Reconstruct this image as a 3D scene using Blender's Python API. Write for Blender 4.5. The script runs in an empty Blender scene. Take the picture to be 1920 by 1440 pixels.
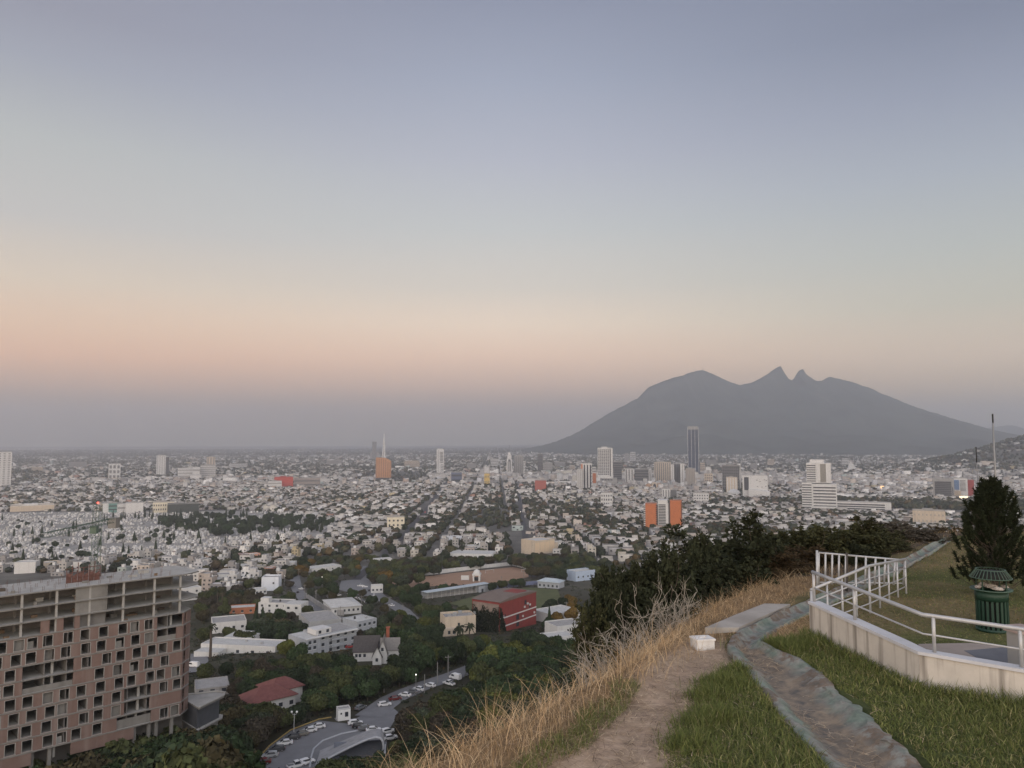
import bpy, bmesh, math, random
import numpy as np
from mathutils import Vector, Matrix, noise as mnoise

S = bpy.context.scene
COL = S.collection
rng = np.random.default_rng(11)
random.seed(5)

# ---------------------------------------------------------------- camera
F, HORIZ, CZ = 1442.0, 827.0, 150.0
PITCH = math.atan((HORIZ - 720) / F)
cam = bpy.data.cameras.new('camera')
cam.sensor_width = 36.0
cam.lens = 36.0 * F / 1920.0
cam.clip_start = 0.2
cam.clip_end = 60000.0
camo = bpy.data.objects.new('camera', cam)
camo.location = (0, 0, CZ)
camo.rotation_euler = (math.pi / 2 + PITCH, 0, 0)
COL.objects.link(camo)
S.camera = camo

# ---------------------------------------------------------------- sky
def lin(c):
    c = np.asarray(c, float) / 255.0
    return tuple(np.where(c <= 0.04045, c / 12.92, ((c + 0.055) / 1.055) ** 2.4))

wd = bpy.data.worlds.new('World')
S.world = wd
wd.use_nodes = True
nt = wd.node_tree
nt.nodes.clear()
N = lambda t: nt.nodes.new(t)
out = N('ShaderNodeOutputWorld'); bg = N('ShaderNodeBackground'); tc = N('ShaderNodeTexCoord')
sx = N('ShaderNodeSeparateXYZ')
nt.links.new(tc.outputs['Generated'], sx.inputs[0])
def el(py, px=960):
    r_ = ((px - 960) / F, math.cos(PITCH) - (720 - py) / F * math.sin(PITCH), math.sin(PITCH) + (720 - py) / F * math.cos(PITCH))
    return r_[2] / math.sqrt(r_[0] ** 2 + r_[1] ** 2 + r_[2] ** 2)
def ramp(stops):
    r = N('ShaderNodeValToRGB')
    mr = N('ShaderNodeMapRange'); mr.inputs[1].default_value = -0.1; mr.inputs[2].default_value = 1.0
    nt.links.new(sx.outputs[2], mr.inputs[0]); nt.links.new(mr.outputs[0], r.inputs[0])
    r.color_ramp.interpolation = 'B_SPLINE' if False else 'LINEAR'
    els = r.color_ramp.elements
    st = sorted(stops)
    while len(els) < len(st): els.new(0.5)
    for e, (z, c) in zip(els, st):
        e.position = (z + 0.1) / 1.1; e.color = (*lin(c), 1)
    return r
SKY_L = [(-.1, (126, 122, 121)), (el(824, 60), (147, 135, 70)), (el(775, 60), (175, 138, 77)), (el(720, 60), (255, 195, 142)), (el(665, 60), (275, 211, 159)), (el(610, 60), (261, 217, 175)), (el(520, 60), (233, 215, 190)), (el(400, 60), (197, 196, 192)), (el(250, 60), (180, 185, 184)), (el(100, 60), (152, 158, 171)), (el(0, 60), (139, 142, 157)), (1.0, (100, 108, 136))]
SKY_C = [(-.1, (128, 126, 124)), (el(824, 960), (186, 172, 131)), (el(775, 960), (212, 174, 133)), (el(725, 960), (266, 217, 177)), (el(670, 960), (280, 235, 197)), (el(610, 960), (266, 241, 212)), (el(540, 960), (227, 219, 205)), (el(430, 960), (199, 203, 202)), (el(300, 960), (178, 183, 196)), (el(150, 960), (155, 164, 183)), (el(0, 960), (134, 142, 163)), (1.0, (96, 105, 134))]
SKY_R = [(-.1, (128, 126, 124)), (el(827, 1880), (154, 150, 147)), (el(785, 1880), (213, 184, 131)), (el(730, 1880), (249, 213, 162)), (el(660, 1880), (246, 220, 186)), (el(560, 1880), (205, 203, 183)), (el(450, 1880), (184, 191, 186)), (el(300, 1880), (161, 171, 183)), (el(150, 1880), (136, 146, 166)), (el(0, 1880), (111, 121, 143)), (1.0, (92, 101, 129))]
SKY_W = [(-.1, (150, 136, 122)), (0.0, (214, 178, 146)), (.06, (246, 208, 168)), (.16, (240, 220, 194)), (.32, (218, 211, 204)), (.5, (192, 189, 188)), (.75, (152, 153, 162)), (1.0, (104, 107, 122))]
rl, rc, rr_, rw = ramp(SKY_L), ramp(SKY_C), ramp(SKY_R), ramp(SKY_W)
def maprange(sock, a, b, smooth=False):
    m = N('ShaderNodeMapRange'); m.inputs[1].default_value = a; m.inputs[2].default_value = b
    if smooth: m.interpolation_type = 'SMOOTHSTEP'
    nt.links.new(sock, m.inputs[0]); return m.outputs[0]
def mix(f, a, b):
    m = N('ShaderNodeMix'); m.data_type = 'RGBA'
    nt.links.new(f, m.inputs[0]); nt.links.new(a, m.inputs[6]); nt.links.new(b, m.inputs[7]); return m.outputs[2]
m1 = mix(maprange(sx.outputs[0], -0.62, 0.06, True), rl.outputs[0], rc.outputs[0])
m2 = mix(maprange(sx.outputs[0], -0.06, 0.62, True), m1, rr_.outputs[0])
glow = N('ShaderNodeVectorMath'); glow.operation = 'SCALE'; glow.inputs['Scale'].default_value = 4
nt.links.new(rw.outputs[0], glow.inputs[0])
m3 = mix(maprange(sx.outputs[1], 0.3, -0.8, True), m2, glow.outputs[0])      # the sunset side, behind the camera
nt.links.new(m3, bg.inputs[0]); bg.inputs[1].default_value = 1.0
nt.links.new(bg.outputs[0], out.inputs[0])

S.view_settings.view_transform = 'Standard'
S.view_settings.look = 'None'
S.view_settings.exposure = 0.15
S.view_settings.gamma = 1.0
S.view_settings.use_curve_mapping = False
S.render.engine = 'CYCLES'
S.cycles.use_denoising = True
S.cycles.max_bounces = 4
S.cycles.diffuse_bounces = 3
S.cycles.glossy_bounces = 2
S.cycles.transmission_bounces = 2
S.cycles.volume_bounces = 2
S.cycles.transparent_max_bounces = 8

# ---------------------------------------------------------------- projection helpers
CP, SP = math.cos(PITCH), math.sin(PITCH)
def ray(px, py):
    u, v = (px - 960) / F, (720 - py) / F
    return np.array([u, CP - v * SP, SP + v * CP])
def at_depth(px, py, d):
    r = ray(px, py); r = r * (d / r[1]); return Vector((r[0], r[1], CZ + r[2]))
def on_z(px, py, zr):
    r = ray(px, py); r = r * (zr / r[2]); return Vector((r[0], r[1], CZ + r[2]))
def proj(x, y, z):
    z = z - CZ
    f = y * CP + z * SP; up = -y * SP + z * CP
    return 960 + F * x / f, 720 - F * up / f

# ---------------------------------------------------------------- terrain
G0 = -3.45
EDGE = np.array([(-14, -30), (-2.6, 4.5), (-0.95, 8.1), (0.4, 10.2), (1.83, 12.0), (3.0, 14.1), (4.4, 16.5), (6.6, 19.5), (10.5, 24), (14.8, 28.6), (20, 31), (30, 33.5), (60, 38), (130, 62), (400, 170), (1500, 480)], float)
FS = np.array([0, 0.7, 3, 10, 30, 60, 100, 150, 190, 300, 380, 450, 600, 800, 1000, 1500, 2000, 3000, 1e6])
FZ = np.array([0, .42, 2.6, 8.8, 24, 38, 54, 71, 80.5, 85, 95, 101, 109, 118.5, 126.5, 138.5, 143.5, 146.5, 146.5])
def edge_dist(x, y):
    x = np.asarray(x, float); y = np.asarray(y, float)
    best = np.full(x.shape, 1e18); sgn = np.ones(x.shape)
    for (ax, ay), (bx, by) in zip(EDGE[:-1], EDGE[1:]):
        dx, dy = bx - ax, by - ay
        t = np.clip(((x - ax) * dx + (y - ay) * dy) / (dx * dx + dy * dy), 0, 1)
        qx, qy = x - ax - t * dx, y - ay - t * dy
        d2 = qx * qx + qy * qy
        cr = dx * (y - ay) - dy * (x - ax)
        m = d2 < best
        best = np.where(m, d2, best); sgn = np.where(m, np.sign(cr), sgn)
    return np.sqrt(best) * np.where(sgn == 0, 1, sgn)
def hz(x, y):
    """absolute height of the open ground"""
    x = np.asarray(x, float); y = np.asarray(y, float)
    s = edge_dist(x, y)
    z = G0 - np.interp(s, FS, FZ)
    r = np.hypot(x, y)
    # low hills on the right, foot of the mountain
    z = z + 235 * np.exp(-(((x - 2650) / 620) ** 2 + ((y - 3350) / 620) ** 2))
    z = z + 30 * np.exp(-(((x - 2700) / 620) ** 2 + ((y - 2750) / 450) ** 2))
    z = z + np.clip((y - 4600) / 3000, 0, 1) ** 1.5 * 60 * np.exp(-((x - 2600) / 2600) ** 2)
    return CZ + z
def hz1(x, y): return float(hz(np.array([x]), np.array([y]))[0])
def on_ground(px, py):
    r = ray(px, py)
    ys = np.geomspace(5, 24000, 6000)
    X = r[0] / r[1] * ys; Z = CZ + r[2] / r[1] * ys
    g = hz(X, ys)
    i = int(np.argmax(Z <= g))
    if not (Z <= g).any(): i = len(ys) - 1
    a = max(i - 1, 0)
    d0, d1 = Z[a] - g[a], Z[i] - g[i]
    t = d0 / (d0 - d1) if d0 != d1 else 0
    y = ys[a] + t * (ys[i] - ys[a])
    x = r[0] / r[1] * y
    return Vector((x, y, hz1(x, y)))
def under_ray(px, py, h):
    """the spot where the ray through a pixel passes h metres above the ground"""
    r = ray(px, py); ys = np.geomspace(105, 9000, 3500)
    X = r[0] / r[1] * ys; Z = CZ + r[2] / r[1] * ys
    ok = Z - hz(X, ys) <= h
    y = ys[int(np.argmax(ok))] if ok.any() else ys[-1]
    x = r[0] / r[1] * y
    return Vector((x, y, hz1(x, y)))

# ---------------------------------------------------------------- materials
MATS = {}
def mat(name, color, rough=0.8, var=0.18, scale=3.0, bump=0.0, metal=0.0, spec=0.3, objcol=False, island=0.0, attr=None, emit=0.0, stain=None, coord='Object', detail=4):
    if name in MATS: return MATS[name]
    m = bpy.data.materials.new(name); m.use_nodes = True
    t = m.node_tree; b = t.nodes['Principled BSDF']
    b.inputs['Roughness'].default_value = rough; b.inputs['Metallic'].default_value = metal
    b.inputs['Specular IOR Level'].default_value = spec
    L = t.links.new
    if objcol:
        o = t.nodes.new('ShaderNodeObjectInfo'); src = o.outputs['Color']
    elif attr:
        o = t.nodes.new('ShaderNodeAttribute'); o.attribute_name = attr; src = o.outputs['Color']
    else:
        o = t.nodes.new('ShaderNodeRGB'); o.outputs[0].default_value = (*color, 1); src = o.outputs[0]
    co = t.nodes.new('ShaderNodeTexCoord')
    cs = co.outputs[coord]
    nz = None
    def scaled(src, node_val, lo, hi):
        mr = t.nodes.new('ShaderNodeMapRange'); mr.inputs[1].default_value = .25; mr.inputs[2].default_value = .75
        mr.inputs[3].default_value = lo; mr.inputs[4].default_value = hi
        L(node_val, mr.inputs[0])
        v = t.nodes.new('ShaderNodeVectorMath'); v.operation = 'SCALE'
        L(src, v.inputs[0]); L(mr.outputs[0], v.inputs['Scale']); return v.outputs[0]
    if var or bump:
        nz = t.nodes.new('ShaderNodeTexNoise'); nz.inputs['Scale'].default_value = scale; nz.inputs['Detail'].default_value = detail
        nz.inputs['Roughness'].default_value = .65
        L(cs, nz.inputs['Vector'])
        if var: src = scaled(src, nz.outputs[0], 1 - var, 1 + var)
    if island:
        g = t.nodes.new('ShaderNodeNewGeometry')
        mr = t.nodes.new('ShaderNodeMapRange'); mr.inputs[3].default_value = 1 - island; mr.inputs[4].default_value = 1 + island
        L(g.outputs['Random Per Island'], mr.inputs[0])
        v = t.nodes.new('ShaderNodeVectorMath'); v.operation = 'SCALE'
        L(src, v.inputs[0]); L(mr.outputs[0], v.inputs['Scale']); src = v.outputs[0]
    if stain:      # streaks of dirt running down: (colour, horizontal scale, strength)
        sc, hs, st = stain
        mp = t.nodes.new('ShaderNodeMapping'); mp.inputs['Scale'].default_value = (hs, hs, hs * .06)
        L(cs, mp.inputs[0])
        n2 = t.nodes.new('ShaderNodeTexNoise'); n2.inputs['Scale'].default_value = 1.0; n2.inputs['Detail'].default_value = 5
        L(mp.outputs[0], n2.inputs['Vector'])
        mr = t.nodes.new('ShaderNodeMapRange'); mr.inputs[1].default_value = .5; mr.inputs[2].default_value = .72; mr.inputs[4].default_value = st
        L(n2.outputs[0], mr.inputs[0])
        mx = t.nodes.new('ShaderNodeMix'); mx.data_type = 'RGBA'; mx.inputs[7].default_value = (*sc, 1)
        L(mr.outputs[0], mx.inputs[0]); L(src, mx.inputs[6]); src = mx.outputs[2]
    if bump:
        bp = t.nodes.new('ShaderNodeBump'); bp.inputs['Strength'].default_value = bump; bp.inputs['Distance'].default_value = .02
        L(nz.outputs[0], bp.inputs['Height']); L(bp.outputs[0], b.inputs['Normal'])
    L(src, b.inputs['Base Color'])
    if emit:
        b.inputs['Emission Color'].default_value = (*color, 1); b.inputs['Emission Strength'].default_value = emit
    MATS[name] = m
    return m

# ---------------------------------------------------------------- mesh helpers
class MB:
    def __init__(s): s.v = []; s.f = []; s.m = []
    def quad(s, pts, mi=0):
        n = len(s.v); s.v += [tuple(p) for p in pts]; s.f.append(tuple(range(n, n + len(pts)))); s.m.append(mi)
    def box(s, x0, x1, y0, y1, z0, z1, mi=0, M=None, top=None):
        n = len(s.v)
        c = [(x0, y0, z0), (x1, y0, z0), (x1, y1, z0), (x0, y1, z0), (x0, y0, z1), (x1, y0, z1), (x1, y1, z1), (x0, y1, z1)]
        if M is not None: c = [tuple(M @ Vector(p)) for p in c]
        s.v += c
        for f, k in (((0, 3, 2, 1), mi), ((4, 5, 6, 7), mi if top is None else top), ((0, 1, 5, 4), mi), ((1, 2, 6, 5), mi), ((2, 3, 7, 6), mi), ((3, 0, 4, 7), mi)):
            s.f.append(tuple(n + i for i in f)); s.m.append(k)
        return s
    def tube(s, pts, r, n=6, mi=0, cap=True):
        pts = [Vector(p) for p in pts]
        rs = r if isinstance(r, (list, tuple)) else [r] * len(pts)
        base = len(s.v); prev = None
        for i, p in enumerate(pts):
            t = (pts[min(i + 1, len(pts) - 1)] - pts[max(i - 1, 0)])
            if t.length < 1e-9: t = Vector((0, 0, 1))
            t.normalize()
            a = prev if prev is not None else (Vector((1, 0, 0)) if abs(t.x) < .8 else Vector((0, 1, 0)))
            e1 = (a - t * a.dot(t)).normalized(); e2 = t.cross(e1); prev = e1
            for k in range(n):
                an = 2 * math.pi * k / n
                s.v.append(tuple(p + (e1 * math.cos(an) + e2 * math.sin(an)) * rs[i]))
        for i in range(len(pts) - 1):
            for k in range(n):
                k2 = (k + 1) % n
                s.f.append((base + i * n + k, base + i * n + k2, base + (i + 1) * n + k2, base + (i + 1) * n + k)); s.m.append(mi)
        if cap:
            s.f.append(tuple(base + k for k in reversed(range(n)))); s.m.append(mi)
            s.f.append(tuple(base + (len(pts) - 1) * n + k for k in range(n))); s.m.append(mi)
        return s
    def lathe(s, prof, n=16, c=(0, 0, 0), mi=0):
        base = len(s.v)
        for r, z in prof:
            for k in range(n):
                a = 2 * math.pi * k / n; s.v.append((c[0] + r * math.cos(a), c[1] + r * math.sin(a), c[2] + z))
        for i in range(len(prof) - 1):
            for k in range(n):
                k2 = (k + 1) % n
                s.f.append((base + i * n + k, base + i * n + k2, base + (i + 1) * n + k2, base + (i + 1) * n + k)); s.m.append(mi)
        return s
    def prism(s, poly, z0, z1, mi=0, top=None):
        n = len(s.v); k = len(poly)
        s.v += [(p[0], p[1], z0) for p in poly] + [(p[0], p[1], z1) for p in poly]
        s.f.append(tuple(n + i for i in reversed(range(k)))); s.m.append(mi)
        s.f.append(tuple(n + k + i for i in range(k))); s.m.append(mi if top is None else top)
        for i in range(k):
            j = (i + 1) % k; s.f.append((n + i, n + j, n + k + j, n + k + i)); s.m.append(mi)
        return s
    def mesh(s, name, mats, smooth=False):
        me = bpy.data.meshes.new(name); me.from_pydata(s.v, [], s.f)
        for m in (mats if isinstance(mats, (list, tuple)) else [mats]): me.materials.append(m)
        if len(set(s.m)) > 1: me.polygons.foreach_set('material_index', s.m)
        if smooth: me.polygons.foreach_set('use_smooth', [True] * len(s.f))
        me.update(); return me
    def build(s, name, mats, parent=None, smooth=False, **k): return obj(name, s.mesh(name, mats, smooth), parent, **k)
def obj(name, me, parent=None, loc=None, rotz=None, color=None, scale=None):
    o = bpy.data.objects.new(name, me); COL.objects.link(o)
    if parent: o.parent = parent
    if loc is not None: o.location = loc
    if rotz is not None: o.rotation_euler = (0, 0, rotz)
    if color is not None: o.color = (*color, 1)
    if scale is not None: o.scale = scale if isinstance(scale, (tuple, list)) else (scale,) * 3
    return o
def tag(o, label=None, cat=None, group=None, kind=None):
    if label: o['label'] = label
    if cat: o['category'] = cat
    if group: o['group'] = group
    if kind: o['kind'] = kind
    return o
def thing(name, label, cat, loc=(0, 0, 0), rotz=0, group=None):
    o = obj(name, None, None, loc, rotz); o.empty_display_size = .2
    return tag(o, label, cat, group)
def copy_tree(src, parent=None):
    c = src.copy(); COL.objects.link(c)
    if parent: c.parent = parent
    for ch in src.children: copy_tree(ch, c)
    return c
def np_mesh(name, V, FQ=None, FT=None, mats=(), colors=None, smooth=False):
    """V (n,3); FQ (k,4) quads; FT (k,3) tris; colors per vertex (n,3)"""
    me = bpy.data.meshes.new(name)
    nq = 0 if FQ is None else len(FQ); ntr = 0 if FT is None else len(FT)
    me.vertices.add(len(V)); me.vertices.foreach_set('co', np.ascontiguousarray(V, np.float32).ravel())
    me.loops.add(nq * 4 + ntr * 3); me.polygons.add(nq + ntr)
    parts = []; starts = []
    if nq: parts.append(np.asarray(FQ, np.int32).ravel()); starts.append(np.arange(nq) * 4)
    if ntr: parts.append(np.asarray(FT, np.int32).ravel()); starts.append(nq * 4 + np.arange(ntr) * 3)
    me.loops.foreach_set('vertex_index', np.concatenate(parts))
    me.polygons.foreach_set('loop_start', np.concatenate(starts).astype(np.int32))
    if smooth: me.polygons.foreach_set('use_smooth', np.ones(nq + ntr, bool))
    for m in mats: me.materials.append(m)
    if colors is not None:
        a = me.color_attributes.new('Col', 'FLOAT_COLOR', 'POINT')
        c = np.ones((len(V), 4), np.float32); c[:, :3] = colors
        a.data.foreach_set('color', c.ravel())
    me.update(calc_edges=True); me.validate()
    return me
def in_poly(px, py, poly):
    px = np.asarray(px, float); py = np.asarray(py, float); ins = np.zeros(px.shape, bool)
    n = len(poly)
    for i in range(n):
        (x0, y0), (x1, y1) = poly[i], poly[(i + 1) % n]
        c = ((y0 > py) != (y1 > py)) & (px < (x1 - x0) * (py - y0) / (y1 - y0 + 1e-12) + x0)
        ins ^= c
    return ins
def poly_dist(x, y, poly):
    """signed distance in plan, positive inside"""
    x = np.asarray(x, float); y = np.asarray(y, float); best = np.full(x.shape, 1e18); n = len(poly)
    for i in range(n):
        (ax, ay), (bx, by) = poly[i], poly[(i + 1) % n]
        dx, dy = bx - ax, by - ay
        t = np.clip(((x - ax) * dx + (y - ay) * dy) / (dx * dx + dy * dy + 1e-12), 0, 1)
        best = np.minimum(best, (x - ax - t * dx) ** 2 + (y - ay - t * dy) ** 2)
    return np.sqrt(best) * np.where(in_poly(x, y, poly), 1, -1)
def vnoise(x, y, s, seed=0):
    """cheap smooth value noise in 0..1"""
    x = np.asarray(x, float) / s; y = np.asarray(y, float) / s
    xi = np.floor(x).astype(np.int64); yi = np.floor(y).astype(np.int64); fx = x - xi; fy = y - yi
    fx = fx * fx * (3 - 2 * fx); fy = fy * fy * (3 - 2 * fy)
    def h(a, b):
        n = (a * 374761393 + b * 668265263 + seed * 974711) & 0xffffffff
        n = ((n ^ (n >> 13)) * 1274126177) & 0xffffffff
        return ((n ^ (n >> 16)) & 0xffff) / 65535.0
    return (h(xi, yi) * (1 - fx) + h(xi + 1, yi) * fx) * (1 - fy) + (h(xi, yi + 1) * (1 - fx) + h(xi + 1, yi + 1) * fx) * fy
# ================================================================ LARGE STRUCTURE
# ---------------------------------------------------------------- ground sheet out to the horizon
NEAR = (-5.0, 36.0, 4.0, 44.0)            # the finer hilltop patch lies over this part
def build_ground():
    az = np.radians(np.arange(-62, 62.01, .4)); r = np.concatenate([[2.0], np.geomspace(4, 24500, 620)])
    A, R = np.meshgrid(az, r)
    X = R * np.sin(A); Y = R * np.cos(A); Z = hz(X, Y)
    x0, x1, y0, y1 = NEAR
    dd = np.minimum(np.minimum(X - x0, x1 - X), np.minimum(Y - y0, y1 - Y))
    Z = Z - np.clip(dd / 1.0, 0, 1) * 1.2
    Z = Z + (vnoise(X, Y, 60, 3) - .5) * np.clip((R - 60) / 100, 0, 1) * .6
    n, k = X.shape
    V = np.stack([X, Y, Z], -1).reshape(-1, 3)
    i = np.arange(n * k).reshape(n, k)
    Q = np.stack([i[:-1, :-1], i[:-1, 1:], i[1:, 1:], i[1:, :-1]], -1).reshape(-1, 4)[:, ::-1]
    scrub = np.array((.038, .036, .022)); town = np.array((.105, .10, .09)); f = np.clip((R - 520) / 350, 0, 1)[..., None]
    g = vnoise(X, Y, 26, 12)[..., None] * .6 + vnoise(X, Y, 7, 13)[..., None] * .4
    C = (scrub * (1 - f) + town * f) * (.55 + .9 * g)
    far = np.clip((R - 7000) / 3000, 0, 1)[..., None]; C = C * (1 - far) + np.array((.10, .095, .085)) * far * (.5 + vnoise(X, Y, 420, 14)[..., None])
    m = mat('city_ground', (.12, .115, .105), .95, .35, .06, attr='Col', detail=9)
    o = obj('ground', np_mesh('ground', V, Q, None, [m], C.reshape(-1, 3), smooth=True)); tag(o, kind='structure')
build_ground()

# ---------------------------------------------------------------- mountain range
RIDGE = [(940, 856), (985, 841), (1030, 832), (1055, 823), (1080, 812), (1105, 797), (1130, 782), (1155, 768), (1180, 755), (1195, 747), (1203, 739), (1215, 727), (1232, 719), (1250, 713), (1265, 708), (1280, 704), (1290, 700), (1305, 696), (1318, 694), (1335, 700), (1352, 709), (1370, 717), (1388, 722), (1411, 716.7), (1430.6, 706.7), (1446, 696), (1456, 690), (1463.3, 686.2), (1464.6, 687), (1466, 692.5), (1467.4, 705), (1475, 709), (1484, 713), (1491, 710.6), (1493.5, 704), (1495.6, 697.5), (1500.5, 692.6), (1506.7, 692.6), (1508.2, 699), (1517, 705), (1530.5, 713.6), (1540, 714.4), (1550, 709), (1557, 706), (1575, 711), (1590, 714), (1605, 718), (1620, 724), (1635, 729), (1650, 737), (1665, 742), (1680, 748), (1700, 757), (1720, 765), (1738, 771), (1760, 776), (1780, 783), (1800, 789), (1815, 795), (1840, 804), (1870, 816), (1910, 830), (1960, 845), (2040, 856)]
RIDGE2 = [(1700, 850), (1760, 822), (1800, 803), (1820, 796), (1835, 797), (1850, 803), (1870, 800), (1890, 797), (1905, 799), (1925, 806), (1960, 800), (2010, 790), (2080, 800), (2200, 825), (2300, 850)]
mount_m = mat('mountain_rock', (.05, .058, .05), 1, .6, .0035, 0, spec=0, detail=10)
def mountain(name, ridge, D, front, back, seed):
    px = np.array([p[0] for p in ridge], float); py = np.array([p[1] for p in ridge], float)
    xs = np.arange(px[0], px[-1], .7)
    zr = np.interp(xs, px, py)
    zr = zr + (vnoise(xs, xs * 0, 9, seed) - .5) * 1.2 + (vnoise(xs, xs * 0, 3.3, seed + 1) - .5) * .8
    top = np.array([at_depth(a, b_, D)[2] for a, b_ in zip(xs, zr)]); X = (xs - 960) / F * D * (ray(960, 720)[1] / ray(960, 720)[1])
    X = np.array([at_depth(a, b_, D)[0] for a, b_ in zip(xs, zr)])
    ts = np.concatenate([np.linspace(-1, 0, 45), np.linspace(0, 1, 14)[1:]])
    base = 3.0
    rows = []
    Xn = (X - X.mean()) / (X[-1] - X[0])
    for t in ts:
        if t <= 0:
            s = 1 + t
            # broad crest profile so the twin horns stay on the ridge
            sm = np.convolve(np.pad(top, 90, 'edge'), np.ones(181) / 181, 'valid')
            prof = sm * (1 - s ** 3) + top * s ** 3
            h = base + (prof - base) * (.72 * s ** 1.35 + .28 * s ** 3)
            spur = (vnoise(X + t * 260, np.full_like(X, t * 3000), 520, seed) - .5) * 2 + (vnoise(X, np.full_like(X, t * 3000), 190, seed + 5) - .5)
            h = h + spur * 230 * s * (1 - s) ** .7 * np.clip((top - base) / 700, 0, 1)
            y = D + t * front
        else:
            h = base + (top - base) * (1 - t) ** 1.2; y = D + t * back
        rows.append(np.stack([X * (1 if t < 0 else 1), np.full_like(X, y), np.where(np.full(X.shape, t <= -.999), -20, h)], -1))
    V = np.array(rows); n, k = V.shape[:2]; i = np.arange(n * k).reshape(n, k)
    Q = np.stack([i[:-1, :-1], i[:-1, 1:], i[1:, 1:], i[1:, :-1]], -1).reshape(-1, 4)
    o = obj(name, np_mesh(name, V.reshape(-1, 3), Q, None, [mount_m], smooth=True)); tag(o, kind='structure')
    return o
mountain('mountain', RIDGE, 9500, 3300, 2500, 21)
mountain('far_mountain', RIDGE2, 14500, 2500, 2500, 44)
p = at_depth(1318, 694, 9500); q = at_depth(1318, 686.5, 9500)
t = thing('summit_mast', 'thin antenna mast on the left summit of the mountain', 'antenna mast', (p.x, 9500, p.z - 12)); hm = q.z - p.z + 12
MB().tube([(0, 0, 0), (0, 0, hm)], [2.2, 1.2], 6).build('mast', mat('mast_grey', (.12, .12, .12), .8, 0), t); MB().box(-9, 9, -5, 5, 0, 14).build('hut', mat('mast_grey', (.12, .12, .12)), t)
# ---------------------------------------------------------------- city: masses of small far houses and trees
YAW = math.radians(-1.2)                   # the street grid runs almost straight away from the hill
CY, SY = math.cos(YAW), math.sin(YAW)
def grid_xy(t, s): return t * CY + s * SY * 1.0, s * CY - t * SY
# picture-plane outlines of places where no ordinary house stands (tested on the house's own foot)
CEMETERY = [(-400, 962), (200, 958), (420, 956), (560, 962), (632, 985), (610, 1012), (470, 1022), (420, 1040), (300, 1046), (180, 1056), (-400, 1075)]
SPORT = [(690, 1064), (860, 1042), (1010, 1040), (1130, 1050), (1140, 1160), (700, 1160)]
RIVER = [(1430, 938), (1560, 932), (1760, 946), (1930, 944), (1930, 968), (1700, 966), (1560, 950), (1440, 946)]
PARKS = [[(668, 898), (690, 884), (790, 884), (815, 898), (760, 903)], [(865, 975), (905, 952), (960, 955), (962, 1000), (930, 1010), (880, 985)], [(1345, 918), (1400, 915), (1440, 928), (1380, 934)]]
LANDFOOT = []                              # plan discs kept free for landmark buildings
def keep_out(x, y, pad=0):
    px, py = proj(x, y, hz(x, y))
    bad = in_poly(px, py, CEMETERY) | in_poly(px, py, SPORT) | in_poly(px, py, RIVER)
    for p in PARKS: bad |= in_poly(px, py, p)
    for (lx, ly, lr) in LANDFOOT: bad |= (np.hypot(x - lx, y - ly) < lr + pad)
    return bad, px, py
AVENUES = [((18.0, 640), (18.0, 2700), 8.5), ((-128.0, 640), (-236.0, 2700), 8.0)]
def ave_dist(x, y, k):
    (ax, ay), (bx, by), w = AVENUES[k]; f = (y - ay) / (by - ay); return np.where((f > -.1) & (f < 1.05), np.abs(x - (ax + (bx - ax) * f)), 1e6)
PAL_W = np.array([(.62, .60, .58), (.58, .57, .56), (.68, .66, .64), (.52, .50, .48), (.44, .42, .40), (.55, .52, .46), (.56, .49, .43), (.46, .40, .36), (.36, .34, .33), (.60, .60, .62), (.42, .33, .28), (.40, .24, .19), (.5, .42, .27), (.40, .46, .44), (.30, .29, .29)])
PAL_W = PAL_W * .72; PAL_W[2] = (.60, .59, .575)
PAL_P = np.array([.12, .13, .09, .14, .15, .06, .05, .06, .09, .04, .025, .01, .012, .015, .08]); PAL_P = PAL_P / PAL_P.sum()
PAL_R = np.array([(.29, .285, .28), (.22, .215, .21), (.38, .37, .36), (.16, .156, .15), (.48, .47, .46), (.2, .155, .135), (.12, .12, .12)])
PAL_RP = np.array([.24, .25, .09, .19, .04, .09, .10])
def lots():
    """house lots on the street grid: arrays of x, y, width, depth, height"""
    out = []
    for it in range(-116, 117):
        t0 = -166 + 92.5 * it
        
        for js in range(0, 170):
            s0 = 560 + 86 * js
            cx, cy = grid_xy(t0 + 46, s0 + 43)
            if cy < 450 or abs(cx) > .74 * cy + 160: continue
            far = cy > 2600
            nrow = 2 if cy > 6500 else 4 if far else 5; ncol = 3 if cy > 6500 else 4 if far else 5 + (it * 7 + js) % 2
            if cy > 9000 and (it + js) % 2: continue
            for c in range(ncol):
                for r_ in range(nrow):
                    w = 80.0 / ncol; d = 74.0 / nrow
                    out.append((t0 + 6 + w * (c + .5), s0 + 6 + d * (r_ + .5), w, d))
    a = np.array(out); n = len(a)
    t = a[:, 0] + rng.uniform(-.12, .12, n) * a[:, 2]; s = a[:, 1] + rng.uniform(-.12, .12, n) * a[:, 3]
    x, y = grid_xy(t, s)
    return x, y, a[:, 2] * rng.uniform(.78, 1.1, n), a[:, 3] * rng.uniform(.42, .8, n), t
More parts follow.
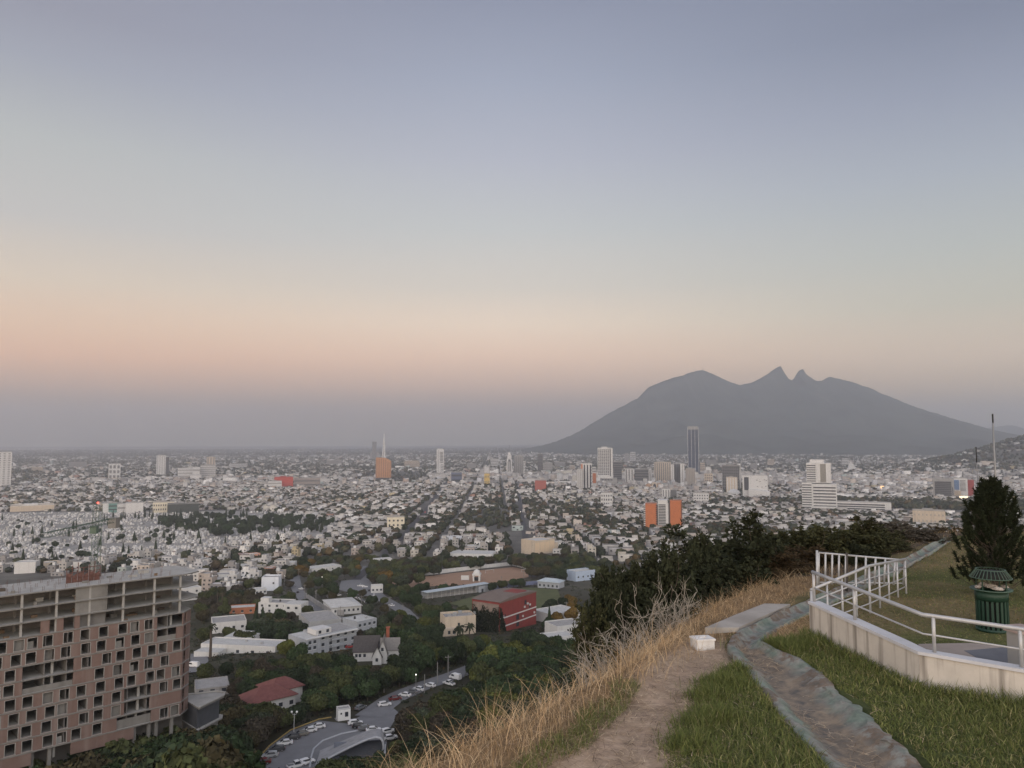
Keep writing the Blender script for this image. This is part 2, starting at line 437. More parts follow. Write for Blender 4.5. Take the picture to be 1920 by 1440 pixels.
def box_arrays(x, y, z0, z1, hx, hy, yaw):
    n = len(x); c, s = np.cos(yaw), np.sin(yaw)
    ux = np.array([-1, 1, 1, -1]); uy = np.array([-1, -1, 1, 1])
    lx = hx[:, None] * ux; ly = hy[:, None] * uy
    wx = x[:, None] + lx * c[:, None] - ly * s[:, None]; wy = y[:, None] + lx * s[:, None] + ly * c[:, None]
    V = np.empty((n, 16, 3))                # walls 0-7, top ring separately 8-11 (own colour), spare 12-15 inner roof
    V[:, 0:4, 0] = wx; V[:, 0:4, 1] = wy; V[:, 0:4, 2] = z0[:, None]
    V[:, 4:8, 0] = wx; V[:, 4:8, 1] = wy; V[:, 4:8, 2] = z1[:, None]
    k = .94
    V[:, 8:12, 0] = x[:, None] + (wx - x[:, None]) * k; V[:, 8:12, 1] = y[:, None] + (wy - y[:, None]) * k; V[:, 8:12, 2] = z1[:, None]
    V[:, 12:16] = V[:, 8:12]; V[:, 12:16, 2] -= .5
    q = np.array([(0, 1, 5, 4), (1, 2, 6, 5), (2, 3, 7, 6), (3, 0, 4, 7), (4, 5, 9, 8), (5, 6, 10, 9), (6, 7, 11, 10), (7, 4, 8, 11), (12, 13, 14, 15)])
    Fq = (np.arange(n)[:, None, None] * 16 + q).reshape(-1, 4)
    return V.reshape(-1, 3), Fq
house_mass_m = mat('house_plaster', (.5, .5, .5), .9, .16, .35, attr='Col', detail=6)
def build_house_mass(x, y, w, d, near_cut):
    n = len(x)
    dist = np.hypot(x, y)
    far = dist > 2600
    st = rng.choice([1, 2, 3], n, p=[.6, .35, .05])
    h = st * 3.1 + rng.uniform(.3, 1.2, n)
    down = np.exp(-(((x - 700) / 900) ** 2 + ((y - 2900) / 700) ** 2)) + .5 * np.exp(-(((x + 150) / 700) ** 2 + ((y - 3200) / 600) ** 2))
    h = h + down * rng.gamma(1.1, 4.0, n) + np.where(far & (rng.random(n) < .05), rng.uniform(4, 12, n), 0)
    big = rng.random(n) < np.where(far, .10, .03)
    w = np.where(big, w * rng.uniform(1.5, 3.2, n), w); d = np.where(big, d * rng.uniform(1.2, 1.9, n), d)
    ci = rng.choice(len(PAL_W), n, p=PAL_P); ri = rng.choice(len(PAL_R), n, p=PAL_RP / PAL_RP.sum())
    cw = PAL_W[ci] * rng.uniform(.85, 1.12, (n, 1)); cr = PAL_R[ri] * rng.uniform(.85, 1.15, (n, 1))
    z = hz(x, y)
    yaw = np.full(n, YAW) + np.where(rng.random(n) < .06, rng.uniform(-.5, .5, n), 0)
    V1, F1 = box_arrays(x, y, z - 3, z + h, w / 2, d / 2, yaw)
    C1 = np.repeat(cw, 16, 0).reshape(n, 16, 3); C1[:, 12:16] = cr[:, None]; C1 = C1.reshape(-1, 3)
    # second volume: upper floor on part of the roof, stair head
    k = np.nonzero(rng.random(n) < .62)[0]
    fx = rng.uniform(.25, .75, len(k)); fy = rng.uniform(.3, .8, len(k))
    ox = (1 - fx) * w[k] / 2 * rng.choice([-1, 1], len(k)) * .92; oy = (1 - fy) * d[k] / 2 * rng.choice([-1, 1], len(k), p=[.3, .7]) * .92
    c, s = np.cos(yaw[k]), np.sin(yaw[k])
    V2, F2 = box_arrays(x[k] + ox * c - oy * s, y[k] + ox * s + oy * c, z[k] + h[k] - .8, z[k] + h[k] + rng.uniform(1.5, 3.2, len(k)), fx * w[k] / 2, fy * d[k] / 2, yaw[k])
    C2 = np.repeat(cw[k] * rng.uniform(.8, 1.1, (len(k), 1)), 16, 0).reshape(len(k), 16, 3); C2[:, 12:16] = cr[k][:, None]; C2 = C2.reshape(-1, 3)
    # window and door openings on the walls that face the hill, as shallow dark boxes
    Vs, Fs, Cs = [V1, V2], [F1, F2 + len(V1)], [C1, C2]
    off = len(V1) + len(V2)
    m = np.nonzero((dist < 3000))[0]
    rep = np.repeat(m, 3); j = np.tile([-.6, 0.02, .6], len(m)); keep = rng.random(len(rep)) < .75
    rep, j = rep[keep], j[keep]; nn = len(rep)
    lx = j * w[rep] / 2 + rng.uniform(-.5, .5, nn); ly = -d[rep] / 2
    c, s = np.cos(yaw[rep]), np.sin(yaw[rep])
    up = np.where((st[rep] > 1) & (rng.random(nn) < .5), 3.1, 0) + .6
    V3, F3 = box_arrays(x[rep] + lx * c - ly * s, y[rep] + lx * s + ly * c, z[rep] + up, z[rep] + up + rng.uniform(1.3, 2.3, nn), rng.uniform(.6, 1.6, nn), np.full(nn, .12), yaw[rep])
    Vs.append(V3); Fs.append(F3 + off); Cs.append(np.repeat(np.array([[.035, .035, .04]]), len(V3), 0)); off += len(V3)
    # dark gaps: side alleys and porches read by shade; nothing painted
    o = obj('houses', np_mesh('houses', np.concatenate(Vs), np.concatenate(Fs), None, [house_mass_m], np.concatenate(Cs)))
    tag(o, kind='stuff')
    return x, y

def ico(sub):
    bm = bmesh.new(); bmesh.ops.create_icosphere(bm, subdivisions=sub, radius=1)
    v = np.array([p.co[:] for p in bm.verts]); f = np.array([[q.index for q in p.verts] for p in bm.faces]); bm.free(); return v, f
tree_mass_m = mat('far_foliage', (.05, .05, .03), 1, .55, 1.1, attr='Col', spec=0, island=.3, detail=8)
def build_tree_mass(x, y, r, hgt, col, name, sub_near=1):
    Vs, Fs, Cs = [], [], []; off = 0
    dist = np.hypot(x, y)
    for lo, hi, sub in ((0, 1300, 2), (1300, 2600, 1), (2600, 1e9, 0)):
        m = np.nonzero((dist >= lo) & (dist < hi))[0]
        if not len(m): continue
        if sub == 0:
            bm = bmesh.new(); bmesh.ops.create_icosphere(bm, subdivisions=1, radius=1); v = np.array([p.co[:] for p in bm.verts]); f = np.array([[q.index for q in p.verts] for p in bm.faces]); bm.free()
        else: v, f = ico(sub + 1) if sub == 2 else ico(sub + 1)
        n = len(m)
        jit = 1 + rng.uniform(-.32, .28, (n, len(v)))
        a = rng.uniform(0, 6.28, n); ca, sa = np.cos(a)[:, None], np.sin(a)[:, None]
        vx = (v[None, :, 0] * ca - v[None, :, 1] * sa) * jit; vy = (v[None, :, 0] * sa + v[None, :, 1] * ca) * jit; vz = v[None, :, 2] * jit
        P = np.stack([x[m][:, None] + vx * r[m][:, None], y[m][:, None] + vy * r[m][:, None] * rng.uniform(.8, 1.2, (n, 1)), hz(x[m], y[m])[:, None] + hgt[m][:, None] * .5 + vz * hgt[m][:, None] * .55], -1)
        Vs.append(P.reshape(-1, 3)); Fs.append((np.arange(n)[:, None, None] * len(v) + f).reshape(-1, 3) + off); Cs.append(np.repeat(col[m], len(v), 0) * rng.uniform(.7, 1.3, (n * len(v), 1))); off += n * len(v)
    o = obj(name, np_mesh(name, np.concatenate(Vs), None, np.concatenate(Fs), [tree_mass_m], np.concatenate(Cs))); tag(o, kind='stuff')
TREECOL = np.array([(.030, .036, .024), (.042, .046, .028), (.055, .052, .030), (.060, .046, .030), (.035, .040, .030), (.075, .055, .028)])
def avenue(k, name):
    (ax, ay), (bx, by), w = AVENUES[k]; ss = np.arange(ay, by, 20.0); V = []
    for yy in ss:
        xc = ax + (bx - ax) * (yy - ay) / (by - ay)
        for q in (-w / 2, w / 2): V.append((xc + q, yy, hz1(xc + q, yy) + .45))
    i = np.arange(len(ss) - 1) * 2
    Q = np.stack([i, i + 1, i + 3, i + 2], -1)
    o = obj(name, np_mesh(name, np.array(V), Q, None, [mat('asphalt', (.055, .055, .06), .9, .2, .2)])); tag(o, kind='structure')
# ---------------------------------------------------------------- towers and large buildings of the far city
glass_m = mat('dark_glass', (.035, .04, .05), .25, .25, .3, spec=.5)
blueglass_m = mat('blue_glass', (.028, .042, .075), .3, .2, .15, spec=.2)
conc_m = mat('grey_concrete', (.27, .265, .26), .9, .15, .3, stain=((.13, .125, .12), .6, .5))
dconc_m = mat('dark_concrete', (.13, .13, .13), .9, .15, .3)
white_m = mat('white_render', (.50, .50, .495), .85, .08, .3, stain=((.35, .34, .33), .5, .4))
beige_m = mat('beige_render', (.46, .39, .31), .85, .1, .3, stain=((.26, .22, .18), .5, .45))
orange_m = mat('orange_panel', (.39, .13, .052), .75, .12, .25)
copper_m = mat('copper_brown_cladding', (.38, .20, .105), .6, .12, .2)
red_m = mat('red_render', (.27, .045, .04), .8, .15, .3)
brick_m = mat('red_brick', (.22, .115, .09), .9, .16, .4)
bluep_m = mat('blue_panel', (.12, .19, .32), .5, .1, .3)
steel_m = mat('galvanised_steel', (.34, .35, .36), .5, .12, 2.0, metal=.5)
yellow_m = mat('ochre_render', (.5, .36, .12), .85, .1, .3)
WHITE, GREY = white_m, conc_m
def tower_root(name, label, cat, px0, px1, pytop, d, depth, yaw=0.0, group=None):
    """an Empty under the middle of the front wall; returns root, half width, height, depth; local x right, y away, z up"""
    A, B = at_depth(px0, 900, d), at_depth(px1, 900, d)
    cx = (A.x + B.x) / 2; z0 = hz1(cx, d)
    top = at_depth((px0 + px1) / 2, pytop, d).z
    hw = (B.x - A.x) / 2
    face = math.atan2(cx, d)               # turn to face the hill
    t = thing(name, label, cat, (cx, d, z0), -face + yaw, group)
    LANDFOOT.append((cx, d + depth / 2, max(hw, depth / 2) + 6))
    return t, hw, top - z0, depth
def bands(t, x0, x1, y, z0, z1, n, m, frac=.5, name='window_band', side=None):
    """n rows of glass, each a piece of its own; y = face plane (piece stands 0.12 m proud)"""
    p = (z1 - z0) / n; me = MB().box(x0, x1, -.12, .2, 0, p * frac).mesh(name, m)
    for k in range(n): obj(name, me, t, (0, y, z0 + p * (k + (1 - frac) / 2)))
def strips(t, x0, x1, y, z0, z1, n, m, frac=.5, name='window_strip', proud=.12):
    p = (x1 - x0) / n; me = MB().box(0, p * frac, -proud, .2, z0, z1).mesh(name, m)
    for k in range(n): obj(name, me, t, (x0 + p * (k + (1 - frac) / 2), y, 0))
def wgrid(t, x0, x1, y, z0, z1, nx, nz, m, fx=.6, fz=.6, name='window'):
    px_, pz_ = (x1 - x0) / nx, (z1 - z0) / nz
    me = MB().box(-px_ * fx / 2, px_ * fx / 2, -.12, .15, 0, pz_ * fz).mesh(name, m)
    for i in range(nx):
        for k in range(nz): obj(name, me, t, (x0 + px_ * (i + .5), y, z0 + pz_ * (k + (1 - fz) / 2)))
def body(t, name, m, x0, x1, y0, y1, z0, z1, roof=None, parapet=.9):
    MB().box(x0, x1, y0, y1, z0, z1).build(name, m, t)
    if roof:
        b = MB()
        for a in ((x0, x1, y0, y0 + .4), (x0, x1, y1 - .4, y1), (x0, x0 + .4, y0 + .4, y1 - .4), (x1 - .4, x1, y0 + .4, y1 - .4)): b.box(*a, z1, z1 + parapet)
        b.build('parapet', roof, t)

# dark blue skyscraper
t, w, h, dp = tower_root('skyscraper', 'tallest tower of the skyline, dark blue glass with three white vertical fins', 'skyscraper', 1291, 1310.5, 799, 3200, 42)
body(t, 'glass_shaft', blueglass_m, -w, w, 0, dp, 0, h - 14)
for x in (-w, -w * .32, w * .36, w):
    MB().box(x - .7, x + .7, -1.0, .3, 0, h - 4).build('white_fin', WHITE, t)
for k, x in enumerate((-w * .97, w * .97)): MB().box(x - .5, x + .5, 2, dp, h - 13.9, h).build('crown_screen', GREY, t)
MB().box(-w + 2, w - 2, 1.2, 2.0, h - 13.9, h - 1).build('crown_screen', GREY, t)
for k in range(1, 14): MB().box(-w + .8, w - .8, -.25, .1, k * h / 14.5, k * h / 14.5 + .8).build('floor_line', glass_m, t)
MB().box(w + .05, w + 5, 6, 36, 0, h * .3).build('side_wing', blueglass_m, t)

# white grid residential tower
t, w, h, dp = tower_root('residential_tower', 'tall white residential tower with a grid of dark windows and a plain right edge', 'tower', 1121, 1149, 840, 2600, 32)
body(t, 'shaft', WHITE, -w, w, 0, dp, 0, h, GREY)
wgrid(t, -w + 1, w * .55, 0, 34, h - 4, 6, 17, glass_m, .76, .66)
strips(t, w * .58, w * .78, 0, 30, h - 2, 1, glass_m, .7)
MB().box(-w - 2, w + 14, -3, dp, 0, 24).build('podium', GREY, t)
wgrid(t, -w + 2, w, -3, 15, 22, 5, 1, glass_m, .7, .6)
MB().box(-w * .5, w * .3, 5, 20, h, h + 4).build('roof_box', WHITE, t)

# striped apartments with orange panel
t, w, h, dp = tower_root('apartment_tower', 'striped white and dark apartment block with a narrow orange panel near its top', 'apartment block', 1089, 1110, 869, 2350, 26)
body(t, 'wall', WHITE, -w, w, 0, dp, 0, h, GREY)
strips(t, -w + 7, w, 0, 3, h - 4, 3, glass_m, .5)
wgrid(t, w - 7, w - .5, 0, 6, h - 6, 2, 7, glass_m, .6, .5)
MB().box(-w + 1, -w + 6, -.3, .1, h - 24, h - 2).build('orange_panel', orange_m, t)
t, w, h, dp = tower_root('apartment_block', 'grey lower block standing against the left of the orange panelled apartments', 'apartment block', 1082, 1092.5, 880, 2330, 20)
body(t, 'wall', GREY, -w, w, 0, dp, 0, h, WHITE); strips(t, -w, w, 0, 3, h - 2, 3, WHITE, .4, 'rib')
t, w, h, dp = tower_root('apartment_block', 'white block with an orange side wall between the striped apartments and white tower', 'apartment block', 1111, 1118, 876, 2420, 22)
body(t, 'wall', WHITE, -w, w, 0, dp, 0, h, GREY); MB().box(-w + .5, w - .5, -.3, .1, h * .25, h * .72).build('orange_panel', orange_m, t); wgrid(t, -w, w, 0, h * .74, h - 1, 3, 2, glass_m)

# copper office building and what stands behind it
t, w, h, dp = tower_root('office_building', 'copper brown office building with vertical ribs and sloping right shoulder', 'office building', 704.5, 733, 858, 2900, 30)
pr = [(-w, 13), (w, 13), (w, h * .84), (w * .55, h * .95), (-w * .1, h), (-w, h)]
b = MB(); n = len(pr); b.v = [(x, 0, z) for x, z in pr] + [(x, dp, z) for x, z in pr]
b.f = [tuple(range(n)), tuple(n + i for i in reversed(range(n)))] + [(i, n + i, n + (i + 1) % n, (i + 1) % n) for i in range(n)]; b.m = [0] * len(b.f)
b.build('wall', copper_m, t)
cdark_m = mat('brown_recess', (.16, .075, .045), .7, .1, .2)
for k in range(7):
    x = -w + (k + .5) * 2 * w / 7; zt = h - 2 if x < 0 else (h * .95 if x < w * .5 else h * .82)
    MB().box(x - 1.1, x + 1.1, -.15, .2, 15, zt - 2).build('recess', cdark_m, t)
MB().box(-w, w, 1, dp - 1, 0, 12.9).build('dark_base', mat('dark_base', (.07, .07, .075), .8), t)
t = thing('obelisk', 'slender white obelisk rising behind the copper brown office building', 'monument', (at_depth(720, 840, 3300).x, 3300, 0)); LANDFOOT.append((at_depth(720, 840, 3300).x, 3300, 22))
hh = at_depth(720, 813, 3300).z
for sx_ in (-1, 1):
    b = MB(); b.v = [(sx_ * 1.5, -3, 0), (sx_ * 11, -3, 0), (sx_ * 11, 3, 0), (sx_ * 1.5, 3, 0), (sx_ * 1.2, -1, hh * (1 if sx_ > 0 else .97)), (sx_ * 2.2, -1, hh), (sx_ * 2.2, 1, hh), (sx_ * 1.2, 1, hh)]
    b.f = [(0, 3, 2, 1), (4, 5, 6, 7), (0, 1, 5, 4), (1, 2, 6, 5), (2, 3, 7, 6), (3, 0, 4, 7)] if sx_ > 0 else [(0, 1, 2, 3), (7, 6, 5, 4), (4, 5, 1, 0), (5, 6, 2, 1), (6, 7, 3, 2), (7, 4, 0, 3)]; b.m = [0] * 6
    b.build('blade', WHITE, t)
t, w, h, dp = tower_root('dark_tower', 'lone dark grey tower on the horizon left of the white obelisk', 'tower', 697, 705, 828, 6000, 40)
body(t, 'shaft', GREY, -w, w, 0, dp, 0, h); bands(t, -w, w, 0, 4, h, 16, glass_m, .5)
MB().box(-w - 14, w + 20, 4, dp, 0, h * .42).build('lower_block', GREY, t)

def plain_tower(name, label, cat, px0, px1, pyt, d, depth, wm, style, n, gm=glass_m, frac=.5, roof=GREY, box=True):
    t, w, h, dp = tower_root(name, label, cat, px0, px1, pyt, d, depth)
    body(t, 'wall', wm, -w, w, 0, dp, 0, h, roof)
    if style == 'band': bands(t, -w + .6, w - .6, 0, 3, h - 1.5, n, gm, frac)
    elif style == 'strip': strips(t, -w, w, 0, 3, h - 2, n, gm, frac)
    elif style == 'grid': wgrid(t, -w + .5, w - .5, 0, 3, h - 1.5, n[0], n[1], gm, frac, frac)
    if box: MB().box(-w * .4, w * .25, dp * .25, dp * .6, h, h + 3.2).build('roof_box', roof, t)
    return t, w, h, dp
t, w, h, dp = plain_tower('office_tower', 'white tower split by a diagonal gap, right of the copper brown building', 'tower', 818.5, 832, 842, 3500, 26, WHITE, None, 0)
bands(t, -w * .1, w * .8, 0, h * .45, h * .9, 8, glass_m, .55); strips(t, -w * .75, -w * .3, 0, 4, h - 6, 2, GREY, .5, 'rib'); bands(t, w * .1, w * .9, 0, 6, h * .4, 6, glass_m, .4)
t, w, h, dp = plain_tower('art_deco_tower', 'white stepped tower with a dark arched front and thin rooftop antenna', 'tower', 950, 960, 860, 3300, 24, WHITE, None, 0, box=False)
MB().box(-w * .7, w * .7, 4, 18, h, h + 16).build('upper_step', WHITE, t); MB().box(-w * .4, w * .4, 7, 15, h + 16, h + 26).build('top_step', WHITE, t)
MB().tube([(0, 11, h + 26), (0, 11, h + 58)], .5, 5).build('antenna', steel_m, t)
b = MB(); b.quad([(-w * .62, -.3, 8), (w * .62, -.3, 8), (w * .62, -.3, h - 14), (w * .3, -.3, h - 3), (-w * .3, -.3, h - 3), (-w * .62, -.3, h - 14)]); b.build('arched_front', glass_m, t)
strips(t, -w * .42, w * .42, -.35, 10, h - 12, 4, WHITE, .5, 'mullion')
plain_tower('office_tower', 'plain grey slab tower beside the white stepped tower with antenna', 'tower', 963.5, 981, 855, 3350, 28, GREY, 'strip', 5, dconc_m, .3)
plain_tower('office_tower', 'narrow white block at the foot of the plain grey slab tower', 'tower', 981.5, 985, 865, 3300, 18, WHITE, 'band', 9, glass_m, .4)
plain_tower('office_tower', 'solitary almost black tower halfway to the white grid tower', 'tower', 1008, 1018, 851, 3700, 28, dconc_m, 'band', 12, glass_m, .6)
plain_tower('office_block', 'wide grey block at the foot of the almost black tower', 'office building', 1019, 1036, 868, 3650, 40, GREY, 'band', 5, dconc_m, .4)
plain_tower('office_tower', 'dark grey glass block just right of the white grid tower', 'tower', 1150, 1166, 866, 2750, 30, dconc_m, 'band', 9, glass_m, .5)
plain_tower('office_block', 'small block with broad white vertical stripes before the dark office row', 'office building', 1172, 1188, 879, 2650, 24, WHITE, 'strip', 3, dconc_m, .42)
plain_tower('office_block', 'long dark grey office row ending in two white pillars', 'office building', 1190, 1222, 880, 2680, 30, dconc_m, 'band', 5, glass_m, .45)
t = plain_tower('white_pillar_block', 'pair of white pillars at the end of the dark office row', 'office building', 1216.5, 1221.5, 879.5, 2655, 16, WHITE, 'strip', 1, dconc_m, .4)
plain_tower('apartment_tower', 'brown and beige vertically striped slab left of the dark blue skyscraper', 'apartment block', 1227, 1258, 867, 2750, 26, beige_m, 'strip', 8, dconc_m, .5)
plain_tower('apartment_tower', 'dark slab framed by tall white end walls beside the dark blue skyscraper', 'apartment block', 1263, 1281, 870, 2600, 26, dconc_m, 'strip', 6, glass_m, .4)
for a, b_ in ((1258.5, 1264), (1276, 1283.5)): plain_tower('white_end_wall', 'tall white %s wall of the dark slab by the skyscraper' % ('left end' if a < 1260 else 'right end'), 'apartment block', a, b_, 869.5 if a > 1270 else 871, 2570, 24, WHITE, 'strip', 1, conc_m, .2, box=False)
plain_tower('apartment_tower', 'grey beige block in front of the skyscraper base', 'apartment block', 1286, 1303, 879, 2500, 24, mat('grey_beige', (.3, .27, .24), .85, .1, .3), 'strip', 6, dconc_m, .3)
plain_tower('office_tower', 'beige block carrying a white cube, right of the skyscraper', 'office building', 1321, 1336, 888, 2600, 26, beige_m, 'grid', (4, 4), glass_m, .5)
plain_tower('white_cube_block', 'white framed cube set on the beige block right of the skyscraper', 'office building', 1323.5, 1332.5, 876, 2640, 20, WHITE, 'grid', (1, 1), conc_m, .7)
t, w, h, dp = plain_tower('tower_shell', 'dark unfinished concrete tower with open floors and a mast at its right', 'tower', 1355, 1386, 873, 2300, 30, dconc_m, 'grid', (9, 8), glass_m, .7)
MB().box(w + 1, w + 4, 4, 7, 0, h + 2).build('mast', steel_m, t)
plain_tower('apartment_block', 'pale low block with stripes under the dark unfinished tower', 'apartment block', 1362, 1382, 895, 2150, 22, beige_m, 'strip', 4, WHITE, .4)
t, w, h, dp = tower_root('museum_building', 'white angular building with one large dark square window', 'museum', 1393, 1438, 891.5, 1950, 34)
body(t, 'wall', WHITE, -w, w, 0, dp, 0, h, GREY)
MB().box(-w + 4, -w + 15, -.4, .1, h * .35, h * .92).build('window', glass_m, t)
for x, z in ((.1, .78), (.35, .72), (.7, .8), (.85, .78), (.15, .5), (.5, .48), (.8, .52), (.25, .34)): MB().box(w * x, w * x + 3, -.25, .1, h * z, h * z + 1.6).build('window', glass_m, t)
b = MB(); b.v = [(-w + 16, -14, 0), (w + 2, -14, 0), (w - 3, -.3, 0), (-w + 16, -.3, 0), (-w + 14, -14, h * .42), (w + 6, -14, h * .3), (w, -.3, h * .36), (-w + 16, -.3, h * .42)]
b.f = [(0, 3, 2, 1), (4, 5, 6, 7), (0, 1, 5, 4), (1, 2, 6, 5), (2, 3, 7, 6), (3, 0, 4, 7)]; b.m = [0] * 6; b.build('canted_podium', WHITE, t)
p = at_depth(1376, 915, 2050); t = thing('dome', 'white dome roof beside the white angular building', 'dome', (p.x, 2050, hz1(p.x, 2050))); LANDFOOT.append((p.x, 2050, 22))
MB().lathe([(18, 0), (18, 3)] + [(18 * math.cos(a), 3 + 15 * math.sin(a)) for a in np.linspace(0, 1.55, 9)], 24).build('shell', WHITE, t, True)
MB().box(-20, 20, -18.5, 18.5, -2, 2.5).build('base', GREY, t)
p = at_depth(1226, 914, 2400); t = thing('church', 'brown church with a tall arch of glass between two domed wings', 'church', (p.x, 2400, hz1(p.x, 2400))); LANDFOOT.append((p.x, 2400, 34))
for x in (-16, 16): MB().lathe([(12, 0), (12, 4)] + [(12 * math.cos(a), 4 + 13 * math.sin(a)) for a in np.linspace(0, 1.55, 8)], 18, (x, 0, 0)).build('domed_wing', mat('church_brown', (.3, .19, .12), .85), t, True)
arch = [(-8, 0), (8, 0)] + [(8 * math.cos(a), 9 + 12 * math.sin(a)) for a in np.linspace(0, math.pi, 12)]
b = MB(); n = len(arch); b.v = [(x, -13, z) for x, z in arch] + [(x, 8, z) for x, z in arch]; b.f = [tuple(range(n)), tuple(n + i for i in reversed(range(n)))] + [(i, n + i, n + (i + 1) % n, (i + 1) % n) for i in range(n)]; b.m = [0] * len(b.f); b.build('arch', beige_m, t)
b = MB(); b.quad([(x * .6, -13.3, z * .8) for x, z in arch]); b.build('window', glass_m, t)

# stepped white government tower and its long wing
t, w, h, dp = tower_root('stepped_tower', 'big white stepped office tower with horizontal window bands near the hill', 'office building', 1505, 1566, 866, 1500, 40)
X = lambda px: (px - 1535.5) / 61 * 2 * w
Z = lambda py: h - (py - 866) / F * 1500
body(t, 'lower_block', WHITE, -w, X(1523), 0, dp, 0, Z(905), GREY)
MB().box(X(1523) + .02, w, 3, dp, 0, Z(907)).build('middle_block', WHITE, t)
MB().box(X(1514), X(1557), 6, dp - 4, Z(905) - .5, Z(868)).build('upper_block', WHITE, t)
bands(t, -w + .4, X(1522), 0, Z(962), Z(907), 12, glass_m, .42)
bands(t, X(1525), w - 2, 3, Z(962), Z(911), 9, glass_m, .42)
bands(t, X(1514.5), X(1530), 6, Z(904), Z(871), 8, glass_m, .45)
MB().box(X(1538), X(1548), 5.6, 6.2, Z(904), Z(870)).build('dark_panel', mat('grey_brown_panel', (.2, .19, .17), .7), t)
MB().box(X(1531), X(1538) - .02, 5.2, 6.2, Z(905), Z(868)).build('pilaster', WHITE, t); MB().box(X(1548) + .02, X(1557), 5.2, 6.2, Z(905), Z(868)).build('pilaster', WHITE, t)
MB().box(X(1520), X(1545), 14, 26, Z(868), Z(862)).build('roof_box', WHITE, t)
bands(t, X(1522), w + 8, -6, Z(975), Z(950), 5, glass_m, .5); MB().box(X(1522) - 1, w + 9, -5.95, -.3, 0, Z(948)).build('front_wing', WHITE, t)
t, w, h, dp = tower_root('long_office_wing', 'long low white office wing with black window bands beside the stepped tower', 'office building', 1566, 1664, 942, 1480, 22)
body(t, 'wall', WHITE, -w, w, 0, dp, 0, h, GREY); bands(t, -w + 1, w - 11, 0, h - 27, h - 2, 6, glass_m, .55)
MB().box(w - 9, w, -.6, -.05, h - 30, h).build('end_pillar', WHITE, t)
for x in (-.5, .1, .4): MB().box(w * x, w * x + 6, 6, 11, h + .9, h + 3).build('roof_unit', steel_m, t)

# glass framed offices with blue and red panels
t, w, h, dp = tower_root('office_building', 'grey framed office building with a wide dark glass front', 'office building', 1751, 1786, 898, 1900, 34)
body(t, 'wall', GREY, -w, w, 0, dp, 0, h, GREY)
bands(t, -w + 4, w - 6, 0, 8, h - 6, 8, glass_m, .86); bands(t, -w + 2, w, 0, 0.5, 7, 3, WHITE, .4, 'ledge'); MB().box(w - 4.5, w - 2.5, -.2, .1, 10, h * .6).build('window_slot', glass_m, t)
t, w, h, dp = tower_root('office_building', 'white office block with a blue glass panel and balconies, by the red wall', 'office building', 1787, 1812, 897, 1930, 30)
body(t, 'wall', WHITE, -w, w, 0, dp, 0, h, GREY); MB().box(-w + 2, -w + 15, -.3, .1, h * .42, h * .92).build('blue_panel', bluep_m, t); bands(t, 0, w * .75, 0, h * .35, h * .92, 9, glass_m, .4)
MB().box(-w, 2, -.5, -.02, 0, h * .38).build('beige_base', beige_m, t)
t, w, h, dp = tower_root('office_building', 'narrow tower with a bright red wall facing the hill', 'office building', 1812, 1825, 900, 1940, 26)
body(t, 'wall', red_m, -w, w, 0, dp, 0, h, GREY); wgrid(t, w - 2.5, w - .5, 0, 4, h * .7, 1, 6, glass_m)
def billboard(label, px0, px1, py0, py1, d, col, e, pole=True):
    A, B = at_depth(px0, py1, d), at_depth(px1, py0, d); cx = (A.x + B.x) / 2; g = hz1(cx, d); w = (B.x - A.x) / 2
    t = thing('billboard', label, 'billboard', (cx, d, g), -math.atan2(cx, d)); LANDFOOT.append((cx, d, 12))
    z0, z1 = A.z - g, B.z - g
    MB().box(-w, w, .2, 1.0, z0, z1).build('frame', steel_m, t); MB().box(-w + .3, w - .3, .05, .19, z0 + .3, z1 - .3).build('screen', mat('lit_screen_' + label.split()[0], col, .5, 0, 1, emit=e), t)
    MB().tube([(0, .6, -1), (0, .6, z0)], .5, 8).build('post', steel_m, t)
billboard('brightly lit cream screen in front of the red walled tower', 1800, 1814, 930, 939, 1850, (1, .82, .55), 1.3)
billboard('small white and orange lit screen among the houses by the river', 1651.5, 1663, 911, 918.5, 2300, (1, .6, .3), 1.0)
billboard('unlit pale green hoarding right of the orange lit screen', 1689, 1703, 914.5, 922, 2300, (.3, .4, .38), 0.02)

# orange pair of slabs with a glass core
t, w, h, dp = tower_root('apartment_tower', 'two orange slabs joined by a white and glass core, behind the hill shrubs', 'apartment block', 1209, 1278, 938, 1150, 26)
X = lambda px: (px - 1243.5) / 69 * 2 * w
body(t, 'left_slab', orange_m, X(1210), X(1231), 0, dp, 0, h * .865); body(t, 'right_slab', orange_m, X(1255.5), X(1277), 0, dp, 0, h * .985)
body(t, 'core', WHITE, X(1233), X(1251), 2, dp, 0, h); bands(t, X(1233) + .8, X(1251) - 3, 2, 2, h * .86, 15, glass_m, .6); strips(t, X(1249), X(1252.5), 1.9, 2, h * .9, 1, WHITE, .8, 'rib')
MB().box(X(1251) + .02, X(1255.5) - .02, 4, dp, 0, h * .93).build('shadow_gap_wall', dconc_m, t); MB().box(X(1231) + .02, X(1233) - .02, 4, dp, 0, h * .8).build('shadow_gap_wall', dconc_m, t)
for px, k, top in ((1231, 12, .84), (1277, 14, .96)):
    me = MB().box(-1.6, .25, -.2, .5, 0, 1.7).mesh('window', glass_m)
    for q in range(k): obj('window', me, t, (X(px), 0, h * top * (q + .5) / k))
bands(t, X(1206.5), X(1209.9), 1, 2, h * .82, 12, glass_m, .45); MB().box(X(1206.5), X(1210) - .02, 1.1, dp, 0, h * .84).build('left_return', WHITE, t)

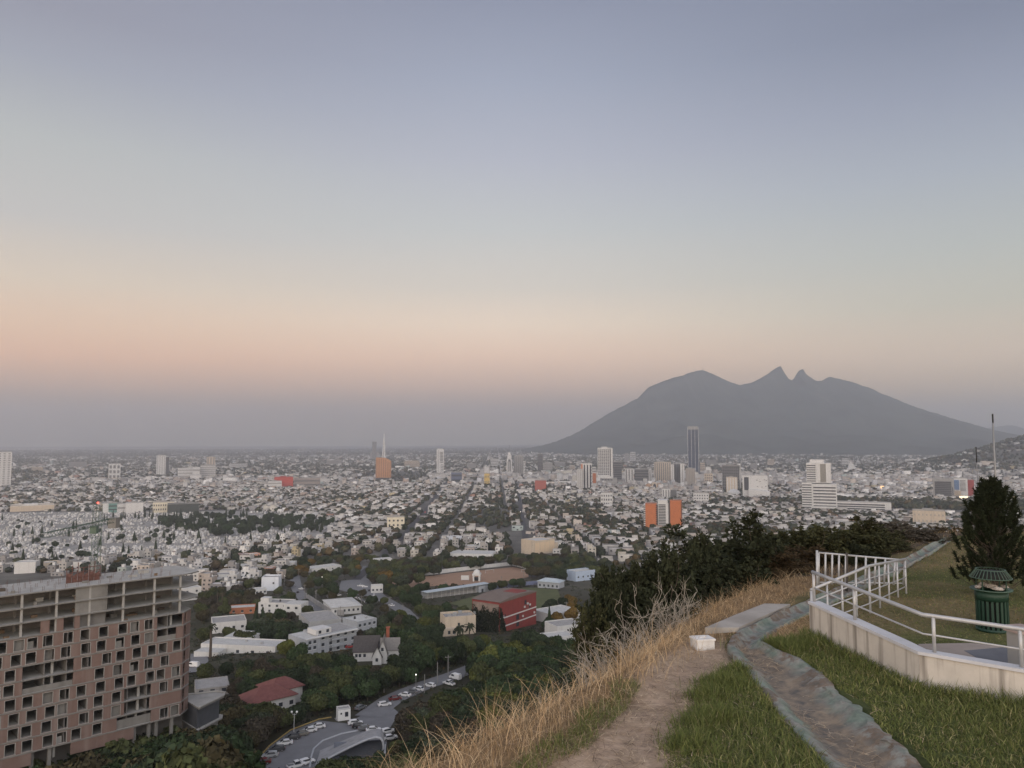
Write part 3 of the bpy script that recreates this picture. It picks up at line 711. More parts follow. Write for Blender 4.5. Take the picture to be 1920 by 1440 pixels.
# left part of the skyline
plain_tower('residential_tower', 'white tower cut by the left edge with balcony rows', 'tower', -30, 16, 848, 2500, 34, WHITE, 'grid', (6, 15), dconc_m, .45)
t, w, h, dp = plain_tower('office_tower', 'white slab tower with a dark glass right side, alone on the left skyline', 'tower', 293, 309, 854, 3300, 30, WHITE, 'strip', 4, conc_m, .25)
MB().box(w + .02, w + 13, 2, 28, 0, h * .92).build('dark_side', glass_m, t)
plain_tower('hospital_block', 'long white block right of the lone white slab tower', 'hospital', 334, 360, 878, 3100, 40, WHITE, 'band', 3, conc_m, .35)
plain_tower('hospital_block', 'white cube between the long white block and the grey glazed block', 'hospital', 361, 374, 876, 3080, 36, WHITE, 'band', 2, conc_m, .3)
plain_tower('hospital_block', 'grey glazed block with a white crown on the left skyline', 'hospital', 376, 403, 872, 3150, 40, GREY, 'band', 6, WHITE, .35)
plain_tower('office_tower', 'slim brown tower rising behind the grey glazed block', 'tower', 387, 402, 857, 3900, 24, beige_m, 'strip', 3, dconc_m, .35)
plain_tower('office_block', 'white framed building with dark openings, left of the lone slab tower', 'office building', 204, 224, 870, 3000, 30, WHITE, 'grid', (3, 3), dconc_m, .6)
t, w, h, dp = plain_tower('red_building', 'bright red box shaped building left of the copper brown offices', 'building', 515, 549, 895, 2450, 36, mat('bright_red', (.36, .06, .045), .8, .1, .3), None, 0, roof=red_m)
plain_tower('white_building', 'white box standing just left of the bright red building', 'building', 503, 528, 902.5, 2400, 30, WHITE, 'band', 2, conc_m, .4)
plain_tower('grey_building', 'grey roofed hall just right of the bright red building', 'building', 553, 600, 897, 2480, 40, mat('grey_brown', (.24, .21, .2), .9), 'band', 2, dconc_m, .4)
plain_tower('yellow_building', 'small ochre yellow house front near the centre of the city', 'building', 908, 918, 888, 2600, 16, yellow_m, 'grid', (3, 2), dconc_m, .4)
plain_tower('blue_building', 'dark blue fronted hall in the middle distance', 'building', 846, 866, 886, 2700, 24, mat('dark_blue', (.09, .11, .17), .7), 'band', 2, glass_m, .4)
plain_tower('red_roofed_hall', 'dull red low hall before the almost black tower', 'building', 1003, 1024, 901, 2300, 26, mat('dull_red', (.3, .09, .07), .85, .1, .3), None, 0, box=False)
plain_tower('school_building', 'cream school block with window rows at the far side of the cemetery', 'school', 290, 326, 942, 1560, 20, mat('cream_render', (.58, .53, .42), .85, .08, .3, stain=((.36, .32, .26), .5, .4)), 'grid', (9, 2), glass_m, .45)
plain_tower('dark_hall', 'dark green walled hall behind the cemetery trees', 'hall', 318, 372, 945, 1540, 30, mat('dark_green_wall', (.05, .058, .055), .9), None, 0, box=False)
plain_tower('teal_building', 'white building with a teal middle section behind the cemetery', 'building', 194, 206, 944, 1560, 20, WHITE, None, 0); plain_tower('teal_hall', 'teal wall between white buildings behind the cemetery', 'building', 206.5, 222, 944, 1565, 20, mat('teal_wall', (.12, .22, .2), .8), 'band', 2, glass_m, .3)
plain_tower('white_building', 'pale wall right of the teal wall behind the cemetery', 'building', 222.5, 238, 945, 1570, 20, WHITE, 'band', 1, conc_m, .3)
plain_tower('white_building', 'blank white hall left of the cream school block', 'building', 239, 269, 943, 1555, 24, WHITE, None, 0)
plain_tower('warehouse', 'long white roofed warehouse on the left beyond the cemetery', 'warehouse', 28, 98, 948, 1620, 50, beige_m, None, 0, roof=WHITE)
plain_tower('apartment_block', 'cream apartment block with dark window holes left of the red traffic lights', 'apartment block', 727, 759, 970, 1180, 14, mat('cream_render', (.58, .53, .42)), 'grid', (4, 2), glass_m, .4)
plain_tower('white_apartments', 'white gabled modern house row in the right middle distance', 'apartment block', 1126, 1148, 924.5, 1680, 16, WHITE, 'grid', (5, 3), glass_m, .5)
plain_tower('apartment_block', 'white striped block above the orange slabs', 'apartment block', 1241, 1256, 917, 1900, 16, WHITE, 'strip', 3, dconc_m, .4)
plain_tower('dark_block', 'dark block right of the white striped block above the orange slabs', 'building', 1257, 1268, 919, 1930, 16, dconc_m, None, 0)
plain_tower('white_apartments', 'white apartment row with square windows right of the dark block', 'apartment block', 1300, 1328, 925, 1750, 16, WHITE, 'grid', (6, 3), glass_m, .45)
plain_tower('hotel_block', 'pale block far off under the mountain on the right', 'hotel', 1700, 1719, 861, 4300, 40, WHITE, 'band', 3, conc_m, .3)
plain_tower('glass_pavilion', 'beige building with a green glass roof below the long white wing', 'building', 1712, 1766, 958, 1150, 24, beige_m, 'grid', (8, 2), conc_m, .3)
p = at_depth(1600, 884, 3600); b = thing('leaning_monument', 'white leaning triangular monument among far houses right of the stepped tower', 'monument', (p.x, 3600, hz1(p.x, 3600)))
m_ = MB(); m_.v = [(-30, 0, 0), (25, 0, 0), (-12, 0, 45), (-30, 8, 0), (25, 8, 0), (-12, 8, 45)]; m_.f = [(0, 1, 2), (5, 4, 3), (0, 3, 4, 1), (1, 4, 5, 2), (2, 5, 3, 0)]; m_.m = [0] * 5; m_.build('slab', WHITE, b); MB().box(-34, 30, -3, 12, -2, 1).build('plinth', GREY, b)
SKYX = [(430, 462, 4200), (612, 640, 4700), (758, 786, 4300), (875, 893, 4100), (920, 935, 4400), (1040, 1060, 4200), (1068, 1078, 3900), (1172, 1180, 5200), (1182, 1192, 5300), (1232, 1246, 4700), (1312, 1322, 3600), (1325, 1344, 4600), (1350, 1362, 4300), (1408, 1420, 3900), (1440, 1452, 4600), (1478, 1490, 5000), (1580, 1592, 4300), (130, 160, 4200), (60, 78, 3700), (545, 552, 5200)]
for q, (a, b_, d) in enumerate(SKYX):
    hb = [26, 34, 40, 30, 48, 36][q % 6] + (30 if d > 5100 else 0); zr = hb - 150 + (hz1(at_depth(a, 850, d).x, d))
    pyt = HORIZ - zr / d * F if False else proj(at_depth((a + b_) / 2, 850, d).x, d, hz1(at_depth((a + b_) / 2, 850, d).x, d) + hb)[1]
    wm = [WHITE, GREY, beige_m, dconc_m][q % 4]
    plain_tower('distant_block', ['pale', 'grey', 'beige', 'dark'][q % 4] + ' %s block in the far haze, %s' % (['squat', 'slab like', 'slim', 'broad', 'tall'][q % 5], ['near the left skyline', 'behind the red building', 'left of the obelisk', 'behind the split white tower', 'before the almost black tower', 'beneath the left mountain slope', 'beneath the twin horns', 'beyond the stepped tower', 'far behind the cemetery'][0 if a < 200 else 8 if a < 480 else 1 if a < 650 else 2 if a < 800 else 3 if a < 940 else 4 if a < 1100 else 5 if a < 1300 else 6 if a < 1500 else 7]), 'building', a, b_, pyt, d, 30, wm, 'band', 5, glass_m if q % 4 != 3 else conc_m, .45, box=False)
# ================================================================ BUILDINGS AT THE FOOT OF THE HILL
FOOT = []            # plan polygons kept free of trees and houses
CLEAR = []           # (px0, py0, px1, py1, distance): nothing nearer may grow across these
win_m = glass_m
roofw_m = mat('white_roof_coating', (.42, .42, .41), .9, .2, .5, detail=7)
roofg_m = mat('grey_roof_coating', (.27, .265, .26), .95, .22, .5, detail=7)
wallobj_m = mat('painted_wall', (.6, .6, .6), .88, .10, .5, objcol=True, stain=((.22, .21, .19), .7, .35))
roofobj_m = mat('painted_roof', (.4, .4, .4), .92, .2, .4, objcol=True, detail=7)
frame_m = mat('white_frame', (.62, .62, .61), .6, .05)
door_m = mat('brown_door', (.10, .065, .045), .6, .15, 2)
tank_m = mat('black_tank', (.03, .03, .032), .5, .1); tankw_m = mat('white_tank', (.55, .56, .56), .6, .08)
bluegrey_m = mat('blue_grey_render', (.31, .33, .36), .88, .08, .4, stain=((.2, .2, .2), .6, .35))
winmesh = {}
def window(t, x, y, z, w=1.3, h=1.3, frame=True):
    k = (round(w, 1), round(h, 1))
    if k not in winmesh: winmesh[k] = (MB().box(-w / 2, w / 2, -.06, .1, 0, h).mesh('window', win_m), MB().box(-w / 2 - .15, w / 2 + .15, -.14, .08, -.18, -.02).mesh('sill', frame_m))
    o = obj('window', winmesh[k][0], t, (x, y, z))
    if frame: obj('sill', winmesh[k][1], o)
def seat(A, B):
    """front wall from pixel A to pixel B on the ground: origin at the middle, x along the wall, y away from the hill"""
    a, b = on_ground(*A), on_ground(*B)
    m = (a + b) / 2; yaw = math.atan2(b.y - a.y, b.x - a.x); z = min(a.z, b.z)
    return m, yaw, (Vector((b.x - a.x, b.y - a.y, 0))).length / 2, z
def foot(m, yaw, x0, x1, y0, y1, pad=2):
    c, s = math.cos(yaw), math.sin(yaw)
    FOOT.append([(m.x + x * c - y * s, m.y + x * s + y * c) for x, y in ((x0 - pad, y0 - pad), (x1 + pad, y0 - pad), (x1 + pad, y1 + pad), (x0 - pad, y1 + pad))])
def house_at(name, label, cat, A, B, h, depth, wm=white_m, rm=roofw_m, nwin=4, floors=2, parapet=.5, clear=True, wsize=(1.4, 1.3), group=None):
    m, yaw, w, z = seat(A, B)
    t = thing(name, label, cat, (m.x, m.y, z), yaw, group)
    MB().box(-w, w, 0, depth, -3, h).build('wall', wm, t)
    b = MB()
    for a in ((-w, w, 0, .25), (-w, w, depth - .25, depth), (-w, -w + .25, .25, depth - .25), (w - .25, w, .25, depth - .25)): b.box(*a, h + .002, h + parapet)
    b.build('parapet', wm, t)
    MB().box(-w + .26, w - .26, .26, depth - .26, h - .1, h + .05).build('roof', rm, t)
    fh = h / max(floors, 1)
    for f in range(floors):
        for i in range(nwin): window(t, -w + (i + .5) * 2 * w / nwin, 0, f * fh + fh * .35, *wsize)
    foot(m, yaw, -w, w, 0, depth)
    if clear:
        d = math.hypot(m.x, m.y); yt = proj(m.x, m.y, z + h)[1] - 6; CLEAR.append((min(A[0], B[0]) + 4, yt, max(A[0], B[0]) - 4, yt + .62 * (max(A[1], B[1]) - yt), d))
    return t, w, h, depth
def tinaco(t, x, y, z, white=False, r=.55):
    MB().lathe([(0, 0), (r, 0), (r, 1.0), (r * .8, 1.25), (.2, 1.4), (0, 1.4)], 10, (x, y, z)).build('water_tank', tankw_m if white else tank_m, t, True)
def roof_unit(t, x, y, z, s=1.0): MB().box(x - .6 * s, x + .6 * s, y - .45 * s, y + .45 * s, z, z + .9 * s).build('air_conditioner', steel_m, t)

# white three storey apartments
t, w, h, dp = house_at('apartment_block', 'white flat roofed apartment block with roof terrace box, above the dark gabled house', 'apartment block', (598, 1225), (668, 1214), 8.6, 13, bluegrey_m, roofg_m, 5, 3)
MB().box(-w * 1.75, -w - .02, -1.2, dp, -3, 8.4).build('left_wing', bluegrey_m, t); MB().box(-w * 1.75, w, -1.6, -.02, 8.2, 8.55).build('eave', white_m, t)
MB().box(-w * 1.1, -w * .3, 1, 8, 8.7, 11).build('roof_box', white_m, t); window(t, -w * .9, 1, 9.2); window(t, -w * .5, 1, 9.2)
for f in (2.7, 5.6): MB().box(-w * .4, w * .3, -1.3, -.02, f, f + .9).build('balcony', bluegrey_m, t)
for x in (-w * 1.55, -w * 1.3): 
    for z in (1, 3.8, 6.2): window(t, x, -1.2, z)
MB().box(-w * 1.7, w * .97, .3, dp - .3, 8.41, 8.44).build('roof_sheet', roofw_m, t)
# gabled house with chimney
m, yaw, w, z = seat((660, 1243), (748, 1240)); t = thing('gabled_house', 'white house with steep dark grey gabled roofs and a brick chimney', 'house', (m.x, m.y, z), yaw)
slate_m = mat('dark_slate', (.06, .055, .055), .85, .3, 1.5); slateg_m = mat('grey_shingle', (.17, .16, .15), .9, .2, 1.5)
def gable(t, x0, x1, y0, y1, h, rise, along, wm, rm, name='roof', over=.4):
    """walls with a ridged roof; along: 'x' ridge runs along x"""
    b = MB()
    if along == 'x':
        ym = (y0 + y1) / 2
        b.v = [(x0, y0, -3), (x1, y0, -3), (x1, y1, -3), (x0, y1, -3), (x0, y0, h), (x1, y0, h), (x1, y1, h), (x0, y1, h), (x0, ym, h + rise), (x1, ym, h + rise)]
        b.f = [(0, 1, 5, 4), (2, 3, 7, 6), (1, 2, 6, 9, 5), (3, 0, 4, 8, 7)]
        r = MB(); s = rise / (ym - y0); e = over * s
        for (ya, yb) in ((y0 - over, ym), (y1 + over, ym)):
            r.v += [(x0 - over, ya, h - e + .05), (x1 + over, ya, h - e + .05), (x1 + over, yb, h + rise + .05), (x0 - over, yb, h + rise + .05)]; k = len(r.v) - 4
            r.v += [(p[0], p[1], p[2] + .18) for p in r.v[k:k + 4]]
            r.f += [(k, k + 3, k + 2, k + 1), (k + 4, k + 5, k + 6, k + 7)] + [(k + i, k + (i + 1) % 4, k + 4 + (i + 1) % 4, k + 4 + i) for i in range(4)]; r.m += [0] * 6
    else:
        xm = (x0 + x1) / 2
        b.v = [(x0, y0, -3), (x1, y0, -3), (x1, y1, -3), (x0, y1, -3), (x0, y0, h), (x1, y0, h), (x1, y1, h), (x0, y1, h), (xm, y0, h + rise), (xm, y1, h + rise)]
        b.f = [(1, 2, 6, 5), (3, 0, 4, 7), (0, 1, 5, 8, 4), (2, 3, 7, 9, 6)]
        r = MB(); s = rise / (xm - x0); e = over * s
        for (xa, xb) in ((x0 - over, xm), (x1 + over, xm)):
            r.v += [(xa, y0 - over, h - e + .05), (xb, y0 - over, h + rise + .05), (xb, y1 + over, h + rise + .05), (xa, y1 + over, h - e + .05)]; k = len(r.v) - 4
            r.v += [(p[0], p[1], p[2] + .18) for p in r.v[k:k + 4]]
            r.f += [(k, k + 3, k + 2, k + 1), (k + 4, k + 5, k + 6, k + 7)] + [(k + i, k + (i + 1) % 4, k + 4 + (i + 1) % 4, k + 4 + i) for i in range(4)]; r.m += [0] * 6
    b.m = [0] * len(b.f)
    b.build('wall', wm, t); r.build(name, rm, t)
gable(t, -w * .98, w * .1, 3, 12, 3.6, 5.0, 'x', white_m, slate_m)
gable(t, -w * .1, w * .28, -3.5, 6, 3.2, 3.6, 'y', white_m, slate_m)
gable(t, w * .2, w * .98, .5, 9, 4.6, 3.6, 'x', white_m, slateg_m)
gable(t, w * .12, w * .5, -2, 10, 4.2, 4.6, 'y', white_m, slateg_m)
ch = MB().box(w * .38, w * .52, 9, 10.5, 5, 11.2).build('chimney', mat('chimney_brick', (.25, .085, .055), .9, .15, 2), t); MB().box(w * .36, w * .54, 8.8, 10.7, 11.2, 11.5).build('cap', mat('chimney_brick', (.2, .1, .07)), ch)
for x, y, z_ in ((-w * .85, 3, 1.3), (-w * .7, 3, 1.3), (-w * .5, 3, 1.3), (w * .6, .5, 1.2), (w * .8, .5, 1.2), (w * .08, -3.5, 1.2), (w * .3, -2, 4.8)): window(t, x, y, z_, 1.0, 1.3)
foot(m, yaw, -w, w, -4, 12); CLEAR.append((655, 1192, 750, 1228, math.hypot(m.x, m.y)))
# white flat complex by the palms
t, w, h, dp = house_at('white_house', 'bright white low house with broad flat roofs beside the tall palm', 'house', (376, 1228), (516, 1224), 4.6, 12, white_m, roofw_m, 5, 1)
MB().box(-w * .85, -w * .1, dp + .02, dp + 16, -3, 4.4).build('rear_wing', white_m, t); MB().box(-w * .84, -w * .11, dp + .1, dp + 15.5, 4.41, 4.5).build('roof_sheet', roofw_m, t); MB().box(-w * .95, -w * .3, -7, -.02, -3, 3.4).build('front_wing', white_m, t); MB().box(-w * .94, -w * .31, -6.9, -.1, 3.41, 3.46).build('roof_sheet', roofw_m, t)
roof_unit(t, w * .5, 5, h); roof_unit(t, 0, 8, h, .8)
t, w, h, dp = house_at('school_house', 'grey roofed house with white end wall behind the cypress pair', 'house', (398, 1188), (462, 1182), 5, 16, white_m, roofg_m, 4, 1)
t, w, h, dp = house_at('white_house', 'cream two part house with square windows left of the long walled street', 'house', (484, 1150), (540, 1150), 6.2, 12, white_m, roofg_m, 4, 2); tinaco(t, 2, 6, h)
MB().box(w + .02, w + 11, -7, 5, -3, 7.4).build('right_block', white_m, t); window(t, w + 3, -7, 4.6, 1.6, 1.4); window(t, w + 8, -7, 4.6, 1.6, 1.4); window(t, w + 5, -7, 1.4, 1.6, 1.4); MB().box(w + .3, w + 10.7, -6.7, 4.7, 7.41, 7.46).build('roof_sheet', roofw_m, t); MB().box(-w * .9, -w * .35, 1, 6, h + .1, h + 3).build('roof_box', white_m, t)
t, w, h, dp = house_at('low_house', 'low house with orange brick wall and pale roof right of the twin palm trunks', 'house', (430, 1153), (478, 1150), 3.6, 10, mat('orange_brick', (.32, .13, .07), .9, .15, .4), roofw_m, 3, 1); 
t, w, h, dp = house_at('white_house', 'tall plain white cube house with a blue grey roof terrace', 'house', (490, 1108), (522, 1107), 9.2, 11, mat('blue_white_render', (.55, .58, .64), .85, .06, .3, stain=((.4, .4, .42), .5, .3)), roofg_m, 0, 1, 1.0); window(t, w * .4, 0, 5)
t, w, h, dp = house_at('white_house', 'small white house at the foot of the white cube house', 'house', (478, 1116), (500, 1114), 3.6, 8, white_m, roofw_m, 3, 1)
t, w, h, dp = house_at('warehouse', 'wide grey flat roof between the walled street and dark round tree', 'warehouse', (580, 1184), (640, 1178), 4.8, 24, mat('grey_wall', (.33, .33, .33), .9, .1, .3), roofg_m, 0, 1)
t, w, h, dp = house_at('grey_house', 'pale grey two storey house right of the white apartment block', 'house', (670, 1192), (706, 1186), 7, 13, bluegrey_m, roofw_m, 4, 2); tinaco(t, -2, 8, h); roof_unit(t, 3, 5, h)
# white hip roofed hall
def hip(t, x0, x1, y0, y1, h, rise, inset, wm, rm, wall=True, over=.7):
    if wall: MB().box(x0, x1, y0, y1, -3, h).build('wall', wm, t)
    b = MB(); ym = (y0 + y1) / 2
    b.v = [(x0 - over, y0 - over, h), (x1 + over, y0 - over, h), (x1 + over, y1 + over, h), (x0 - over, y1 + over, h), (x0 + inset, ym, h + rise), (x1 - inset, ym, h + rise), (x0 - over, y0 - over, h + .01 - .2), (x1 + over, y0 - over, h - .2), (x1 + over, y1 + over, h - .2), (x0 - over, y1 + over, h - .2)]
    b.f = [(0, 1, 5, 4), (2, 3, 4, 5), (1, 2, 5), (3, 0, 4), (6, 7, 1, 0), (7, 8, 2, 1), (8, 9, 3, 2), (9, 6, 0, 3), (9, 8, 7, 6)]; b.m = [0] * 9
    return b.build('roof', rm, t)
m, yaw, w, z = seat((622, 1153), (678, 1150)); t = thing('hall', 'white hall with a wide low pale hipped roof beside the car park', 'hall', (m.x, m.y, z), yaw + .2)
hip(t, -w, w, 0, 26, 4.6, 2.2, 8, white_m, roofw_m)
for k in range(6): window(t, -w + 2 + k * (2 * w - 4) / 5, 0, 1.6, 1.2, 1.4)
foot(m, yaw + .2, -w, w, 0, 26); CLEAR.append((613, 1117, 680, 1150, math.hypot(m.x, m.y)))
# red hipped roof in the trees
m, yaw, w, z = seat((470, 1345), (556, 1328)); t = thing('red_roofed_house', 'dull red hipped roof house half hidden by trees below the slope', 'house', (m.x, m.y, z), yaw + .12)
rtile_m = mat('red_roof_tiles', (.15, .06, .054), .85, .28, .9, detail=8)
hip(t, -w, w, 0, 10, 4.4, 3.2, 5, white_m, rtile_m); hip(t, w * .2, w + 5, 5, 15, 5.0, 2.6, 4, white_m, rtile_m)
for k in range(10):
    for q in range(2): pass
for x in (-w * .7, -w * .2, w * .3, w * .8): window(t, x, 0, 1.4)
foot(m, yaw + .12, -w, w + 5, 0, 15); CLEAR.append((470, 1296, 562, 1318, math.hypot(m.x, m.y) - 3))
house_at('flat_roof_house', 'bare grey concrete flat roof just right of the brick shell', 'house', (366, 1308), (430, 1300), 2.4, 12, conc_m, roofg_m, 3, 1, .3)
# guard booth
m, yaw, w, z = seat((636, 1352), (651, 1346)); z = on_ground(637, 1352).z
t = thing('guard_booth', 'small white guard booth with dark window at the car park entrance', 'booth', (m.x, m.y, z), .42)
MB().box(-1.9, 1.9, -1.5, 1.5, -.3, 3.3).build('wall', mat('booth_white', (.7, .7, .69), .8, .06, .6, stain=((.4, .39, .37), 1.2, .35)), t); MB().box(-1.7, 1.7, -1.3, 1.3, 3.31, 3.4).build('roof', roofg_m, t)
b = MB()
for a in ((-1.9, 1.9, -1.5, -1.3), (-1.9, 1.9, 1.3, 1.5), (-1.9, -1.7, -1.3, 1.3), (1.7, 1.9, -1.3, 1.3)): b.box(*a, 3.302, 3.7)
b.build('parapet', white_m, t)
MB().box(.2, 1.2, -1.56, -1.4, 1.2, 2.6).build('window', win_m, t); MB().box(-1.2, -.7, -1.56, -1.4, 2.0, 2.5).build('window', win_m, t); MB().box(1.85, 1.96, -.8, .2, 0, 2.1).build('door', door_m, t); MB().box(-2.3, 2.3, -1.9, 1.9, -.5, .12).build('plinth', conc_m, t)
foot(m, .42, -2, 2, -2, 2, 3); CLEAR.append((622, 1322, 655, 1356, math.hypot(m.x, m.y)))
# concrete shell vault
def shell():
    p = on_ground(717, 1424); a = math.radians(8); p = p - Vector((6.3 * math.cos(a), 6.3 * math.sin(a), 0)); p.z = hz1(p.x + 4, p.y)
    t = thing('shell_vault', 'pale concrete shell vault with one sweeping side, open to the front, on the car park', 'shelter', p, a)
    cm = mat('smooth_concrete', (.27, .27, .275), .85, .16, .5, stain=((.13, .13, .13), .6, .45), detail=7)
    prof = [(-10.5, -.6), (-8, .55), (-5, 1.95), (-2, 3.3), (.8, 4.45), (3.0, 5.2), (4.6, 5.5), (5.6, 5.25), (6.15, 4.5), (6.35, 3.2), (6.4, -.8)]
    n = len(prof); th = .38; D = 8.5; b = MB()
    nrm = []
    for i in range(n):
        q0, q1 = prof[max(i - 1, 0)], prof[min(i + 1, n - 1)]; d = Vector((q1[0] - q0[0], q1[1] - q0[1])).normalized(); nrm.append((-d.y, d.x))
    for y, k in ((0, 1), (D * .5, .93), (D, .8)):
        for o in (0, th):
            for (x, z), (nx, nz) in zip(prof, nrm): b.v.append((x * (.97 if k < 1 else 1) + nx * o, y, z * k + nz * o))
    for r_ in range(2):
        A = r_ * 2 * n; B = A + 2 * n
        for i in range(n - 1):
            b.f += [(A + n + i, A + n + i + 1, B + n + i + 1, B + n + i), (A + i + 1, A + i, B + i, B + i + 1)]; b.m += [0, 0]
    for A in (0, 4 * n):
        for i in range(n - 1): b.f.append((A + i, A + i + 1, A + n + i + 1, A + n + i)); b.m.append(0)
    b.build('shell', cm, t)
    rim = MB()
    rim.tube([(x + nx * th * .5, -.12, z + nz * th * .5) for (x, z), (nx, nz) in zip(prof, nrm)], .3, 8); rim.build('rim', mat('light_rim', (.36, .37, .39), .8, .1), t, True)
    MB().box(-6.5, 6.2, 5.2, 5.5, -.8, 3.2 * .9).build('back_wall', mat('blue_grey_paint', (.15, .165, .2), .8, .1), t)
    MB().box(6.8, 7.1, -2.5, 4, -.8, 2.3).build('side_wall', white_m, t)
    pts = [on_ground(*q) for q in ((581, 1440), (583, 1424), (588, 1406), (605, 1391), (640, 1378), (680, 1370), (706, 1368))]
    k_ = thing('kerb_ring', 'curved pale kerb around the planted oval beside the shell vault', 'kerb', pts[0])
    for q0, q1 in zip(pts[:-1], pts[1:]): MB().tube([tuple(q0 - pts[0] + Vector((0, 0, .3))), tuple(q1 - pts[0] + Vector((0, 0, .3)))], .28, 6).build('kerb_stone', mat('light_rim', (.36, .37, .39)), k_)
    foot(p, a, -10, 7, -1, 9); CLEAR.append((640, 1364, 722, 1408, math.hypot(p.x, p.y) - 4)); CLEAR.append((585, 1388, 640, 1420, math.hypot(p.x, p.y) - 4))
shell()
# red block with creeper
m, yaw, w, z = seat((934, 1186), (1008, 1170)); z = hz1(m.x, m.y)
t = thing('red_building', 'large dark red windowless block with creeper on its left wall', 'building', (m.x, m.y, z), yaw + .05)
H_ = 16.0; D_ = 17
rw_m = mat('dark_red_paint', (.195, .042, .038), .85, .14, .25, stain=((.12, .035, .03), .5, .4))
MB().box(-w, w, 0, D_, -4, H_).build('wall', rw_m, t)
b = MB(); n = 10; xs_ = [-w - .4 + (2 * w + .8) * i / n for i in range(n + 1)]; zs_ = [H_ + .05 + 2.0 * math.sin(math.pi * (.12 + .76 * i / n)) - .6 for i in range(n + 1)]
for i in range(n): b.box(xs_[i], xs_[i + 1], -.4, D_ + .4, H_ - .4, max(zs_[i], zs_[i + 1]))
b = MB(); b.v = [(x, -.3, z_) for x, z_ in zip(xs_, zs_)] + [(x, D_ + .3, z_) for x, z_ in zip(xs_, zs_)] + [(xs_[0], -.3, H_ - .3), (xs_[-1], -.3, H_ - .3), (xs_[0], D_ + .3, H_ - .3), (xs_[-1], D_ + .3, H_ - .3)]
k = n + 1; b.f = [(i, i + 1, k + i + 1, k + i) for i in range(n)] + [tuple([2 * k] + list(range(k)) [::1] + [2 * k + 1])[::-1], tuple([2 * k + 2] + list(range(k, 2 * k)) + [2 * k + 3])]; b.m = [0] * len(b.f)
b.build('roof', mat('brown_grey_roof', (.15, .12, .105), .9, .12, .3), t)
MB().box(w * .1, w * .62, 2, D_ - 6, H_ + .9, H_ + 1.5).build('red_roof_patch', rw_m, t)
for z_ in (3.4, 7.6): MB().box(-w + .3, w - .1, -.22, -.01, z_, z_ + .55).build('white_band', white_m, t)
for x, z_, ww, hh in ((w * .38, 11, 1.8, 2.2), (-w * .05, 1.2, 2.6, 2.0), (-w * .05, 4.6, 2.6, 2.6), (w * .62, 8.6, 1.2, 1.1), (-w * .72, 8.2, .8, 1.3), (-w * .72, 4, .8, 1.3)): MB().box(x - ww / 2, x + ww / 2, -.12, .1, z_, z_ + hh).build('window', win_m, t)
for x, z_ in ((-w * .85, 8.3), (w * .6, 9.9), (w * .47, 10.8), (w * .2, 5.2), (w * .3, 9.6), (w * .85, 5)): MB().box(x - .5, x + .5, -.75, -.23, z_, z_ + .9).build('air_conditioner', white_m, t)
MB().box(-w * .02, w * .02, -.1, .05, 0, H_ - .2).build('joint', rw_m, t)
MB().box(-w - .2, -w - .002, .5, D_ - .5, -4, H_ - 1).build('side_wall_panel', mat('stained_side_wall', (.19, .15, .13), .9, .3, .5), t)
RED_BLD = (t, w, D_, H_, m, yaw + .05)
foot(m, yaw, -w, w, 0, D_); CLEAR.append((893, 1110, 1010, 1158, math.hypot(m.x, m.y)))
# beige clinic beside it
t, w, h, dp = house_at('beige_building', 'beige block with rows of machines on its roof, left of the red block', 'building', (834, 1192), (892, 1188), 8.0, 12, beige_m, roofg_m, 0, 2, 1.1)
for k in range(5): roof_unit(t, -w + 3 + k * 3.6, 4 + (k % 3) * 3.5, h, 1.5)
window(t, -w * .1, 0, 4.5, 1.2, 1.4); MB().box(-w - 3, -w * .3, -3, -.02, -3, 4).build('porch', beige_m, t)
for x in (-w * .8, -w * .5): window(t, x, -3, 1.4, 1.2, 1.6)
# cream auction style hall far centre
t, w, h, dp = house_at('cream_building', 'tall cream building with four blind panels beside the long street', 'building', (1003, 1040), (1040, 1036), 14, 22, beige_m, roofw_m, 0, 1, .6, False)
MB().box(-w - 4, -w - .02, 0, 12, -3, 15.5).build('stair_tower', beige_m, t)
cream2_m = mat('cream_panel', (.53, .42, .30), .85, .06)
for k in range(4): MB().box(-w + k * w / 2 + .5, -w + (k + 1) * w / 2 - .5, -.18, .1, 2, 12.5).build('panel', cream2_m, t)
MB().box(w + .02, w + 7, 2, 14, -3, 10).build('right_wing', beige_m, t)
# long white roof sheds
t, w, h, dp = house_at('market_shed', 'long shed with a white sheet roof at the edge of the wood', 'shed', (842, 1046), (922, 1046), 4.5, 26, white_m, roofw_m, 0, 1, .2, False)
house_at('white_house', 'big white two storey house with dark windows behind the wood', 'house', (866, 1036), (912, 1034), 6.4, 11, white_m, roofw_m, 6, 2, .5, False)
house_at('white_house', 'pale blue white house with a tall blank gable, left of the big white house', 'house', (834, 1022), (866, 1020), 9, 11, mat('blue_white_render', (.55, .58, .64)), roofw_m, 3, 2, .5, False)
house_at('white_house', 'white house with three dark doors behind the round tree', 'house', (756, 1036), (800, 1034), 5.5, 10, white_m, roofw_m, 6, 1, .5, False)
house_at('canopy_shelter', 'white flat canopy on thin posts at the left edge of the wood', 'canopy', (704, 1060), (735, 1058), 5.5, 9, white_m, roofw_m, 0, 1, .2, False)
house_at('pink_house', 'salmon pink house with brick neighbour in front of the cemetery', 'house', (466, 1052), (488, 1050), 6.5, 9, mat('salmon_render', (.48, .27, .2), .85, .1, .4), roofw_m, 3, 2, .5, False)
house_at('brick_house', 'brown brick house left of the salmon pink house', 'house', (446, 1053), (465, 1052), 7, 9, brick_m, roofg_m, 2, 2, .5, False)
house_at('white_house', 'white house with orange lower wall below the salmon pink house', 'house', (420, 1074), (470, 1072), 5.5, 11, white_m, roofw_m, 4, 1, .5, False)
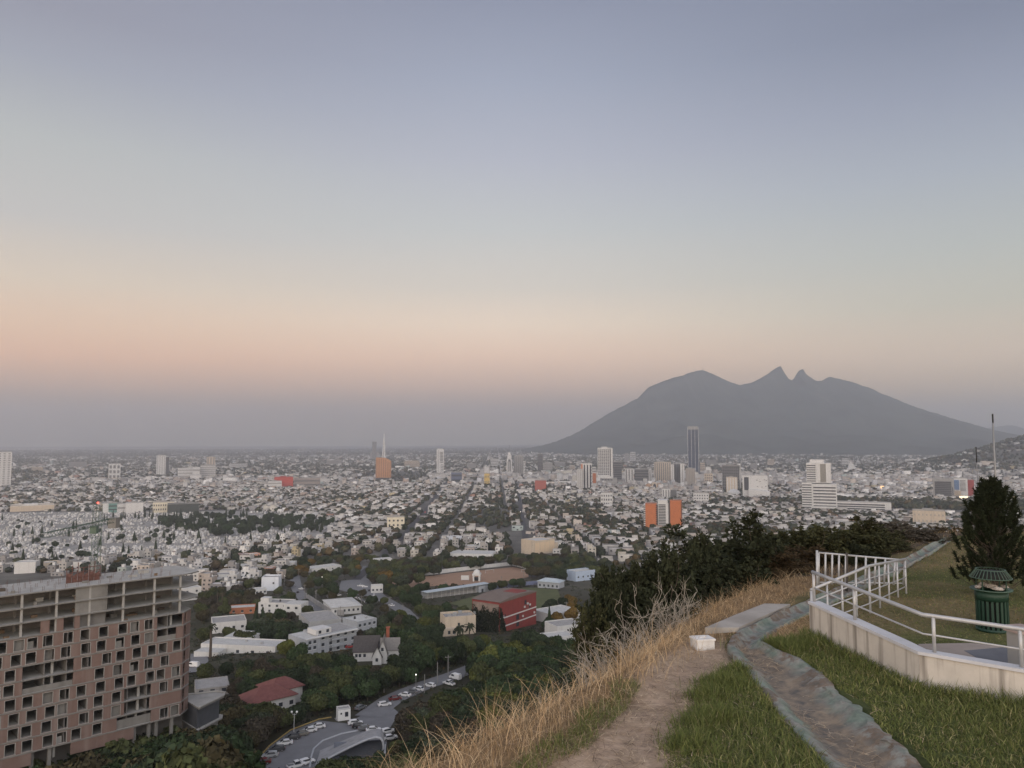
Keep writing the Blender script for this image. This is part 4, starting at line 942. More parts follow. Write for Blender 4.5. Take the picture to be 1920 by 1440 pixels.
house_at('white_house', 'low white house with flat grey roof right of the unfinished block top', 'house', (404, 1090), (446, 1088), 5, 11, white_m, roofg_m, 4, 1, .5, False)
house_at('white_house', 'long pale house with dormer vents between autumn trees', 'house', (512, 1068), (552, 1067), 5.8, 11, white_m, roofw_m, 4, 1, .5, False)
house_at('low_house', 'spread out white roofs by the car park beneath the orange tree', 'house', (584, 1074), (640, 1068), 3.8, 14, white_m, roofw_m, 5, 1, .4)
house_at('kiosk', 'small pillared white gatehouse at the curve of the grey road', 'gatehouse', (696, 1113), (718, 1112), 5.2, 6, white_m, roofw_m, 3, 1, .4)
house_at('white_house', 'white gabled end house right beside the unfinished block roof', 'house', (342, 1128), (377, 1124), 8.5, 12, white_m, roofw_m, 2, 2, .5, False)
house_at('white_house', 'white house block seen above the left end of the unfinished roof', 'house', (26, 1076), (66, 1074), 10, 13, white_m, roofw_m, 0, 1, .6, False)
house_at('beige_house', 'long beige roofed house above the left part of the unfinished roof', 'house', (82, 1068), (134, 1064), 6, 12, beige_m, roofw_m, 3, 1, .6, False)
house_at('white_house', 'white two storey house behind the right end of the unfinished roof', 'house', (236, 1064), (284, 1062), 6.5, 12, white_m, roofw_m, 4, 2, .6, False)
# right of the red block, seen through the thicket
house_at('white_house', 'flat pale roofed house right of the slim cypress by the red block', 'house', (1034, 1168), (1088, 1160), 4.6, 16, white_m, roofw_m, 4, 1, .5, False)
house_at('white_house', 'grey white house seen through the bare thicket stems', 'house', (1044, 1196), (1096, 1190), 4.8, 12, white_m, roofg_m, 4, 1, .5, False)
house_at('low_house', 'lower pale roof at the foot of the thicket behind parked cars', 'house', (1030, 1216), (1080, 1210), 4, 9, white_m, roofw_m, 3, 1, .5, False)
house_at('blue_building', 'pale blue building with round windows behind the shrubs', 'building', (1080, 1090), (1116, 1086), 7, 12, mat('pale_blue_render', (.36, .43, .54), .85, .08, .3), roofw_m, 4, 1, .5, False)
house_at('white_house', 'small white roofed hut in the wood right of the dirt field', 'hut', (1048, 1070), (1074, 1069), 4, 9, white_m, roofw_m, 2, 1, .3, False)
# sports grounds
def sheet(name, pix, m, off=.12, kind='structure', nsub=14):
    """a flat ground cover laid a little above the ground, outline given on the ground"""
    P = [on_ground(*p) for p in pix]; V = []; 
    bm = bmesh.new(); vs = [bm.verts.new((p.x, p.y, 0)) for p in P]; bm.faces.new(vs)
    bmesh.ops.triangulate(bm, faces=bm.faces[:]); 
    for _ in range(4):
        long = [e for e in bm.edges if e.calc_length() > 9]
        if long: bmesh.ops.subdivide_edges(bm, edges=long, cuts=1); bmesh.ops.triangulate(bm, faces=bm.faces[:])
    xs = np.array([v.co.x for v in bm.verts]); ys = np.array([v.co.y for v in bm.verts]); zz = hz(xs, ys) + off
    for v, z in zip(bm.verts, zz): v.co.z = z
    bmesh.ops.recalc_face_normals(bm, faces=bm.faces[:])
    if sum(f.normal.z for f in bm.faces) < 0: bmesh.ops.reverse_faces(bm, faces=bm.faces[:])
    me = bpy.data.meshes.new(name); bm.to_mesh(me); bm.free(); me.materials.append(m)
    o = obj(name, me); tag(o, kind=kind); return o
dirt_m = mat('reddish_dirt', (.27, .17, .115), .95, .14, .12, detail=7)
pitch_m = mat('pitch_grass', (.075, .085, .035), .95, .25, .1, detail=7)
road_m = mat('road_asphalt', (.165, .166, .172), .9, .16, .25, detail=7)
sheet('dirt_field', [(728, 1094), (760, 1086), (860, 1074), (962, 1064), (1000, 1072), (1012, 1078), (960, 1090), (860, 1098), (760, 1102)], dirt_m, .35)
sheet('grass_field', [(842, 1132), (900, 1116), (985, 1102), (1045, 1106), (1052, 1122), (1010, 1146), (900, 1150)], pitch_m, .35)
def wall_along(name, label, cat, pix, h, th, m, cap=None, post=None):
    P = [on_ground(*p) for p in pix]; t = thing(name, label, cat, P[0])
    for a, b in zip(P[:-1], P[1:]):
        L = (b - a).length; n = max(1, int(L / 7)); 
        for k in range(n):
            p, q = a.lerp(b, k / n), a.lerp(b, (k + .985) / n); ang = math.atan2(q.y - p.y, q.x - p.x)
            M = Matrix.Translation(Vector((p.x, p.y, hz1(p.x, p.y))) - P[0]) @ Matrix.Rotation(ang, 4, 'Z')
            MB().box(0, (q - p).length, -th / 2, th / 2, -1.5, h, M=M).build('panel', m, t)
    return t
wall_along('boundary_wall', 'long white boundary wall behind the reddish dirt field', 'wall', [(730, 1090), (760, 1083), (860, 1071), (960, 1060), (1012, 1074)], 3.2, .4, white_m)
wall_along('boundary_wall', 'blue grey wall along the far side of the green pitch', 'wall', [(918, 1109), (962, 1100), (1040, 1093)], 2.8, .4, mat('dull_blue_paint', (.16, .18, .27), .85, .1, .3))
wall_along('street_wall', 'long grey wall bordering the sloping street near the round tree', 'wall', [(574, 1121), (596, 1136), (620, 1152), (645, 1154)], 3.4, .4, conc_m)
# grandstand
m, yaw, w, z = seat((800, 1124), (918, 1108)); t = thing('grandstand', 'long grandstand with a thin pale blue roof along the green pitch', 'grandstand', (m.x, m.y, z), yaw)
MB().box(-w, w, -.5, 6.5, 5.2, 5.55).build('roof', mat('pale_blue_sheet', (.36, .41, .45), .7, .1, .3), t); MB().box(-w, w, 5.9, 6.3, -1, 5.19).build('back_wall', bluegrey_m, t)
for k in range(3): MB().box(-w + 1, w - 1, 1 + k * 1.5, 2.5 + k * 1.5, -1, .7 + k * .7).build('step', conc_m, t)
for k in range(15): MB().tube([(-w + 1 + k * (2 * w - 2) / 14, 0, -1), (-w + 1 + k * (2 * w - 2) / 14, 0, 5.2)], .14, 6).build('post', white_m, t)
MB().box(w * .62, w * .97, -1, 5.8, -1, 4.4).build('changing_room', bluegrey_m, t); MB().box(w * .7, w * .76, -1.1, -.9, 0, 2.6).build('door', win_m, t)
foot(m, yaw, -w, w, 0, 7); CLEAR.append((785, 1097, 920, 1115, math.hypot(m.x, m.y)))
m, yaw, w, z = seat((1008, 1102), (1048, 1104)); t = thing('covered_stand', 'small covered stand with pale pitched roof at the pitch corner', 'grandstand', (m.x, m.y, z), yaw)
hip(t, -w, w, 0, 10, 5, 2, 4, bluegrey_m, mat('pale_blue_sheet', (.36, .41, .45)))
for k in range(5): MB().box(-w + 1.2 + k * 2 * w / 5, -w + 2.6 + k * 2 * w / 5, -.1, .1, 1.4, 3).build('opening', win_m, t)
foot(m, yaw, -w, w, 0, 10); CLEAR.append((1003, 1078, 1060, 1100, math.hypot(m.x, m.y)))
# clock tower kiosk and scoreboard on the dirt field
p = on_ground(894, 1090); t = thing('domed_kiosk', 'small white domed tower standing on the reddish dirt field', 'tower', p, -.1)
for x in (-2.3, 2.3):
    for y in (-2.3, 2.3): MB().box(x - .55, x + .55, y - .55, y + .55, -1, 5.0).build('pillar', white_m, t)
MB().box(-3.2, 3.2, -3.2, 3.2, 5.0, 6.4).build('cornice', white_m, t); MB().box(-2.6, 2.6, 1.6, 2.0, -1, 3).build('rear_screen', glass_m, t)
MB().lathe([(2.8, 6.4), (2.8, 7.0), (2.5, 8.0), (1.7, 8.9), (.7, 9.4), (0, 9.5)], 16).build('dome', white_m, t, True); MB().tube([(0, 0, 9.4), (0, 0, 10.6)], .1, 6).build('finial', white_m, t)
p = on_ground(872, 1090); t = thing('scoreboard', 'plain white scoreboard left of the domed tower', 'scoreboard', p); MB().box(-3.2, 3.2, 0, .4, 1.0, 4.6).build('board', white_m, t)
for x in (-2.6, 2.6): MB().tube([(x, .5, -1), (x, .5, 4.5)], .12, 6).build('post', steel_m, t)
CLEAR.append((864, 1068, 902, 1090, 600))
for a, b_ in (((910, 1076), (926, 1074)), ((978, 1074), (990, 1075))):
    g, g2 = on_ground(*a), on_ground(*b_); t = thing('goal_frame', 'white goal frame at the %s end of the reddish dirt field' % ('far left' if a[0] < 950 else 'right'), 'goal', g)
    v = g2 - g; MB().tube([(0, 0, 0), (0, 0, 3), (v.x, v.y, v.z + 3), (v.x, v.y, v.z)], .12, 6).build('posts', white_m, t)
# roads
def ribbon(name, pix, w, m, off=.15):
    P = [on_ground(*p) for p in pix]; pts = []
    for a, b in zip(P[:-1], P[1:]):
        n = max(2, int((b - a).length / 4)); pts += [a.lerp(b, k / n) for k in range(n)]
    pts.append(P[-1]); V = []
    for i, p in enumerate(pts):
        d = pts[min(i + 2, len(pts) - 1)] - pts[max(i - 2, 0)]; d.z = 0; d.normalize(); nrm = Vector((-d.y, d.x, 0))
        for s in (-w / 2, -w / 6, w / 6, w / 2):
            q = p + nrm * s; V.append((q.x, q.y, hz1(q.x, q.y) + off))
    n = len(pts); Q = []
    for i in range(n - 1):
        for k in range(3): Q.append((i * 4 + k, (i + 1) * 4 + k, (i + 1) * 4 + k + 1, i * 4 + k + 1))
    o = obj(name, np_mesh(name, np.array(V), np.array(Q)[:, ::-1], None, [m])); tag(o, kind='structure')
    if True: ROADS.append([(p.x, p.y, w / 2) for p in pts])
ROADS = []
sheet('car_park', [(470, 1445), (505, 1402), (545, 1372), (598, 1352), (650, 1358), (700, 1330), (735, 1326), (748, 1338), (728, 1372), (716, 1440), (640, 1462)], road_m, .2)
ribbon('road', [(690, 1345), (735, 1312), (790, 1288), (850, 1268), (905, 1246), (960, 1222)], 9, road_m, .28)
ribbon('road', [(790, 1178), (755, 1145), (712, 1120), (688, 1100), (678, 1080), (690, 1062)], 9.5, road_m, .3)
ribbon('street', [(660, 1162), (612, 1156), (574, 1130), (556, 1104), (553, 1082), (548, 1060)], 8, road_m, .3)
sheet('car_park', [(640, 1090), (676, 1086), (700, 1112), (706, 1122), (668, 1116), (634, 1106)], road_m, .4)
ribbon('service_road', [(362, 1262), (374, 1242), (372, 1226)], 7, road_m, .3)
# yellow kerb round the lower car park: kerb stones laid one by one
kp = [(468, 1442), (505, 1400), (545, 1370), (598, 1350), (622, 1346)]
P = [on_ground(*p) for p in kp]; t = thing('kerb', 'faded yellow kerb along the tree side of the lower car park', 'kerb', P[0])
ym = mat('faded_yellow_paint', (.34, .25, .10), .85, .2, .8)
for a, b in zip(P[:-1], P[1:]):
    n = max(1, int((b - a).length / 2)); 
    for k in range(n):
        p, q = a.lerp(b, k / n), a.lerp(b, (k + .97) / n); M = Matrix.Translation(Vector((p.x, p.y, hz1(p.x, p.y))) - P[0]) @ Matrix.Rotation(math.atan2(q.y - p.y, q.x - p.x), 4, 'Z')
        MB().box(0, (q - p).length, -.12, .12, -.2, .38, M=M).build('kerb_stone', ym, t)
# ================================================================ LABELS BY NEIGHBOURHOOD
LAND = [('white guard booth', 638, 1340), ('concrete shell vault', 660, 1400), ('dull red hipped roof', 510, 1315), ('dark gabled house', 703, 1220), ('white apartment block', 608, 1195),
        ('big red block', 950, 1145), ('beige block', 862, 1165), ('white hipped hall', 647, 1133), ('domed white kiosk', 893, 1080), ('green pitch', 985, 1118), ('tall white cube house', 506, 1092),
        ('unfinished brick shell', 180, 1300), ('thin green crane mast', 178, 990), ('cemetery middle', 330, 1020), ('tall cream hall', 1020, 1020), ('long grandstand', 850, 1112), ('bare stem thicket', 1170, 1150),
        ('red traffic lights', 797, 958), ('orange twin slabs', 1243, 965), ('cream school block', 308, 950), ('salmon pink house', 477, 1043), ('long street wall', 600, 1138), ('bright white low house', 445, 1205),
        ('long white shed roof', 882, 1036), ('cream apartment block', 743, 978), ('small pillared gatehouse', 707, 1105), ('reddish dirt field', 790, 1085), ('bare concrete roof', 395, 1295), ('white two storey house', 889, 1022), ('orange brick low house', 452, 1145), ('white canopy shelter', 720, 1050), ('cemetery left end', 60, 1010), ('cemetery right end', 590, 990), ('lone white slab tower', 302, 880), ('slim cypress by the red block', 1031, 1150), ('upper car park', 668, 1100), ('road by the trees', 800, 1285)]
ORD = ['nearest', 'second', 'third', 'fourth', 'fifth', 'sixth', 'seventh', 'eighth', 'ninth', 'tenth', 'eleventh', 'twelfth', 'thirteenth', 'fourteenth', 'fifteenth', 'sixteenth', 'seventeenth', 'eighteenth', 'nineteenth', 'twentieth']
UNITS = ['first', 'second', 'third', 'fourth', 'fifth', 'sixth', 'seventh', 'eighth', 'ninth']
TENS = ['twenty', 'thirty', 'forty', 'fifty', 'sixty', 'seventy', 'eighty', 'ninety']
def ordw(k):
    if k < 20: return ORD[k]
    n = k + 1; t, u = TENS[n // 10 - 2] if n < 100 else 'hundred', n % 10
    return f'{t}-{UNITS[u - 1]}' if u else (t[:-1] + 'ieth' if t.endswith('y') else t + 'th')
def label_all(items, noun):
    """items: (object, description, px, py); says where each stands by the landmark next to it"""
    bucket = {}
    for o, desc, px, py in items:
        k = min(range(len(LAND)), key=lambda i: math.hypot((LAND[i][1] - px), (LAND[i][2] - py) * 1.8))
        dx, dy = px - LAND[k][1], (py - LAND[k][2]) * 1.8
        side = ('left of' if dx < 0 else 'right of') if abs(dx) > abs(dy) else ('behind' if dy < 0 else 'in front of')
        bucket.setdefault((k, side), []).append((math.hypot(dx, dy), o, desc))
    for (k, side), lst in bucket.items():
        for i, (_, o, desc) in enumerate(sorted(lst, key=lambda q: q[0])):
            o['label'] = f'{desc}, {ordw(i)} {side} the {LAND[k][0]}'

# ================================================================ HOUSES BUILT ONE BY ONE
def house_proto(k):
    r = random.Random(100 + k); w = r.choice([3.4, 4, 4.6, 5.2, 6]); d = r.uniform(7, 11.5); st = r.choice([1, 1, 2, 2, 2, 3]) if k > 2 else 2; h = st * 3.05 + .3
    P = []
    wl = MB().box(-w, w, 0, d, -3, h)
    for a in ((-w, w, 0, .22), (-w, w, d - .22, d), (-w, -w + .22, .22, d - .22), (w - .22, w, .22, d - .22)): wl.box(*a, h + .002, h + .55)
    two = k % 3 == 1
    if two: wl.box(-w, r.uniform(-.2, .4) * w, d * .35, d - .02, h + .003, h + 2.9)
    if k % 4 == 2: wl.box(-w * .9, w * .2, -2.4, -.01, -2, 2.7)
    P.append(('wall', wl.mesh('wall', wallobj_m), None, 'w'))
    P.append(('roof', MB().box(-w + .23, w - .23, .23, d - .23, h - .1, h + .04).mesh('roof', roofobj_m), None, 'r'))
    if two: P.append(('upper_roof', MB().box(-w + .05, -.2 * w, d * .35 + .05, d - .1, h + 2.904, h + 2.95).mesh('upper_roof', roofobj_m), None, 'r'))
    wm = MB().box(-.75, .75, -.07, .1, 0, 1.35).mesh('window', win_m)
    n = 2 if w < 4.2 else 3
    for f in range(st):
        for i in range(n):
            if f == 0 and i == k % n: continue
            P.append(('window', wm, (-w + (i + .5) * 2 * w / n + r.uniform(-.3, .3), 0 if not (f == 0 and k % 4 == 2 and -w + (i + .5) * 2 * w / n < w * .2) else -2.4, f * 3.05 + 1.0), None))
    P.append(('door', MB().box(-.55, .55, -.06, .1, 0, 2.15).mesh('door', door_m), (-w + (k % n + .5) * 2 * w / n, 0 if k % 4 != 2 else -2.4, 0), None))
    if k % 5 == 3: P.append(('garage_opening', MB().box(-1.5, 1.5, -.05, .1, 0, 2.3).mesh('garage_opening', glass_m), (w * .45, 0, 0), None))
    if k % 2: P.append(('water_tank', MB().lathe([(0, 0), (.55, 0), (.55, 1.0), (.45, 1.25), (.2, 1.4), (0, 1.4)], 8).mesh('water_tank', tank_m if k % 4 == 1 else tankw_m, True), (w * .5, d * .6, h + .05), None))
    if k % 3 == 2: P.append(('stair_head', MB().box(-1.3, 1.3, 0, 2.6, 0, 2.4).mesh('stair_head', white_m), (-w * .4, d * .5, h + .05), None))
    return P, st, w, d, ('with roof room' if two else 'with black tank' if k % 4 == 1 else 'with white tank' if k % 2 else 'with stair head' if k % 3 == 2 else 'with bare roof')
PROTO = [house_proto(k) for k in range(16)]
CNAME = ['white', 'grey white', 'bright white', 'pale grey', 'grey', 'cream', 'pinkish', 'light brown', 'dark grey', 'cool white', 'terracotta', 'brick red', 'ochre', 'mint', 'sooty']
HOUSES = []
NO_HOUSE = [[(700, 1064), (740, 1046), (830, 1050), (925, 1046), (1000, 1042), (1120, 1050), (1150, 1180), (600, 1180), (640, 1085)], [(560, 1045), (700, 1040), (720, 1085), (560, 1100)], [(985, 1042), (1000, 1030), (1048, 1030), (1050, 1042)]]
def in_foot(x, y, pad=0):
    return any(poly_dist(np.array([x]), np.array([y]), p)[0] > -pad for p in FOOT)
def on_road(x, y, pad=4): return any(math.hypot(x - a, y - b) < w + pad for R in ROADS for a, b, w in R)
def pick_near(x, y, w, d, ok, px, py):
    """lots that get a house of their own: the nearest in view"""
    vis = ok & (px > -10) & (px < 1330) & ~((px < 372) & (py > 1080)) & ~((px > 1110) & (py > 1010)) & ~((px < 400) & (py > 1110)) & (py < 1128) & ~((px > 560) & (py > 1052) & (px < 1140))
    for z in NO_HOUSE: vis &= ~in_poly(px, py, z)
    idx = np.nonzero(vis)[0]; idx = idx[np.argsort(np.hypot(x[idx], y[idx]))]
    near = []
    for i in idx:
        if in_foot(x[i], y[i], 6) or on_road(x[i], y[i], 6): continue
        near.append(i)
        if len(near) >= 285: break
    return np.array(near)
def build_near_houses(x, y):
    used = {}
    for i in range(len(x)):
        k = int(rng.integers(len(PROTO))); P, st, w, d, feat = PROTO[k]
        ci = int(rng.choice(len(PAL_W), p=PAL_P)); col = PAL_W[ci] * rng.uniform(.9, 1.1); rc_ = PAL_R[int(rng.choice(len(PAL_R), p=PAL_RP / PAL_RP.sum()))] * rng.uniform(.9, 1.1)
        z = hz1(x[i], y[i])
        t = thing('house', 'x', 'house', (x[i], y[i] - d / 2, z), YAW + random.choice([0, 0, 0, .06, -.05, .1]), 'houses on the street grid below the hill')
        for nm, me, loc, role in P: obj(nm, me, t, loc, None, col if role == 'w' else rc_ if role == 'r' else None)
        px, py = proj(x[i], y[i], z)
        HOUSES.append((t, f'{CNAME[ci]} {["one", "two", "three"][st - 1]}-storey house {feat}', px, py))
    label_all(HOUSES, 'house')

# ================================================================ TREES
def crown_mesh(seed, lobes, n, flat=1.0, leaf=.085, name='crown', core=True):
    r = np.random.default_rng(seed)
    L = [(np.array([0, 0, .5]), np.array([.72, .72, .46]))]
    for _ in range(lobes):
        a = r.uniform(0, 6.28); q = r.uniform(.25, .62); L.append((np.array([q * math.cos(a), q * math.sin(a), r.uniform(.25, .8)]), np.array([1, 1, .8 * flat]) * r.uniform(.26, .46)))
    C = np.array([l[0] for l in L]); A = np.array([l[1] for l in L])
    pick = r.choice(len(L), n, p=(A[:, 0] ** 2) / (A[:, 0] ** 2).sum())
    d = r.normal(size=(n, 3)); d /= np.linalg.norm(d, axis=1)[:, None]
    rad = r.uniform(.72, 1.06, n)
    p = C[pick] + d * A[pick] * rad[:, None]
    nrm = d + r.normal(size=(n, 3)) * .55; nrm /= np.linalg.norm(nrm, axis=1)[:, None]
    up = r.normal(size=(n, 3)); e1 = np.cross(nrm, up); e1 /= np.linalg.norm(e1, axis=1)[:, None]; e2 = np.cross(nrm, e1)
    s = leaf * r.uniform(.6, 1.5, n)[:, None]
    V = np.stack([p - e1 * s - e2 * s * .5, p + e1 * s * .25 - e2 * s, p + e1 * s + e2 * s * .35, p - e1 * s * .2 + e2 * s * .95], 1).reshape(-1, 3)
    Fq = np.arange(n * 4).reshape(n, 4)
    Ft = None
    if core:
        v, f = ico(2); k = len(V); vs, fs = [], []
        for c, a in zip(C, A): vs.append(c + v * a * .74 * r.uniform(.85, 1.1, (len(v), 1))); fs.append(f + k); k += len(v)
        V = np.concatenate([V] + vs); Ft = np.concatenate(fs)
    return np_mesh(name, V, Fq, Ft, [leaf_m])
leaf_m = mat('foliage', (.05, .05, .03), .9, .25, .6, objcol=True, island=.38, spec=.1, detail=2)
bark_m = mat('bark', (.075, .06, .048), .95, .25, 4)
CROWNS = [crown_mesh(s, 11, 4600, 1, .055) for s in range(6)] + [crown_mesh(20 + s, 8, 3800, .7, .05) for s in range(3)]
CYPRESS = []
for s in range(3):
    r = np.random.default_rng(60 + s); n = 900; z = r.uniform(0, 1, n) ** 1.1; R = (np.sin(np.clip(z * 1.0 + .04, 0, 1) ** .55 * math.pi) * .9 + .12) * (1 - z * .25); a = r.uniform(0, 6.28, n); q = R * r.uniform(.7, 1.08, n)
    p = np.stack([q * np.cos(a), q * np.sin(a), z], -1); nrm = np.stack([np.cos(a), np.sin(a), r.normal(size=n) * .3], -1) + r.normal(size=(n, 3)) * .4; nrm /= np.linalg.norm(nrm, axis=1)[:, None]
    e1 = np.cross(nrm, [0, 0, 1.0]); e1 /= np.linalg.norm(e1, axis=1)[:, None]; s1 = .22 * r.uniform(.6, 1.4, n)[:, None]; s2 = np.array([0, 0, .045]) * r.uniform(.7, 1.6, n)[:, None]
    V = np.stack([p - e1 * s1 - s2, p + e1 * s1 - s2 * .5, p + e1 * s1 * .5 + s2 * 1.6, p - e1 * s1 * .7 + s2], 1).reshape(-1, 3)
    v, f = ico(2); vv = v.copy(); vv[:, 2] = (vv[:, 2] + 1) / 2; vv[:, :2] *= .68 * (1 - vv[:, 2:3] * .25)
    CYPRESS.append(np_mesh('crown', np.concatenate([V, vv]), np.arange(n * 4).reshape(n, 4), f + n * 4, [leaf_m]))
def trunk_mesh(seed):
    r = random.Random(seed); b = MB().tube([(0, 0, -.15), (.02, 0, .25), (.03, .02, .5), (0, 0, .8)], [.045, .035, .028, .012], 6)
    for _ in range(5):
        a = r.uniform(0, 6.28); b.tube([(0, 0, r.uniform(.22, .4)), (.2 * math.cos(a), .2 * math.sin(a), .55), (.42 * math.cos(a), .42 * math.sin(a), .75)], [.022, .015, .006], 5)
    return b.mesh('trunk', bark_m)
TRUNKS = [trunk_mesh(s) for s in range(4)]
TCOL = {'dark green': (.022, .027, .017), 'deep green': (.027, .036, .019), 'olive green': (.045, .045, .022), 'brownish': (.048, .036, .023), 'dusky brown': (.038, .028, .024), 'autumn ochre': (.10, .055, .018), 'yellow green': (.065, .062, .02), 'grey green': (.04, .042, .032), 'reddish brown': (.06, .036, .024)}
TREES = []
def plant(x, y, h, r, cn, kind='round', z=None):
    z = hz1(x, y) if z is None else z
    nm = 'cypress_tree' if kind == 'cypress' else 'cemetery_tree' if kind == 'grove_tree' else 'dark_green_tree' if cn in ('dark green', 'deep green') else 'brownish_tree' if cn in ('brownish', 'dusky brown', 'autumn ochre', 'reddish brown') else 'leafy_tree'  # round trees are all alike; names follow crown colour and place, not species
    t = thing(nm, 'x', 'tree', (x, y, z), random.uniform(0, 6.28), 'trees below the hill')
    c = np.array(TCOL[cn]) * random.uniform(1.0, 1.65) * np.array((.97, 1.12, .95))
    if kind == 'cypress':
        obj('crown', random.choice(CYPRESS), t, (0, 0, h * .04), None, c, (r, r, h * .96)); obj('trunk', TRUNKS[0], t, None, None, None, (h * .5, h * .5, h * .5))
        TREES.append((t, f'slim {cn} cypress', *proj(x, y, z + h * .6)))
    else:
        k = random.randrange(len(CROWNS)) if kind in ('round', 'grove_tree') else 6 + random.randrange(3)
        obj('crown', CROWNS[k], t, (0, 0, h * .22), None, c, (r, r, h * .74)); obj('trunk', random.choice(TRUNKS), t, None, None, None, (r * 1.1, r * 1.1, h * .95))
        TREES.append((t, f'{cn} {"broad low" if k >= 6 else "dense round"} {"grove_tree" if kind == "grove_tree" else "tree"}', *proj(x, y, z + h * .6)))
    return t
def blocked(px0, py0, px1, py1, d):
    return any(d < q[4] + 1 and px0 < q[2] and px1 > q[0] and py0 < q[3] and py1 > q[1] for q in CLEAR)
STAT = {}
def st_(k): STAT[k] = STAT.get(k, 0) + 1
def try_tree(px, pyt, h, r, cn, kind='round'):
    p = under_ray(px, pyt, h); d = math.hypot(p.x, p.y); k = F / d
    if in_foot(p.x, p.y, r * .25): return st_('foot')
    if blocked(px - r * k * .7, pyt + 2, px + r * k * .7, pyt + h * k, d): return st_('blocked')
    if on_road(p.x, p.y, .6): return st_('road')
    x_, y_ = proj(p.x, p.y, p.z)
    for z in KEEP_PX:
        if in_poly(np.array([x_]), np.array([y_]), z)[0]: return st_('keep')
    return plant(p.x, p.y, h, r, cn, kind)
KEEP_PX = [[(470, 1445), (505, 1398), (545, 1368), (600, 1346), (655, 1352), (705, 1322), (738, 1320), (762, 1340), (750, 1380), (735, 1445)],
           [(728, 1094), (860, 1074), (962, 1064), (1012, 1078), (960, 1090), (860, 1098)], [(842, 1132), (900, 1116), (985, 1102), (1045, 1106), (1052, 1122), (1010, 1146), (900, 1150)], [(640, 1090), (676, 1086), (700, 1112), (706, 1122), (668, 1116), (634, 1106)], [(352, 1240), (378, 1240), (378, 1262), (352, 1262)]]
ZONES = [
    ([(380, 1078), (560, 1082), (720, 1064), (765, 1150), (712, 1180), (640, 1190), (520, 1176), (380, 1176)], 19, (5, 8.5), ['olive green', 'dark green', 'brownish', 'grey green', 'deep green', 'dusky brown']),  # crown-top outlines, spacing in pixels, height range, colours
    ([(705, 1165), (740, 1140), (800, 1152), (835, 1188), (895, 1192), (1012, 1180), (1085, 1205), (1085, 1262), (1010, 1300), (930, 1330), (880, 1312), (830, 1300), (800, 1262), (750, 1245), (752, 1200)], 13.5, (6.5, 10), ['dark green', 'deep green', 'deep green', 'dark green', 'olive green', 'yellow green']),
    ([(380, 1238), (525, 1232), (560, 1226), (655, 1224), (662, 1246), (760, 1248), (800, 1262), (720, 1300), (655, 1316), (600, 1326), (565, 1336), (440, 1320), (395, 1270)], 14, (6, 9), ['dark green', 'deep green', 'olive green', 'dusky brown', 'dark green', 'olive green']),
    ([(395, 1325), (440, 1312), (560, 1335), (620, 1322), (622, 1334), (545, 1352), (500, 1385), (455, 1410), (400, 1420), (395, 1370)], 15, (6, 9), ['olive green', 'dark green', 'brownish', 'grey green', 'dusky brown']),
    ([(40, 1408), (120, 1392), (200, 1376), (300, 1372), (372, 1360), (400, 1352), (440, 1395), (440, 1445), (0, 1445), (0, 1425)], 17, (11, 14.5), ['dark green', 'olive green', 'deep green', 'brownish']),
    ([(560, 1436), (640, 1418), (722, 1412), (760, 1405), (800, 1425), (800, 1440), (560, 1440)], 22, (5, 8), ['dark green', 'olive green']),
    ([(722, 1345), (760, 1325), (850, 1300), (930, 1300), (1000, 1292), (900, 1390), (780, 1400), (735, 1390)], 15, (5, 8), ['brownish', 'olive green', 'dusky brown', 'dark green', 'grey green']),
    ([(738, 1046), (800, 1040), (900, 1040), (1000, 1034), (1110, 1040), (1120, 1060), (1080, 1072), (1015, 1066), (962, 1056), (860, 1066), (745, 1080)], 8.5, (7.5, 10.5), ['olive green', 'dark green', 'brownish', 'grey green', 'olive green', 'dusky brown']),
    ([(715, 1088), (760, 1094), (870, 1092), (985, 1082), (1000, 1092), (920, 1096), (790, 1104), (785, 1125), (735, 1110)], 10, (6, 8), ['dark green', 'olive green', 'deep green', 'brownish']),
    ([(775, 1130), (840, 1128), (895, 1140), (890, 1165), (835, 1150), (800, 1160)], 15, (7, 9), ['dark green', 'deep green', 'olive green']),
    ([(1010, 1140), (1035, 1120), (1075, 1115), (1075, 1140), (1030, 1158)], 15, (6, 8), ['dark green', 'olive green', 'autumn ochre']),
    ([(372, 1110), (440, 1085), (470, 1085), (480, 1125), (425, 1140), (378, 1150)], 16, (6, 9), ['brownish', 'dark green', 'olive green', 'dusky brown']),
    ([(378, 1170), (520, 1155), (570, 1165), (560, 1215), (520, 1200), (395, 1200)], 20, (7, 10), ['olive green', 'dark green', 'yellow green', 'deep green']),
    ([(545, 1046), (600, 1040), (725, 1036), (730, 1075), (690, 1082), (600, 1082), (560, 1075)], 9.5, (6, 9), ['olive green', 'autumn ochre', 'dark green', 'brownish', 'grey green', 'olive green']),
    ([(360, 1255), (395, 1270), (395, 1285), (360, 1270)], 14, (5, 6), ['dark green', 'deep green']),
]
